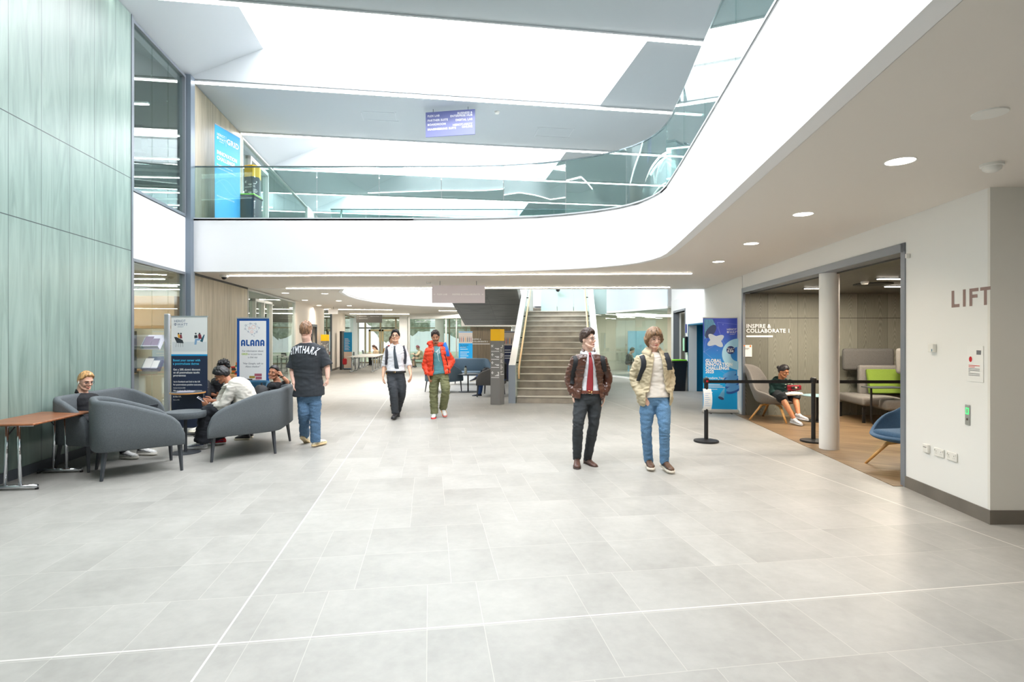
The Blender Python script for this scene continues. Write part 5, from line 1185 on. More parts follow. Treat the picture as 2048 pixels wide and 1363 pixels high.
class Person:
    def __init__(s, label, Y, px, fwd=(0, -1, 0), w=1.0, skin_rgb=(226, 178, 152), fine=.005, coarse=.010, foot=None, group=None, hs=1.0):
        s.Y = Y; s.w = w; s.fine = fine; s.coarse = coarse; s.hs = hs; g = lambda p: P(p[0], p[1], Y+(p[2] if len(p) > 2 else 0))
        s.hd = g(px['hd']); s.nk = g(px['nk']); s.sh = [g(p) for p in px['sh']]; s.el = [g(p) for p in px['el']]; s.wr = [g(p) for p in px['wr']]
        s.hip = [g(p) for p in px['hip']]; s.kn = [g(p) for p in px['kn']]; s.an = [g(p) for p in px['an']]
        s.fwd = V3(fwd).normalized(); s.root = thing('person', label, 'person', (0, 0, 0), 0, group)
        c = (s.an[0]+s.an[1])/2; s.org = V3(foot) if foot else V3((c.x, c.y, 0)); s.root.location = s.org
        s.skin = skin(skin_rgb); s.spine_mid = None; s.fineb = MB(); s.body = MB(); s.seed = rnd.random()*50; s.flip = 1
        hc = (s.hip[0]+s.hip[1])/2; s.hc = hc
    def tc(s, f):
        a, b_ = s.hc, s.nk; m = (a+b_)/2+(s.spine_mid if s.spine_mid else V3((0, 0, 0)))
        return a*(1-f)**2+(m*2-(a+b_)/2)*2*f*(1-f)+b_*f*f if 0 <= f <= 1 else (a+(a-m).normalized()*(-f)*(b_-a).length if f < 0 else b_)
    def frame(s, f):
        f0 = max(0, min(1, f)); lat = (s.hip[1]-s.hip[0]).normalized().lerp((s.sh[1]-s.sh[0]).normalized(), f0).normalized()
        e = .04; up = (s.tc(min(1, f0+e))-s.tc(max(0, f0-e))).normalized(); fr = up.cross(lat)
        if fr.dot(s.fwd) < 0: fr = -fr
        fr.normalize(); lat = (up.cross(fr)).normalized(); return lat, fr, up
    def ring(s, f, inf=0.0, n=26, sx=1.0, sy=1.0, dz=0.0):
        c = s.tc(f); lat, fr, up = s.frame(f); a, b_ = tinterp(f); a = (a*s.w+inf)*sx; b_ = (b_*s.w+inf)*sy; o = []
        for k in range(n):
            t = 2*math.pi*k/n; ct, st_ = math.cos(t), math.sin(t); e = .85
            o.append(c+lat*(a*abs(ct)**e*(1 if ct > 0 else -1))+fr*(b_*abs(st_)**e*(1 if st_ > 0 else -1))+up*dz)
        return o
    def torso(s, mb, f0, f1, inf, puff=0.0, hem=0.0, pl=.085, hemf=None, chest=0.0):
        N = int((f1-f0)/.035)+2 if not puff else int((f1-f0)/.018)+2; rings = []; L = (s.nk-s.hc).length
        for i in range(N+1):
            f = f0+(f1-f0)*i/N; q = inf
            if hem: q += hem*max(0, 1-(f-f0)/.45)
            if f > .86: q = inf*(1-.35*(f-.86)/.14)+.0
            if puff: q += puff*(abs(math.sin(math.pi*(f*L)/pl))**.6-.4)
            rings.append(s.ring(f, q))
        mb.loft(rings); return mb
    def head(s, yaw=0, pitch=0, roll=0):
        s.R = (Matrix.Rotation(yaw, 3, 'Z') @ Matrix.Rotation(roll, 3, 'Y') @ Matrix.Rotation(pitch, 3, 'X')); h = s.hs; T = lambda p: s.hd+s.R@(V3(p)*h); s.T = T
        mb = s.fineb; rings = []
        n = 22
        for i in range(n+1):
            a = max(-1.5, min(1.5, -math.pi/2+math.pi*i/n)); rg = []
            for k in range(36):
                b_ = 2*math.pi*k/36; d = V3((math.cos(a)*math.cos(b_), math.cos(a)*math.sin(b_), math.sin(a))); rg.append(T(s.hshape(d)))
            rings.append(rg)
        mb.loft(rings)
        mb.tube([T((0, -.083, .022)), T((0, -.097, .0)), T((0, -.108, -.018)), T((0, -.100, -.032))], [.007*h, .0095*h, .0135*h, .009*h], 10)
        for sx in (-1, 1):
            mb.ball(T((sx*.012, -.095, -.026)), .0095*h, 6)
            mb.ball(T((sx*.078, .012, -.008)), (.009*h, .019*h, .031*h), 8, s.R)
            mb.tube([T((0, -.086, .03)), T((sx*.03, -.082, .034)), T((sx*.052, -.064, .028))], [.006*h, .0085*h, .006*h], 8)
            mb.ball(T((sx*.04, -.064, -.028)), .021*h, 8)
        mb.ball(T((0, -.083, -.092)), (.026*h, .017*h, .018*h), 8, s.R)
        for sx in (-1, 1): mb.tube([T((sx*.060, .0, -.052)), T((sx*.046, -.045, -.085)), T((sx*.018, -.080, -.098))], [.016*h, .015*h, .014*h], 8)
        mb.ball(T((0, -.084, -.063)), (.025*h, .013*h, .014*h), 8, s.R)
        s.body.tube([s.nk-V3((0, 0, .03)), s.nk+(s.hd-s.nk)*.2, T((0, .022, -.07))], [.070*s.w, .058*s.w, .056*s.w], 16)
        mb.tube([s.nk+(s.hd-s.nk)*.05, T((0, .02, -.06))], [.057*s.w, .056*s.w], 16)
    def hshape(s, d):
        t = max(0, -d.z); w = .0745*(1-.30*t**1.5)
        y = d.y*(.088*(1-.05*t) if d.y < 0 else .100*(1-.42*t)); y -= .030*t**2
        return V3((d.x*w, y, d.z*.117))
    def eyes(s, iris=(60, 44, 34), lid=.0, brow=(50, 38, 30), lips=(178, 104, 98), smile=0.0, browt=.0035, beard=None, open_mouth=False):
        T, h = s.T, s.hs
        fl = lambda name, mb, m: finish_static(mb, name, m, s.root, s.org)
        for sx in (-1, 1):
            e = MB().ball(T((sx*.031, -.0768, .008)), (.0150*h, .0095*h, .0062*h*(1-lid*.6)), 8, s.R)
            eo = fl('eye', e, mat('eye_white', (232, 228, 222), .3))
            fl('iris', MB().ball(T((sx*.031, -.0846, .0075-.002*lid)), (.0062*h, .0035*h, .0062*h*(1-lid*.6)), 6, s.R), mat('iris_%d' % iris[0], iris, .2)).parent = eo
            b_ = eo.matrix_parent_inverse
            fl('upper_lid', MB().tube([T((sx*.014, -.084, .011)), T((sx*.03, -.088, .0165-.006*lid)), T((sx*.047, -.077, .010))], [.0014*h, (.0024+.004*lid)*h, .0014*h], 6), mat('lid_%d' % int(lid*10), (96, 66, 54), .6))
            fl('eyebrow', MB().tube([T((sx*.014, -.0895, .030)), T((sx*.03, -.0905, .036)), T((sx*.052, -.0735, .030))], [browt*h*.9, browt*h, browt*h*.5], 6), mat('brow_%d' % brow[0], brow, .7))
        z = -.062
        fl('lips', MB().tube([T((-.024, -.0875, z+.004*smile)), T((-.01, -.0985, z+.004)), T((0, -.0995, z+.0025)), T((.01, -.0985, z+.004)), T((.024, -.0875, z+.004*smile))], [.0016*h, .0042*h, .0038*h, .0042*h, .0016*h], 8).tube([T((-.02, -.089, z-.003)), T((0, -.0985, z-.008-.003*smile)), T((.02, -.089, z-.003))], [.002*h, .0052*h, .002*h], 8), mat('lips_%d' % lips[0], lips, .5))
        if open_mouth or smile > .5: fl('teeth', MB().tube([T((-.014, -.0945, z-.001)), T((0, -.1015, z-.002)), T((.014, -.0945, z-.001))], [.0012*h, .0026*h, .0012*h], 6), mat('teeth', (236, 232, 226), .3))
        if beard:
            mb = MB(); rings = []
            for i in range(15):
                a = -1.5+1.55*i/14; rg = []
                for k in range(40):
                    b_ = 2*math.pi*k/40; d = V3((math.cos(a)*math.cos(b_), math.cos(a)*math.sin(b_), math.sin(a))); az = math.atan2(abs(d.x), -d.y)
                    th = .006 if (az < 1.55 and d.z < -.42+.42*max(0, (az-.45)/1.1)) else -.012
                    if az < .42 and -.62 < d.z < -.36: th = -.012
                    rg.append(T(s.hshape(d)*(1+th/.09)))
                rings.append(rg)
            mb.loft(rings); mb.ball(T((0, -.086, -.1)), (.026*h, .014*h, .016*h), 8, s.R); mb.tube([T((-.028, -.084, z-.006)), T((-.018, -.096, z+.012)), T((0, -.1, z+.0135)), T((.018, -.096, z+.012)), T((.028, -.084, z-.006))], .0042*h, 6)
            fl('beard', mb, hairmat(beard))
    def hair(s, rgb, top=.03, side=.012, back=.014, front=.60, temple=.10, sideb=-.02, backb=-.45, fringe=0.0, rough=.16, name='hair', part=0.0, bun=None, long=None, lift=0.0, n=40, label=None):
        T, h = s.T, s.hs; rings = []
        def zb(az):
            if az < .55: return front-fringe*(1-az/.55)*0
            if az < 1.15: f = (az-.55)/.6; return front+(temple-front)*f
            if az < 1.65: f = (az-1.15)/.5; return temple+(sideb-temple)*f
            if az < 2.1: f = (az-1.65)/.45; return sideb+(backb-sideb)*f
            return backb
        for i in range(n+1):
            a = max(-1.52, min(1.52, -math.pi/2+math.pi*i/n)); rg = []
            for k in range(2*n):
                b_ = math.pi*k/n; d = V3((math.cos(a)*math.cos(b_), math.cos(a)*math.sin(b_), math.sin(a))); az = math.atan2(abs(d.x), -d.y)
                z = zb(az)+.07*noise.noise(V3((d.x*9, d.y*9, s.seed))); f = max(0, min(1, (d.z-z)/.10)); f = f*f*(3-2*f)
                tz = max(0, d.z); th = side*(1-tz)+top*tz
                if d.y > 0: th = th*(1-d.y*.6*(1-tz))+back*d.y*.6*(1-tz)
                if d.y < 0 and d.z > .2: th += lift*max(0, -d.y)*(d.z)*1.4
                if part: th -= .012*math.exp(-((d.x-part)/.10)**2)*max(0, d.z)
                th *= 1+rough*2.2*noise.noise(V3((d.x*7, d.y*5, d.z*3+s.seed)))+rough*noise.noise(V3((d.x*22, d.y*10, d.z*6+s.seed)))
                th = th*f-.016*(1-f)
                q = s.hshape(d); q = q+d*th; 
                if d.z < 0 and side > .025: q.z -= .02*f*(-d.z); q.x *= 1+.15*f
                rg.append(T(q))
            rings.append(rg)
        mb = MB().loft(rings)
        if bun: mb.ball(T(bun[:3]), bun[3]*h, 10)
        if long:
            for (a0, b0, r0, r1) in long: mb.tube([T(a0), (T(a0)+T(b0))/2+V3((0, 0, .01)), T(b0)], [r0*h, (r0+r1)/2*h, r1*h], 12)
        return finish_static(mb, name, hairmat(rgb), s.root, s.org)
    def glasses(s, rgb=(40, 40, 44), r=(.022, .018), th=.0017):
        T, h = s.T, s.hs; mb = MB()
        for sx in (-1, 1):
            pts = [T((sx*.032+r[0]*math.cos(t), -.099+abs(sx*.032+r[0]*math.cos(t))*.16, .006+r[1]*math.sin(t))) for t in [2*math.pi*k/16 for k in range(17)]]
            mb.tube(pts, th*h, 6); mb.tube([T((sx*(.032+r[0]), -.09, .012)), T((sx*.076, -.05, .012)), T((sx*.079, .012, .01))], th*h, 6)
        mb.tube([T((-.010, -.098, .010)), T((.010, -.098, .010))], th*h, 6); return finish_static(mb, 'glasses', mat('frame_%d' % rgb[0], rgb, .3), s.root, s.org)
    def hand(s, i, f, n, ts=1, curl=.5, size=1.0, spread=0.0, mb=None):
        mb = mb or s.fineb; f = V3(f).normalized(); n = V3(n); n = (n-f*n.dot(f)).normalized(); sd = f.cross(n)*ts; w = s.wr[i]; z = size
        rings = []
        for d, a, b_ in ((-.02, .025, .019), (0, .026, .018), (.03, .036, .017), (.06, .041, .015), (.085, .041, .0125), (.095, .036, .010)):
            c = w+f*d*z; rings.append([c+sd*(a*z*math.cos(t))+n*(b_*z*math.sin(t)) for t in [2*math.pi*k/14 for k in range(14)]])
        mb.loft(rings)
        for k, (off, L, r) in enumerate(((.030, .072, .0088), (.0105, .080, .009), (-.010, .074, .0086), (-.029, .058, .0078))):
            p = w+f*.086*z+sd*off*z; a = curl*(.75+.12*k); pts = [p-f*.015*z, p]; ang = a*.7; rr = [r*z*1.05, r*z]
            for q, seg_ in enumerate((.42, .33, .27)):
                dr = f*math.cos(ang)+n*math.sin(ang)+sd*spread*(off*8); p = p+dr.normalized()*L*seg_*z; pts.append(p); ang += a*.95; rr.append(r*z*(.96-.1*q))
            mb.tube(pts, rr, 8).ball(pts[-1], rr[-1]*.95, 5)
        p = w+f*.02*z+sd*.024*z; pts = [p, p+(f*.6+sd*.62+n*.25)*.042*z, p+(f*.6+sd*.62+n*.25)*.042*z+(f*.9+sd*.15+n*.45)*.034*z, p+(f*.6+sd*.62+n*.25)*.042*z+(f*.9+sd*.1+n*.5).normalized()*.06*z]
        mb.tube(pts, [.013*z, .0115*z, .0098*z, .0085*z], 8).ball(pts[-1], .0082*z, 5)
    def bare(s, i, r=(.05, .045, .040, .036, .026)):
        a = r; polyr(s.body, [s.sh[i], (s.sh[i]+s.el[i])/2, s.el[i], (s.el[i]*.6+s.wr[i]*.4), s.wr[i]], [a[0]*s.w, a[1]*s.w, a[2]*s.w, a[3]*s.w, a[4]*s.w]); s.body.ball(s.sh[i], .056*s.w, 8)
    def legs(s, r=(.082, .07, .054, .05, .036)):
        for i in (0, 1): polyr(s.body, [s.hip[i], (s.hip[i]+s.kn[i])/2, s.kn[i], s.kn[i]*.62+s.an[i]*.38, s.an[i]], [q*s.w for q in r])
    def buildbody(s, arms=(1, 1)):
        s.torso(s.body, -.12, 1.0, -.008); s.legs()
        for i in (0, 1):
            if arms[i]: s.bare(i)
        a = remesh(s.body, s.coarse, 2); b_ = remesh(s.fineb, s.fine, 4)
        me = joinmesh(a, b_); s.bodyobj = finish(me, 'body', s.skin, s.root, s.org); return s.bodyobj
    def garment(s, name, mb, m, vox=None, wr=(0, 10), cut=None, solid=0.0, sm=2, label=None, rid=1.0):
        me = remesh(mb, vox or s.coarse*.85, sm); bv = BVHTree.FromPolygons([v.co.copy() for v in me.vertices], [tuple(p.vertices) for p in me.polygons])
        wrinkle(me, wr[0], wr[1], s.seed, rid)
        if cut: cutmesh(me, cut)
        o = finish(me, name, m, s.root, s.org, solid, label=label); s.bv = bv; return o
    def sleeve(s, mb, i, frac, rad, puff=0.0, wob=.0, drop=.0):
        """frac: 1 = to the wrist, .5 = elbow"""
        S, E, W = s.sh[i], s.el[i], s.wr[i]; r = rad
        if frac <= .5: end = S.lerp(E, frac*2); pts = [S+(s.nk-S)*.25, S, S.lerp(end, .5), end]; rr = [r[0]*.9, r[0], (r[0]+r[1])/2, r[1]]
        else: end = E.lerp(W, (frac-.5)*2); pts = [S+(s.nk-S)*.25, S, S.lerp(E, .5), E, E.lerp(end, .5), end]; rr = [r[0]*.9, r[0], (r[0]+r[1])/2, r[1], (r[1]+r[2])/2, r[2]]
        polyr(mb, pts, rr, 16, puff, wob=wob, seed=s.seed+i*7); mb.ball(S, r[0]*1.02, 8)
    def pants(s, m, rad=(.097, .088, .074, .068, .058), f1=.15, inf=.012, name='trousers', to=1.0, wr=(.006, 13), wob=.05, vox=None, label=None):
        mb = MB(); s.torso(mb, -.15, f1, inf)
        for i in (0, 1):
            H, Kk, A = s.hip[i], s.kn[i], s.an[i]; e = Kk.lerp(A, to) if to <= 1 else A+(A-Kk).normalized()*(to-1)
            polyr(mb, [H+(s.hc-H)*.1+V3((0, 0, .02)), H.lerp(Kk, .45), Kk, Kk.lerp(e, .45), e], [q for q in rad], 18, wob=wob, seed=s.seed+i*9)
        return s.garment(name, mb, m, wr=wr, vox=vox, label=label)
    def belt(s, f=.125, inf=.018, m=None, h=.02):
        rg = s.ring(f, inf, 40); mb = MB(); rings = []; lat, fr, up = s.frame(f); c = s.tc(f)
        for p in rg:
            o = (p-c).normalized(); rings.append([p+up*h, p+up*h+o*.004, p-up*h+o*.004, p-up*h])
        rings.append(rings[0]); mb.loft(rings, cap=False); b_ = finish_static(mb, 'belt', m, s.root, s.org, smooth=False)
        fc = c+fr*(tinterp(f)[1]*s.w+inf+.006); bk = MB(); bk.tube([fc+lat*.022+up*.016, fc-lat*.022+up*.016, fc-lat*.022-up*.016, fc+lat*.022-up*.016, fc+lat*.022+up*.016], .0035, 6)
        finish_static(bk, 'buckle', mat('brass', (206, 170, 110), .25, .9), s.root, s.org).parent = b_
        return b_
    def shoe(s, i, toe, rgb=(60, 40, 34), sole=(90, 80, 72), L=.275, kind=0, acc=None, up=(0, 0, 1)):
        f = V3(toe).normalized(); up = V3(up); up = (up-f*up.dot(f)).normalized(); sd = f.cross(up); A = s.an[i]; o = A-up*.088-f*.065
        mb = MB(); rings = []
        for t, w, hh in ((0, .020, .05), (.04, .031, .075), (.14, .036, .098), (.30, .037, .100), (.42, .038, .082), (.58, .043, .062), (.76, .045, .050), (.90, .038, .040), (.98, .020, .026)):
            c = o+f*t*L+up*(.016+hh/2); rings.append([c+sd*(w*math.cos(a))+up*(hh/2*math.sin(a)) for a in [2*math.pi*k/16 for k in range(16)]])
        mb.loft(rings); sh = finish_static(mb, 'shoe', mat('shoe_%d_%d_%d' % rgb, rgb, .45, var=.15, vs=40), s.root, s.org)
        mb = MB(); out = [(-.01, 0), (.0, .024), (.06, .036), (.25, .035), (.45, .037), (.65, .047), (.82, .047), (.94, .034), (1.01, .012)]
        ol = [(t, w) for t, w in out]+[(t, -w) for t, w in out[::-1]]; n = len(ol)
        rr = [[o+f*t*L*1.01+sd*w*1.06+up*z for t, w in ol] for z in (.0, .006, .028)]
        mb.loft(rr); finish_static(mb, 'sole', mat('sole_%d_%d_%d' % sole, sole, .6), s.root, s.org).parent = sh
        if acc:
            for sg in (-1, 1):
                mb = MB(); mb.tube([o+f*.12*L+sd*sg*.037+up*.06, o+f*.45*L+sd*sg*.036+up*.055, o+f*.8*L+sd*sg*.045+up*.035], [.012, .014, .006], 8, flat=.4)
                finish_static(mb, 'side_patch', mat('acc_%d_%d_%d' % acc, acc, .5), s.root, s.org).parent = sh
        mb = MB()
        for k in range(4):
            c = o+f*(.40+.07*k)*L+up*(.108-.011*k-k*k*.001); mb.tube([c-sd*.018-up*.006, c, c+sd*.018-up*.006], .0028, 6)
        finish_static(mb, 'laces', mat('lace_%d' % (kind), ((40, 34, 30), (236, 236, 234))[kind], .7), s.root, s.org).parent = sh
    def onto(s, pxs, bv, off=.006, back=False, y=None):
        out = []; y = s.Y if y is None else y; d = V3((0, 1, 0))
        for p in pxs:
            q = P(p[0], p[1], y); h = bv.ray_cast(V3((q.x, y-1.2, q.z)), d)
            if h[0] is not None: out.append(h[0]-d*off+(h[1]*.3*off if h[1].y < 0 else V3((0, 0, 0))))
            elif len(p) > 2: out.append(P(p[0], p[1], y+p[2]))
        return out
    def band(s, name, pts, w, m, parent=None, flat=.16, taper=None, up=(0, -1, 0)):
        if len(pts) < 2 or (taper and len(taper) != len(pts)): print('BAND MISS', name); return None
        mb = MB(); mb.tube(pts, taper or [w]*len(pts), 8, flat=flat, up=up); o = finish_static(mb, name, m, parent or s.root, s.org if parent is None else parent.location); return o
def finish_static(mb, name, m, parent, org, smooth=True):
    return mb.build(name, m, parent, smooth=smooth, org=org)
def smoothpath(pts, it=2):
    for _ in range(it):
        q = [pts[0]]
        for a, b_ in zip(pts[:-1], pts[1:]): q += [a.lerp(b_, .25), a.lerp(b_, .75)]
        q.append(pts[-1]); pts = q
    return pts
def backpack(label, c, rz, rgb, w=.30, h=.44, d=.17, tilt=0.0, name='backpack', par_straps=True):
    t = thing(name, label, 'backpack', c, rz); t.rotation_euler = (tilt, 0, rz); m = mat('pack_%d_%d' % rgb[:2], rgb, .7, bump=.3, bs=90)
    rings = []
    for z, sx, sy in ((0, .86, .8), (.03, .98, .96), (h*.35, 1.02, 1.05), (h*.7, .96, .95), (h*.88, .82, .78), (h*.97, .55, .55), (h, .2, .25)):
        rg = []
        for k in range(24):
            a = 2*math.pi*k/24; ca, sa = math.cos(a), math.sin(a); rg.append(V3((w/2*sx*abs(ca)**.6*(1 if ca > 0 else -1), d/2*sy*abs(sa)**.6*(1 if sa > 0 else -1), z)))
        rings.append(rg)
    MB().loft(rings).build('pack_body', m, t, smooth=True)
    MB().rbox((0, -d*.5, h*.32), (w*.8, d*.35, h*.5), .05).build('front_pocket', m, t, smooth='auto'); MB().tube([(-.04, 0, h*.96), (-.03, 0, h*1.06), (.03, 0, h*1.06), (.04, 0, h*.96)], .008, 6).build('grab_handle', m, t)
    MB().tube([(-w*.4, -d*.52, h*.62), (0, -d*.6, h*.72), (w*.4, -d*.52, h*.62)], .004, 5).tube([(-w*.42, -d*.3, h*.72), (0, -d*.5, h*.88), (w*.42, -d*.3, h*.72)], .004, 5).build('zip', mat('zip_grey', (120, 122, 126), .4), t)
    if par_straps:
        for sx in (-1, 1): MB().tube([(sx*.07, d*.45, h*.9), (sx*.1, d*.85, h*.7), (sx*.12, d*.7, h*.3), (sx*.12, d*.45, h*.1)], .03, 8, flat=.25, up=(0, 1, 0)).build('strap', m, t)
    return t
def strapbag(label, pr, rgb, paths, w=.033, mat_=None, packlabel=None, bag=(0, .20, .0), size=(.28, .42, .15)):
    """a worn backpack: its own thing, straps laid over the shoulders, body on the back"""
    c = pr.tc(.42)-pr.fwd*(.235) ; t = thing('backpack', label, 'backpack', (c.x, c.y, c.z-.2)); m = mat_ or mat('pack_%d_%d' % rgb[:2], rgb, .7, bump=.3, bs=90); a = math.atan2(pr.fwd.y, pr.fwd.x)+math.pi/2
    MB().rbox((0, 0, .2), (size[0], size[2], size[1]), .07, a).build('pack_body', m, t, smooth='auto')
    for pth in paths:
        if len(pth) > 1: MB().tube(smoothpath(pth), w, 8, flat=.2, up=(0, -1, 0)).build('strap', m, t, smooth=True, org=t.location)
    return t
LEATHER = mat('brown_leather', (80, 48, 36), .3, var=.2, vs=6, bump=.2, bs=60, coat=.25)
# ---------------------------------------------------------------- P1 leather jacket
p = Person('person in a brown leather jacket and red tie, hands in pockets, looking aside', 7.15, dict(hd=(1175, 678, 0), nk=(1177, 705, .03), sh=[(1150, 721, .03), (1205, 721, .03)], el=[(1137, 757, .10), (1217, 757, .10)], wr=[(1146, 788, -.01), (1208, 790, -.01)],
    hip=[(1163, 794, 0), (1190, 794, 0)], kn=[(1156, 850, -.12), (1187, 850, -.02)], an=[(1154, 915, -.02), (1175, 917, .10)]), skin_rgb=(232, 190, 170), fine=.0045)
p.head(yaw=.95, pitch=.03); 
for i, n_ in ((0, 1), (1, -1)): p.hand(i, (n_*.12, -.2, -1), (n_, 0, 0), 1 if i else -1, .3)
p.buildbody(); p.eyes(brow=(52, 36, 28), lips=(196, 120, 110)); p.hair((58, 42, 34), top=.036, side=.015, lift=.014, temple=.2, front=.6, rough=.15); p.glasses((70, 70, 74))
p.pants(mat('charcoal_trousers', (52, 56, 60), .8, bump=.3, bs=90), (.098, .092, .072, .066, .054), f1=.17, wr=(.006, 12), to=1.02)
mb = MB(); p.torso(mb, .08, 1.0, .014); sh_ = p.garment('shirt', mb, mat('white_shirt', (224, 226, 230), .7), wr=(.004, 14)); bv = p.bv
p.belt(.125, .028, mat('brown_belt', (110, 62, 48), .5))
tp_ = p.onto([(1178, 707), (1178.5, 715), (1179, 730), (1178, 750), (1177, 770), (1176, 784)], bv, .012)
p.band('tie', smoothpath(tp_, 1), .03, mat('red_tie', (150, 44, 52), .6, bump=.3, bs=150), taper=None if len(tp_) < 2 else [(.012+.03*min(1, k/8.0)) if k < len(smoothpath(tp_, 1))-1 else .004 for k in range(len(smoothpath(tp_, 1)))])
p.band('tie_knot', p.onto([(1178, 706), (1178.2, 709), (1178.4, 712)], bv, .02), .016, mat('red_tie'), flat=.6, taper=[.02, .017, .011])
def collar(p, m, name, r=.066, h=.04, flare=.03, gap=.35, drop=.05, z=-.005, tilt=.0, pts=.03, ro=.014):
    st = pts == 0; r += ro*(.3 if st else 1); c = p.nk+V3((0, 0, z)); a0 = math.atan2(p.fwd.y, p.fwd.x); rows = [[], [], []]
    N = 26
    for k in range(N+1):
        a = a0+gap+(2*math.pi-2*gap)*k/N; d = V3((math.cos(a), math.sin(a), 0)); front = max(0, d.dot(p.fwd)); e = 1 if k in (0, N) else 0
        rows[0].append(c+d*(r*.9)+V3((0, 0, .0-front*.012))); rows[1].append(c+d*(r*.95)+V3((0, 0, h+.012-front*.024))); rows[2].append(c+d*(r+.006)+V3((0, 0, h*.35-front*.012))) if st else rows[2].append(c+d*(r+flare+.012+front*.022)+V3((0, 0, h+.012-drop*.8-front*(.030+pts*1.3*max(0, front-.72)/.28))))
    mb = MB().loft([rows[0], rows[1], rows[2]], cap=False, closed=False); o = finish_static(mb, name, m, p.root, p.org); md = o.modifiers.new('s', 'SOLIDIFY'); md.thickness = .004; return o
collar(p, mat('white_shirt'), 'shirt_collar', .064, .035, .018, .28, .045)
cx = lambda z: p.tc(.5).x+.005
mb = MB(); p.torso(mb, -.02, .96, .04, hem=.012)
for i in (0, 1): p.sleeve(mb, i, .99, (.066, .064, .048), wob=.10)
j1 = p.garment('leather_jacket', mb, LEATHER, wr=(.010, 17), cut=lambda c, n: (n.y < .35 and c.y < p.tc(.5).y and abs(c.x-cx(0)) < (.032+.075*max(0, min(1, (1.46-c.z)/.40)) if c.z > 1.0 else .125)) or (c.z > p.nk.z+.03), solid=.012); bvj = p.bv
collar(p, LEATHER, 'jacket_collar', .085, .045, .006, .75, .03, pts=0)
strapbag('black backpack worn over the brown leather jacket', p, (30, 31, 34), [p.onto([(1150, 712, .02), (1151, 718), (1150, 728), (1147.5, 742), (1146, 758), (1144, 768)], bvj, .018), p.onto([(1203, 712, .02), (1202, 718), (1204, 728), (1206, 742), (1207, 756)], bvj, .018)])
p.shoe(0, (-.1, -.92, -.12), (82, 54, 44), (58, 46, 40), up=(0, -.12, 1)); p.shoe(1, (.45, -.95, 0), (82, 54, 44), (58, 46, 40))
P1 = p
# ---------------------------------------------------------------- P2 beige jacket
p = Person('person with light brown chin-length hair in a beige jacket and blue jeans, looking down', 6.95, dict(hd=(1308, 675, -.03), nk=(1306, 703, .03), sh=[(1280, 720, .03), (1328, 718, .03)], el=[(1265, 757, .10), (1342, 755, .10)], wr=[(1285, 793, -.08), (1338, 782, -.06)],
    hip=[(1296, 797, 0), (1324, 794, 0)], kn=[(1292, 857, -.02), (1329, 853, -.14)], an=[(1297, 918, .06), (1329, 920, -.08)]), skin_rgb=(236, 192, 172), fine=.0045)
p.head(yaw=.12, pitch=.36, roll=-.06)
for i, n_ in ((0, 1), (1, -1)): p.hand(i, (n_*.7, -.15, -.75), (n_*.3, .9, -.3), 1 if i else -1, .3)
p.buildbody(); p.eyes(brow=(104, 74, 52), lips=(206, 120, 116), lid=.6)
p.hair((120, 92, 66), top=.032, side=.034, back=.04, front=.42, temple=-.05, sideb=-.62, backb=-.95, rough=.07, part=.12)
p.pants(fabric('light_denim', (98, 136, 172), .14, 60), (.100, .094, .070, .063, .057), f1=.13, wr=(.006, 14), to=1.04)
mb = MB(); p.torso(mb, .02, 1.0, .022); p.garment('tee_shirt', mb, mat('cream_jersey', (226, 218, 208), .8), wr=(.007, 11)); bv = p.bv
BJ = mat('beige_canvas', (196, 182, 152), .8, bump=.2, bs=120)
mb = MB(); p.torso(mb, -.16, .97, .045, hem=.03)
for i in (0, 1): p.sleeve(mb, i, .97, (.070, .066, .052), wob=.12)
p.garment('beige_jacket', mb, BJ, wr=(.012, 16), cut=lambda c, n: (n.y < .35 and c.y < p.tc(.5).y-.0 and abs(c.x-p.tc(.5).x-.01) < (.040+.075*max(0, min(1, (1.46-c.z)/.5)) if c.z > .98 else .155)) or c.z > p.nk.z+.03, solid=.012); bvj = p.bv
collar(p, BJ, 'jacket_collar', .078, .05, .04, .42, .085, pts=.03)
strapbag('black backpack worn over the beige jacket', p, (38, 42, 50), [p.onto([(1281, 711, .02), (1283, 716), (1283.5, 728), (1281, 742), (1279, 752), (1277, 762)], bvj, .018), p.onto([(1328, 706, .02), (1329, 714), (1333, 726), (1334, 738)], bvj, .018)])
p.band('chest_pocket', p.onto([(1328, 725), (1331, 724.5), (1334, 724)], bvj, .006), .004, BLACK); p.band('side_pocket', p.onto([(1260, 787), (1263, 783), (1266, 779)], bvj, .006), .006, mat('navy_trim', (40, 50, 70), .6))
p.shoe(0, (-.05, -1, 0), (92, 66, 50), (226, 216, 200), kind=0, acc=(34, 34, 38)); p.shoe(1, (.22, -.95, -.12), (92, 66, 50), (226, 216, 200), kind=0, acc=(34, 34, 38), up=(0, -.12, 1))
# ---------------------------------------------------------------- P3 white shirt
p = Person('person in a white shirt with rolled sleeves, dark tie and glasses, walking this way', 11.35, dict(hd=(791, 672.5, 0), nk=(791.5, 690, .03), sh=[(776, 699, .03), (808, 699, .03)], el=[(768, 733, .05), (818, 731, .05)], wr=[(766, 753, -.1), (822, 750, -.12)],
    hip=[(783, 750, 0), (800, 750, 0)], kn=[(787, 782, -.14), (804, 782, -.02)], an=[(790.5, 826, -.08), (796, 820, .35)]), skin_rgb=(226, 178, 150), fine=.006, coarse=.011)
p.head(yaw=.05, pitch=-.08); p.hand(0, (.12, -.35, -1), (1, .2, 0), -1, .55); p.hand(1, (-.12, -.45, -1), (-1, .3, -.2), 1, .5); p.buildbody()
p.eyes(open_mouth=True, brow=(30, 26, 26)); p.hair((24, 24, 28), top=.034, side=.014, back=.02, front=.66, temple=.2, sideb=-.12, lift=.016); p.glasses((30, 30, 34), r=(.024, .02), th=.0022)
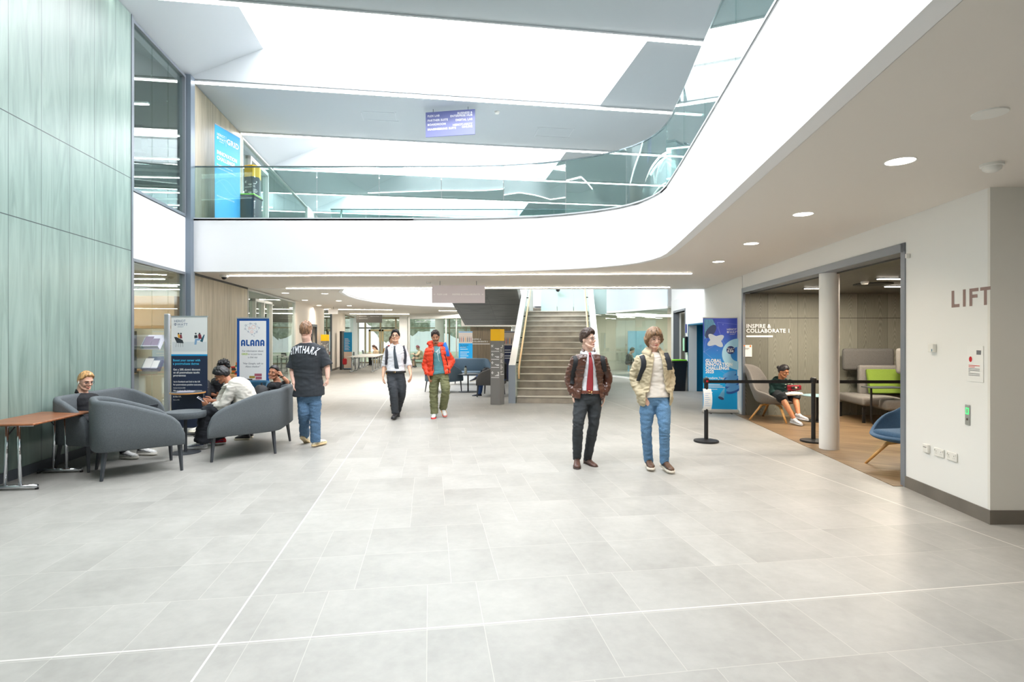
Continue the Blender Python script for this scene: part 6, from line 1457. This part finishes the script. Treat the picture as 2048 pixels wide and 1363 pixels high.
p.pants(mat('slate_trousers', (58, 62, 68), .8, bump=.3, bs=90), (.108, .108, .092, .082, .072), f1=.16, wr=(.009, 11), to=1.0)
mb = MB(); p.torso(mb, .12, 1.0, .032)
for i in (0, 1): p.sleeve(mb, i, .54, (.068, .070, .06), wob=.06); mb.tube([p.el[i].lerp(p.wr[i], -.04), p.el[i].lerp(p.wr[i], .10)], [.070, .064], 16)
p.garment('shirt', mb, mat('bright_white_shirt', (232, 232, 238), .7), wr=(.009, 10)); bv = p.bv; p.belt(.11, .038, mat('black_belt', (40, 38, 38), .5)); collar(p, mat('bright_white_shirt'), 'shirt_collar', .066, .035, .024, .3, .05, pts=.03)
tp_ = smoothpath(p.onto([(791.5, 695), (792, 702), (793.5, 714), (795, 726), (796.5, 736), (797.5, 743)], bv, .014), 1)
p.band('tie', tp_, .03, mat('slate_tie', (66, 76, 86), .6), taper=[.014+.026*min(1, k/7) if k < len(tp_)-1 else .005 for k in range(len(tp_))]); p.band('tie_knot', p.onto([(791.5, 692), (791.7, 694.5), (792, 697)], bv, .022), .02, mat('slate_tie'), flat=.6, taper=[.024, .018, .012])
strapbag('dark backpack worn by the walker in the white shirt', p, (62, 62, 72), [p.onto([(775.5, 692.5, .02), (776, 697), (776.5, 708), (776, 719), (774.5, 729)], bv, .012), p.onto([(806, 691.5, .02), (808, 697), (811, 708), (810, 718), (809, 727)], bv, .012)], w=.036)
p.shoe(0, (0, -1, 0), (34, 34, 38), (20, 20, 22), L=.29); p.shoe(1, (.1, -1, -.35), (34, 34, 38), (20, 20, 22), L=.29)
# ---------------------------------------------------------------- P4 orange puffer
p = Person('bearded person in an orange puffer jacket and olive cargo trousers, one hand in pocket', 11.45, dict(hd=(871, 673.5, -.04), nk=(872, 692, .03), sh=[(857, 702, .03), (889, 700, .03)], el=[(851, 730, .10), (903, 722, .12)], wr=[(857, 752, -.08), (893, 741, -.1)],
    hip=[(870, 750, 0), (887, 750, 0)], kn=[(867, 782, -.02), (892, 780, -.16)], an=[(869, 826, .0), (886, 816, .14)]), skin_rgb=(190, 136, 104), fine=.006, coarse=.011, w=1.03)
p.head(yaw=.1, pitch=.28, roll=-.05); p.hand(0, (.25, -.35, -.9), (.9, .4, 0), -1, .8); p.buildbody(arms=(1, 1)); p.eyes(brow=(34, 26, 22), lid=.5, beard=(40, 30, 26), browt=.0045, lips=(170, 98, 90))
p.hair((44, 36, 34), top=.038, side=.013, lift=.02, front=.62, rough=.2)
p.pants(mat('olive_cotton', (116, 118, 84), .85, bump=.3, bs=80), (.106, .104, .092, .086, .082), f1=.16, wr=(.013, 13), name='cargo_trousers', to=1.0)
mb = MB(); p.torso(mb, .04, 1.0, .035); p.garment('tee_shirt', mb, mat('teal_jersey', (86, 138, 146), .85), wr=(.007, 10)); bv = p.bv
for pth in ([(874, 701), (876, 705), (880, 706), (882, 702)], [(877, 706), (878, 712), (879, 719), (881, 722)], [(873, 704), (878, 703), (883, 705)], [(876, 699), (877, 709)], [(880, 699), (880, 708)]): p.band('shirt_print', p.onto(pth, bv, .004), .005, mat('pale_print', (206, 222, 224), .7))
p.band('necklace', smoothpath(p.onto([(866, 694), (870, 701), (874, 704), (878, 700), (881, 694)], bv, .006), 2), .003, SILV)
OR = mat('orange_puffer', (232, 66, 32), .5, bump=.2, bs=60)
mb = MB(); p.torso(mb, .02, .96, .062, puff=.016, pl=.10)
for i in (0, 1): p.sleeve(mb, i, .93, (.082, .082, .060), puff=.10)
p.garment('puffer_jacket', mb, OR, wr=(.007, 16), vox=.009, cut=lambda c, n: (n.y < .4 and c.y < p.tc(.5).y and -.055-.02*(1.45-c.z) < c.x-p.tc(.55).x-(-.0) < .075+.10*max(0, min(1, (1.46-c.z)/.5))) or c.z > p.nk.z+.03, solid=.02); bvj = p.bv
mb = MB(); c = p.nk
for rr_, zz, tt in ((.115, .0, .034), (.12, .05, .03)):
    pts = [c+V3((rr_*1.15*math.cos(a), rr_*.95*math.sin(a)+.02, zz-.03*max(0, -math.sin(a)))) for a in [math.radians(-62+304*k/24) for k in range(25)]]; mb.tube(pts, [tt]*25, 10).ball(pts[0], tt, 6).ball(pts[-1], tt, 6)
mb.ball(c+V3((-.09, .07, .06)), (.12, .1, .06), 8).ball(c+V3((.02, .12, -.02)), (.15, .07, .1), 8)
p.garment('hood', mb, OR, wr=(.010, 18))
p.band('zip_tape', smoothpath(p.onto([(889, 700), (892, 712), (896, 728), (898, 744)], bvj, .004), 1), .010, BLACK, flat=.3); p.band('zip_tape', smoothpath(p.onto([(866, 697), (869, 706), (869, 722), (867, 740)], bvj, .004), 1), .006, BLACK, flat=.3)
p.band('cuff_badge', p.onto([(849, 748), (852, 750), (854, 749)], bvj, .006), .012, mat('badge_navy', (40, 56, 120), .5))
strapbag('blue backpack strap and bag over the orange puffer jacket', p, (30, 110, 200), [p.onto([(888, 686, .03), (890, 690), (893, 697), (895, 705), (896, 712)], bvj, .018)], w=.045)
p.shoe(0, (0, -1, 0), (232, 232, 230), (220, 60, 60), kind=1, acc=(60, 160, 140), L=.29); p.shoe(1, (.32, -.9, -.35), (232, 232, 230), (230, 120, 110), kind=1, acc=(240, 170, 40), L=.29, up=(0, -.4, 1))
# ---------------------------------------------------------------- P5 seen from behind
p = Person('person seen from behind in a dark tee lettered across the shoulders and blue jeans', 8.4, dict(hd=(612, 661, -.02), nk=(614, 685, 0), sh=[(593, 701, 0), (641, 701, 0)], el=[(583.5, 738, 0), (655, 733, 0)], wr=[(588, 768, -.1), (655, 757, -.06)],
    hip=[(607, 789, 0), (629, 789, 0)], kn=[(608, 828, -.06), (630, 830, -.02)], an=[(609, 868, .22), (631, 879, -.02)]), fwd=(0, 1, 0), skin_rgb=(232, 186, 168), fine=.006, w=1.1, hs=1.08)
p.head(yaw=math.pi, pitch=.05); p.hand(0, (.1, .2, -1), (1, 0, 0), 1, .9); p.hand(1, (-.1, .25, -1), (-1, 0, 0), -1, 1.3); p.buildbody()
p.hair((124, 92, 68), top=.026, side=.008, back=.012, front=.6, sideb=.0, backb=-.5, rough=.3)
p.pants(fabric('mid_denim', (82, 112, 142), .18, 60), (.100, .100, .084, .078, .074), f1=.14, wr=(.009, 13), name='jeans', to=1.03)
mb = MB(); p.torso(mb, -.02, 1.0, .042, hem=.012)
for i in (0, 1): p.sleeve(mb, i, .47, (.078, .092), wob=.03)
p.garment('tee_shirt', mb, mat('charcoal_jersey', (48, 52, 58), .85), wr=(.008, 9), vox=.009); bv = p.bv
mb = MB(); word = 'GYMTHARK'; ws = (9.0, 7.5, 9.5, 7, 8, 8.6, 8.3, 8.2)
tot = sum(ws); x = 0; A0 = (585.5, 639.5)
for ch, w_ in zip(word, ws):
    f = (x+w_/2)/tot; x += w_; cx_ = A0[0]+(A0[1]-A0[0])*f; e = (f-.5)*2; y0 = 705+4.2*e*e; a = .50*e; vs_, fs_, tw = textmesh(ch, .028, 1, 0)
    vals = []
    if ch == 'M':
        vs_ = [(0, 0), (.17, 0), (.17, .73), (0, .73), (.63, 0), (.8, 0), (.8, .73), (.63, .73), (.17, .73), (.17, .45), (.4, .16), (.4, .42), (.63, .45), (.63, .73)]; fs_ = [(0, 1, 2, 3), (4, 5, 6, 7), (8, 9, 10, 11), (11, 10, 12, 13)]; tw = .8
    for (u_, v_) in vs_:
        lx = (u_-tw/2)/max(tw, .1)*w_*.82; ly = -(v_/.73)*14.5
        px_, py_ = cx_+lx*math.cos(a)-ly*math.sin(a), y0+lx*math.sin(a)+ly*math.cos(a); q = P(px_, py_, 8.4)
        h = bv.ray_cast(V3((q.x, 7.2, q.z)), V3((0, 1, 0))); vals.append(h[0]+V3((0, -.012, 0)) if h[0] is not None else q)
    mb.add(vals, fs_)
o = finish_static(mb, 'shirt_lettering', mat('ice_lettering', (226, 228, 236), .6), p.root, p.org, smooth=False)
p.shoe(0, (.1, .8, -.5), (226, 218, 200), (220, 200, 160), kind=1, up=(0, .5, .8), L=.29); p.shoe(1, (.35, .94, 0), (226, 218, 200), (222, 196, 150), kind=1, L=.30)
# ---------------------------------------------------------------- seated group, left
def arms_ids(): return (0, 1)
def quicktop(p, m, name, inf=.03, f0=-.05, fr=.97, rad=(.064, .056, .042), wr=(.006, 11), vox=None, **k):
    mb = MB(); p.torso(mb, f0, .99, inf)
    for i in (0, 1): p.sleeve(mb, i, fr, rad, wob=.05, **k)
    return p.garment(name, mb, m, wr=wr, vox=vox)
# S1 blond with laptop
p = Person('seated blond person in glasses and a black quarter-zip, laptop on knees', 7.45, dict(hd=(171, 761, 0), nk=(163, 787, .02), sh=[(145, 798, -.16), (183, 795, .17)], el=[(136, 830, -.2), (202, 829, .16)], wr=[(196, 846, -.10), (222, 842, .12)],
    hip=[(163, 846, -.10), (179, 842, .08)], kn=[(214, 842, -.05), (231, 835, .18)], an=[(249, 902, .10), (284, 895, .32)]), fwd=(.8, -.5, 0), w=1.1, skin_rgb=(232, 180, 156), fine=.006, foot=(-5.25, 7.55, 0))
p.head(yaw=1.2, pitch=.36); p.hand(0, (1, 0, -.2), (0, 0, -1), 1, .5); p.hand(1, (1, -.1, -.2), (0, 0, -1), -1, .5); p.buildbody(); p.eyes(brow=(150, 112, 76), lid=.4, lips=(200, 120, 110))
p.hair((178, 138, 92), top=.024, side=.010, back=.016, front=.66, temple=.3, sideb=.02, lift=.014, rough=.10); p.glasses((74, 70, 78), r=(.023, .016)); finish_static(MB().ball(p.T((.082, 0, -.012)), (.008, .008, .012), 6).tube([p.T((.084, -.004, -.014)), p.T((.084, -.012, -.036))], .004, 6), 'earbud', WP, p.root, p.org)
finish_static(MB().ball(p.T((-.082, 0, -.012)), (.008, .008, .012), 6).tube([p.T((-.084, -.004, -.014)), p.T((-.084, -.012, -.036))], .004, 6), 'earbud', WP, p.root, p.org)
p.pants(mat('black_trousers', (30, 32, 38), .85), (.096, .086, .07, .062, .055), wr=(.005, 12)); quicktop(p, mat('black_knit', (24, 25, 30), .85, bump=.2, bs=120), 'quarter_zip', .034); collar(p, mat('black_knit'), 'stand_collar', .062, h=.055, flare=.004, gap=.2, drop=.02, pts=0)
p.shoe(0, (1, -.18, 0), (232, 230, 224), (226, 222, 212), kind=1, acc=(60, 62, 68)); p.shoe(1, (1, -.05, 0), (232, 230, 224), (226, 222, 212), kind=1, acc=(60, 62, 68))
t = thing('laptop', 'slim dark laptop open on the knees of the blond person', 'laptop', (-5.17, 7.55, .585), -.25); MB().box((0, 0, .006), (.24, .32, .012)).build('keyboard_base', DGREY, t); MB().box((.15, 0, .11), (.008, .32, .22), 0, Matrix.Rotation(.35, 4, 'Y')).build('screen', DGREY, t)
# S2 beige overshirt with phone
p = Person('seated person in a cream overshirt and black wide trousers bent over a phone', 8.3, dict(hd=(444, 749, 0), nk=(462, 769, .0), sh=[(464, 777, -.17), (458, 771, .17)], el=[(447, 813, -.19), (441, 803, .14)], wr=[(417, 809, -.08), (425, 801, .06)],
    hip=[(494, 818, -.09), (488, 814, .09)], kn=[(415, 820, -.14), (424, 818, .18)], an=[(405, 884, -.08), (443, 876, .28)]), fwd=(-.95, -.25, 0), skin_rgb=(176, 118, 88), fine=.006, foot=(-4.5, 8.3, 0))
p.spine_mid = V3((.08, 0, .06)); p.head(yaw=-1.15, pitch=.62); p.hand(0, (-1, .1, .1), (.1, .9, .2), -1, .9); p.hand(1, (-.9, -.3, .1), (.1, -.9, .2), 1, .9); p.buildbody(); p.eyes(brow=(24, 22, 22), lid=.8)
p.hair((26, 25, 28), top=.032, side=.024, back=.024, front=.5, temple=.1, sideb=-.15, backb=-.5, rough=.14)
p.pants(mat('washed_black_denim', (34, 37, 44), .8, bump=.3, bs=80), (.106, .108, .104, .112, .118), wr=(.010, 10), to=.97)
mb = MB(); p.torso(mb, -.12, .97, .048, hem=.02)
for i in (0, 1): p.sleeve(mb, i, .80, (.080, .078, .062), wob=.09)
p.garment('overshirt', mb, mat('cream_cotton', (222, 216, 206), .85), wr=(.011, 11)); collar(p, mat('cream_cotton'), 'shirt_collar', .07, .03, .02, .4, .04, pts=.02)
finish_static(MB().tube([p.wr[0]+V3((.02, 0, 0))+V3((0, .032*math.cos(a), .032*math.sin(a))) for a in [2*math.pi*k/14 for k in range(15)]], .006, 6), 'wristwatch', SILV, p.root, p.org)
p.shoe(0, (-1, -.12, 0), (236, 236, 238), (240, 240, 240), kind=1, acc=(40, 64, 140), L=.29); p.shoe(1, (-.95, -.3, 0), (206, 40, 52), (236, 236, 236), kind=1, acc=(40, 64, 140), L=.29)
t = thing('phone', 'white phone held up by the person in the cream overshirt', 'phone', P(404, 799, 8.27)); t.rotation_euler = (.2, -.9, .1); MB().rbox((0, 0, 0), (.01, .075, .15), .005).build('body', mat('phone_white', (220, 220, 224), .3), t); MB().box((.006, 0, 0), (.002, .066, .135)).build('screen', mat('phone_screen', (60, 60, 70), .1), t)
# S3 black tee, folded arms
p = Person('seated person in a black tee with folded arms on the teal sofa, face half hidden', 10.15, dict(hd=(448, 735.5, 0), nk=(448, 754, .02), sh=[(430, 762, .02), (466, 762, .02)], el=[(423, 790, -.12), (473, 790, -.12)], wr=[(446, 793, -.30), (448, 789, -.26)],
    hip=[(438, 800, 0), (458, 800, 0)], kn=[(428, 806, -.48), (466, 806, -.48)], an=[(404, 852, -.72), (462, 852, -.55)]), skin_rgb=(150, 100, 76), fine=.007, coarse=.012, foot=(-5.3, 9.7, 0))
p.head(yaw=.1, pitch=.1); p.hand(0, (1, -.1, .1), (0, 1, 0), 1, .5); p.hand(1, (-1, -.1, .1), (0, 1, 0), -1, .5); p.buildbody(); p.eyes(brow=(24, 20, 20)); p.hair((24, 23, 25), top=.05, side=.022, back=.02, front=.5, rough=.4)
p.pants(mat('black_trousers'), (.1, .092, .075, .07, .066)); quicktop(p, mat('black_jersey', (30, 31, 36), .85), 'tee_shirt', .028, fr=.44, rad=(.066, .07, .07))
p.shoe(0, (-.5, -.9, .1), (200, 198, 190), (226, 220, 200), kind=1, L=.28); p.shoe(1, (.1, -1, 0), (60, 60, 64), (220, 220, 220), kind=1, L=.28)
# S4 smiling woman
p = Person('smiling seated woman in black with tied dark hair, hand raised to her ear', 8.95, dict(hd=(547.5, 744.5, 0), nk=(555, 763, .05), sh=[(545, 772, -.12), (566, 769, .13)], el=[(536, 800, -.12), (577, 764, -.02)], wr=[(520, 812, -.2), (563.5, 751.5, -.02)],
    hip=[(543, 816, -.10), (556, 812, .09)], kn=[(502, 816, -.10), (506, 812, .14)], an=[(492, 868, .0), (498, 864, .16)]), fwd=(-.85, -.5, 0), w=.88, hs=.93, skin_rgb=(188, 130, 100), fine=.005, foot=(-4.3, 8.95, 0))
p.head(yaw=-.12, pitch=.04, roll=.14); p.hand(1, (-.35, -.15, .95), (-1, 0, -.3), 1, 1.5, .85); p.hand(0, (-1, 0, -.3), (0, 0, -1), -1, .4, .85); p.buildbody(); p.eyes(smile=1, brow=(30, 24, 22), lips=(170, 84, 80), iris=(34, 26, 22))
p.hair((28, 25, 28), top=.020, side=.012, back=.02, front=.62, temple=.42, sideb=.12, backb=-.45, rough=.05, bun=(.02, .125, -.05, .036)); p.pants(mat('black_trousers'), (.094, .084, .068, .06, .056)); quicktop(p, mat('black_jersey'), 'top', .022, fr=.42, rad=(.056, .056, .056))
finish_static(MB().tube([p.wr[1]-V3((-.006, 0, .01))+V3((.030*math.cos(a), .030*math.sin(a), .01*math.cos(a))) for a in [2*math.pi*k/14 for k in range(15)]], .008, 6), 'watch', BLACK, p.root, p.org)
p.shoe(0, (-1, -.1, 0), (50, 50, 54), (200, 190, 170), L=.24); p.shoe(1, (-1, -.05, 0), (50, 50, 54), (200, 190, 170), L=.24)
backpack('black backpack standing on the teal sofa beside the tablet table', (-5.62, 9.92, .47), .35, (34, 35, 40), .34, .46, .2, -.12)
backpack('black backpack on the grey sofa between the cream overshirt and the smiling woman', (-3.93, 8.52, .47), -1.0, (32, 33, 36), .36, .46, .22, -.1)
backpack('black backpack lying on the dark armchair left of the yellow capped totem', (-.62, 15.62, .5), 1.2, (30, 30, 34), .34, .34, .22, -.5)
# S5 alcove reader
p = Person('barefoot-legged person in a dark green hoodie and slides reading in the alcove chair', 11.1, dict(hd=(1567, 742, -.06), nk=(1562, 759, .02), sh=[(1546, 766, .06), (1580, 765, -.06)], el=[(1544, 787, .0), (1586, 784, -.12)], wr=[(1565, 788, -.26), (1583, 785, -.30)],
    hip=[(1552, 789, .06), (1569, 789, 0)], kn=[(1565, 797, -.50), (1591, 797, -.42)], an=[(1588, 837, -.66), (1597, 828, -.60)]), fwd=(.5, -.85, 0), w=.98, skin_rgb=(206, 142, 104), fine=.006, foot=(5.5, 10.6, .006))
p.head(yaw=.6, pitch=.42); p.hand(0, (.8, -.5, -.1), (0, .3, 1), 1, .7, .9); p.hand(1, (-.6, -.5, -.1), (0, .3, 1), -1, .7, .9)
p.legs((.098, .088, .060, .056, .036)); p.buildbody(); p.eyes(brow=(30, 24, 22), lid=.6); p.hair((30, 26, 28), top=.026, side=.014, back=.02, front=.55, temple=.2, sideb=.0, rough=.12, bun=(-.02, .115, .03, .036)); p.glasses((110, 90, 80), r=(.022, .017))
HG = mat('forest_fleece', (20, 52, 50), .9); quicktop(p, HG, 'hoodie', .045, f0=-.12, rad=(.074, .07, .052), wr=(.009, 11)); bv = p.bv
mb = MB(); mb.tube([p.nk+V3((.10*math.cos(a), .085*math.sin(a)+.02, .0-.02*max(0, -math.sin(a)))) for a in [2*math.pi*k/20 for k in range(21)]], .032, 10).ball(p.nk+V3((-.03, .10, -.02)), (.1, .06, .09), 8); p.garment('hood', mb, HG, wr=(.006, 14))
for i, (y0, ww) in enumerate(((763.5, 8), (766, 10), (771.5, 9))):
    for k in range(ww): 
        q = p.onto([(1562.5+k*1.6, y0+.25*abs(k-ww/2)), (1563.5+k*1.6, y0-.6+.25*abs(k-ww/2))], bv, .006)
        if len(q) > 1 and (k+i) % 4 != 3: p.band('hoodie_print', q, .006, mat('cream_print', (226, 222, 196), .7))
p.pants(mat('dark_shorts', (28, 34, 40), .85), (.112, .108, .1, .1, .1), name='shorts', to=-.25, wr=(.005, 12))
p.shoe(0, (.35, -.9, -.1), (196, 198, 204), (190, 192, 198), kind=1, L=.25); p.shoe(1, (.65, -.7, -.1), (196, 198, 204), (190, 192, 198), kind=1, L=.25)
q = P(1578, 787, 10.72)
me = remesh(MB().ball(q+V3((.10, -.02, -.0)), (.17, .09, .04), 10).ball(q+V3((.0, 0, -.01)), (.1, .08, .03), 8), .009, 1); wrinkle(me, .012, 16, 3)
t = thing('folded_cloth', 'crumpled white cloth on the lap of the person in the green hoodie', 'cloth', (q.x, q.y, q.z-.05)); finish(me, 'cloth', mat('cloth_white', (236, 232, 226), .85), t, (q.x, q.y, q.z-.05))
q = P(1588, 775, 10.78); me = remesh(MB().rbox(q, (.30, .05, .11), .02, .15).ball(q+V3((.02, 0, 0)), (.1, .045, .05), 8), .008, 1); wrinkle(me, .01, 18, 8)
t = thing('snack_packet', 'shiny red and black packet held above the white cloth', 'packet', (q.x, q.y, q.z-.06)); finish(me, 'packet', mat('packet_red', (132, 22, 38), .25), t, (q.x, q.y, q.z-.06))
MB().ball(q+V3((-.03, -.05, 0)), (.05, .01, .035), 6).ball(q+V3((.05, -.05, .015)), (.03, .01, .02), 6).build('packet_print', mat('packet_dark', (30, 26, 30), .3), t, org=t.location, smooth=True); MB().ball(q+V3((.01, -.058, .005)), (.025, .008, .018), 6).build('packet_flash', mat('packet_pale', (220, 206, 180), .3), t, org=t.location, smooth=True)
# S9 jeans behind totem
p = Person('person in blue jeans and dark trainers, legs crossed, seated behind the totem', 15.7, dict(hd=(1001, 711, 0), nk=(1003, 723, 0), sh=[(1001, 727, -.16), (1001, 726, .16)], el=[(1000, 745, -.18), (1000, 744, .18)], wr=[(985, 748, -.1), (986, 747, .1)],
    hip=[(1003, 756, -.08), (1003, 755, .08)], kn=[(965, 756, -.05), (968, 752, .10)], an=[(959, 787, .0), (953, 754, .06)]), fwd=(-1, -.1, 0), skin_rgb=(180, 130, 104), fine=.01, coarse=.014, foot=(-.6, 15.7, 0))
p.head(yaw=-1.3, pitch=.3); p.buildbody(); p.hair((40, 32, 30)); p.pants(fabric('dark_denim', (42, 72, 122), .2, 60), (.1, .09, .072, .064, .062)); quicktop(p, mat('black_jersey'), 'jumper', .035)
p.shoe(0, (-1, -.15, 0), (30, 36, 56), (226, 226, 220), kind=1, L=.29); p.shoe(1, (-.95, -.1, -.25), (30, 36, 56), (226, 226, 220), kind=1, L=.29, up=(-.25, 0, 1))
# S10 behind the white shirt walker
p = Person('person mostly hidden behind the white shirt walker, mustard jacket and red scarf', 13.4, dict(hd=(786, 681, 0), nk=(785, 694, 0), sh=[(771.5, 700, 0), (799, 700, 0)], el=[(773, 726, 0), (797, 726, 0)], wr=[(777, 745, 0), (795, 745, 0)],
    hip=[(781, 745, 0), (796, 745, 0)], kn=[(786, 775, 0), (795, 775, 0)], an=[(787, 803, 0), (795, 803, 0)]), skin_rgb=(210, 160, 130), fine=.01, coarse=.014)
p.head(); p.buildbody(); p.hair((70, 34, 30), side=.026); p.pants(mat('black_trousers'), (.09, .085, .07, .06, .055)); quicktop(p, mat('mustard_cloth', (170, 124, 40), .8), 'jacket', .04)
mb = MB(); mb.tube([p.nk+V3((.09*math.cos(a), .09*math.sin(a), .02)) for a in [2*math.pi*k/16 for k in range(17)]], .035, 8); p.garment('scarf', mb, mat('red_scarf', (190, 40, 44), .8), wr=(.006, 14))
p.shoe(0, (0, -1, 0)); p.shoe(1, (0, -1, 0))
# far students
def far(label, Y, cx, topc, hairc, pants=(30, 32, 38), face=-1, long=False, cloth='jumper', foot=None, sk=(226, 186, 160), hz=1.22):
    k = 1100.0/Y; yy = lambda z: HZ+(EYE-z)*k; X = lambda m: cx+m*k
    p = Person(label, Y, dict(hd=(X(.12*face), yy(hz-.12), 0), nk=(X(.03*face), yy(hz-.28), 0), sh=[(X(0), yy(hz-.34), -.17), (X(0), yy(hz-.34), .17)], el=[(X(.18*face), yy(hz-.55), -.2), (X(.18*face), yy(hz-.55), .2)], wr=[(X(.40*face), yy(.78), -.12), (X(.40*face), yy(.78), .12)],
        hip=[(X(-.05*face), yy(.52), -.09), (X(-.05*face), yy(.52), .09)], kn=[(X(.38*face), yy(.54), -.1), (X(.38*face), yy(.54), .1)], an=[(X(.36*face), yy(.1), -.1), (X(.25*face), yy(.1), .12)]), fwd=(face, -.1, 0), skin_rgb=sk, fine=.014, coarse=.018, foot=((cx-1024)/F*Y+.3*face, Y, 0))
    p.head(yaw=1.2*face, pitch=.4); p.hand(0, (face, 0, -.2), (0, 0, -1)); p.hand(1, (face, 0, -.2), (0, 0, -1)); p.buildbody()
    p.hair(hairc, side=.02, long=[((0, .09, 0), (0, .13, -.36), .07, .04)] if long else None); p.pants(mat('fp_%d_%d' % pants[:2], pants, .85), (.1, .09, .075, .065, .06)); quicktop(p, mat('ft_%d_%d' % topc[:2], topc, .85), cloth, .045)
    for i in (0, 1): p.shoe(i, (face, -.1, 0), (50, 50, 54), (200, 200, 200), L=.26)
    return p
far('student with long brown hair in a beige jumper writing at the far white tables', 32.3, 752, (222, 198, 164), (74, 46, 38), long=True)
far('student in a beige hoodie with pinkish hair at the far round table', 30.6, 840, (220, 198, 168), (176, 90, 104), pants=(206, 184, 160), cloth='hoodie')
far('visitor in a grey-brown coat seated at the table behind the curved glass', 24.3, 1259, (96, 88, 84), (40, 34, 32), pants=(84, 72, 64), face=1, cloth='coat', sk=(206, 160, 130))
# ================================================================ CAMERA, LIGHT, VIEW
sc = bpy.context.scene
cd = bpy.data.cameras.new('camera'); cam = bpy.data.objects.new('camera', cd); C.objects.link(cam); sc.camera = cam
cd.sensor_width = 36; cd.lens = 36*F/2048; cd.shift_y = (HZ-681.5)/2048; cd.clip_start = .05; cd.clip_end = 300
cam.location = (0, 0, EYE); cam.rotation_euler = (math.pi/2, 0, 0)
w = bpy.data.worlds.new('world'); sc.world = w; w.use_nodes = True
w.node_tree.nodes['Background'].inputs[0].default_value = (1.0, .985, .97, 1); w.node_tree.nodes['Background'].inputs[1].default_value = 1.35
for L, e in zip(skylt, (1000, 780, 1350, 1350)): L.energy = e
for (x, y) in dls:
    L = bpy.data.lights.new('downlight_glow', 'SPOT'); L.energy = 80; L.color = (1, .84, .66); L.spot_size = 2.4; L.spot_blend = .9; L.shadow_soft_size = .08
    o = bpy.data.objects.new('downlight_glow', L); C.objects.link(o); o.location = (x, y, 2.97)
for x, y, e in ((5.75, 10.4, 60), (6.0, 8.7, 70), (7.0, 10.0, 60)):
    L = bpy.data.lights.new('alcove_lamp', 'AREA'); L.size = .42; L.size_y = .06; L.shape = 'RECTANGLE'; L.energy = e; L.color = (1, .88, .72)
    o = bpy.data.objects.new('alcove_lamp', L); C.objects.link(o); o.location = (x, y, 2.575)
for x, y, z, e, sx in ((-7.5, 18, 2.9, 60, 2), (-8.5, 23, 2.9, 60, 2), (-5, 29, 2.9, 160, 5), (-7, 33, 2.9, 120, 4), (7.5, 24.5, 2.7, 150, 3), (-9.5, 11.5, 2.85, 110, 3), (-10, 12, 6.1, 120, 4), (-10, 17.5, 2.85, 110, 4), (-10.5, 18, 6.2, 140, 4), (6.6, 2.4, 2.95, 45, 1)):  # fill lamps added to brighten the far corridor, glazed rooms and lift lobby
    if not e: continue
    L = bpy.data.lights.new('added_fill_lamp', 'AREA'); L.size = sx; L.size_y = .12; L.shape = 'RECTANGLE'; L.energy = e; L.color = (1, .93, .84)
    o = bpy.data.objects.new('added_fill_lamp', L); C.objects.link(o); o.location = (x, y, z)
vs = sc.view_settings; vs.view_transform = 'Standard'; vs.look = 'None'; vs.exposure = 0.0; vs.gamma = 1; vs.use_curve_mapping = False
cy = sc.cycles; cy.max_bounces = 10; cy.diffuse_bounces = 6; cy.glossy_bounces = 5; cy.transmission_bounces = 6; cy.transparent_max_bounces = 24
cy.use_denoising = True; cy.caustics_reflective = False; cy.caustics_refractive = False; cy.sample_clamp_indirect = 8
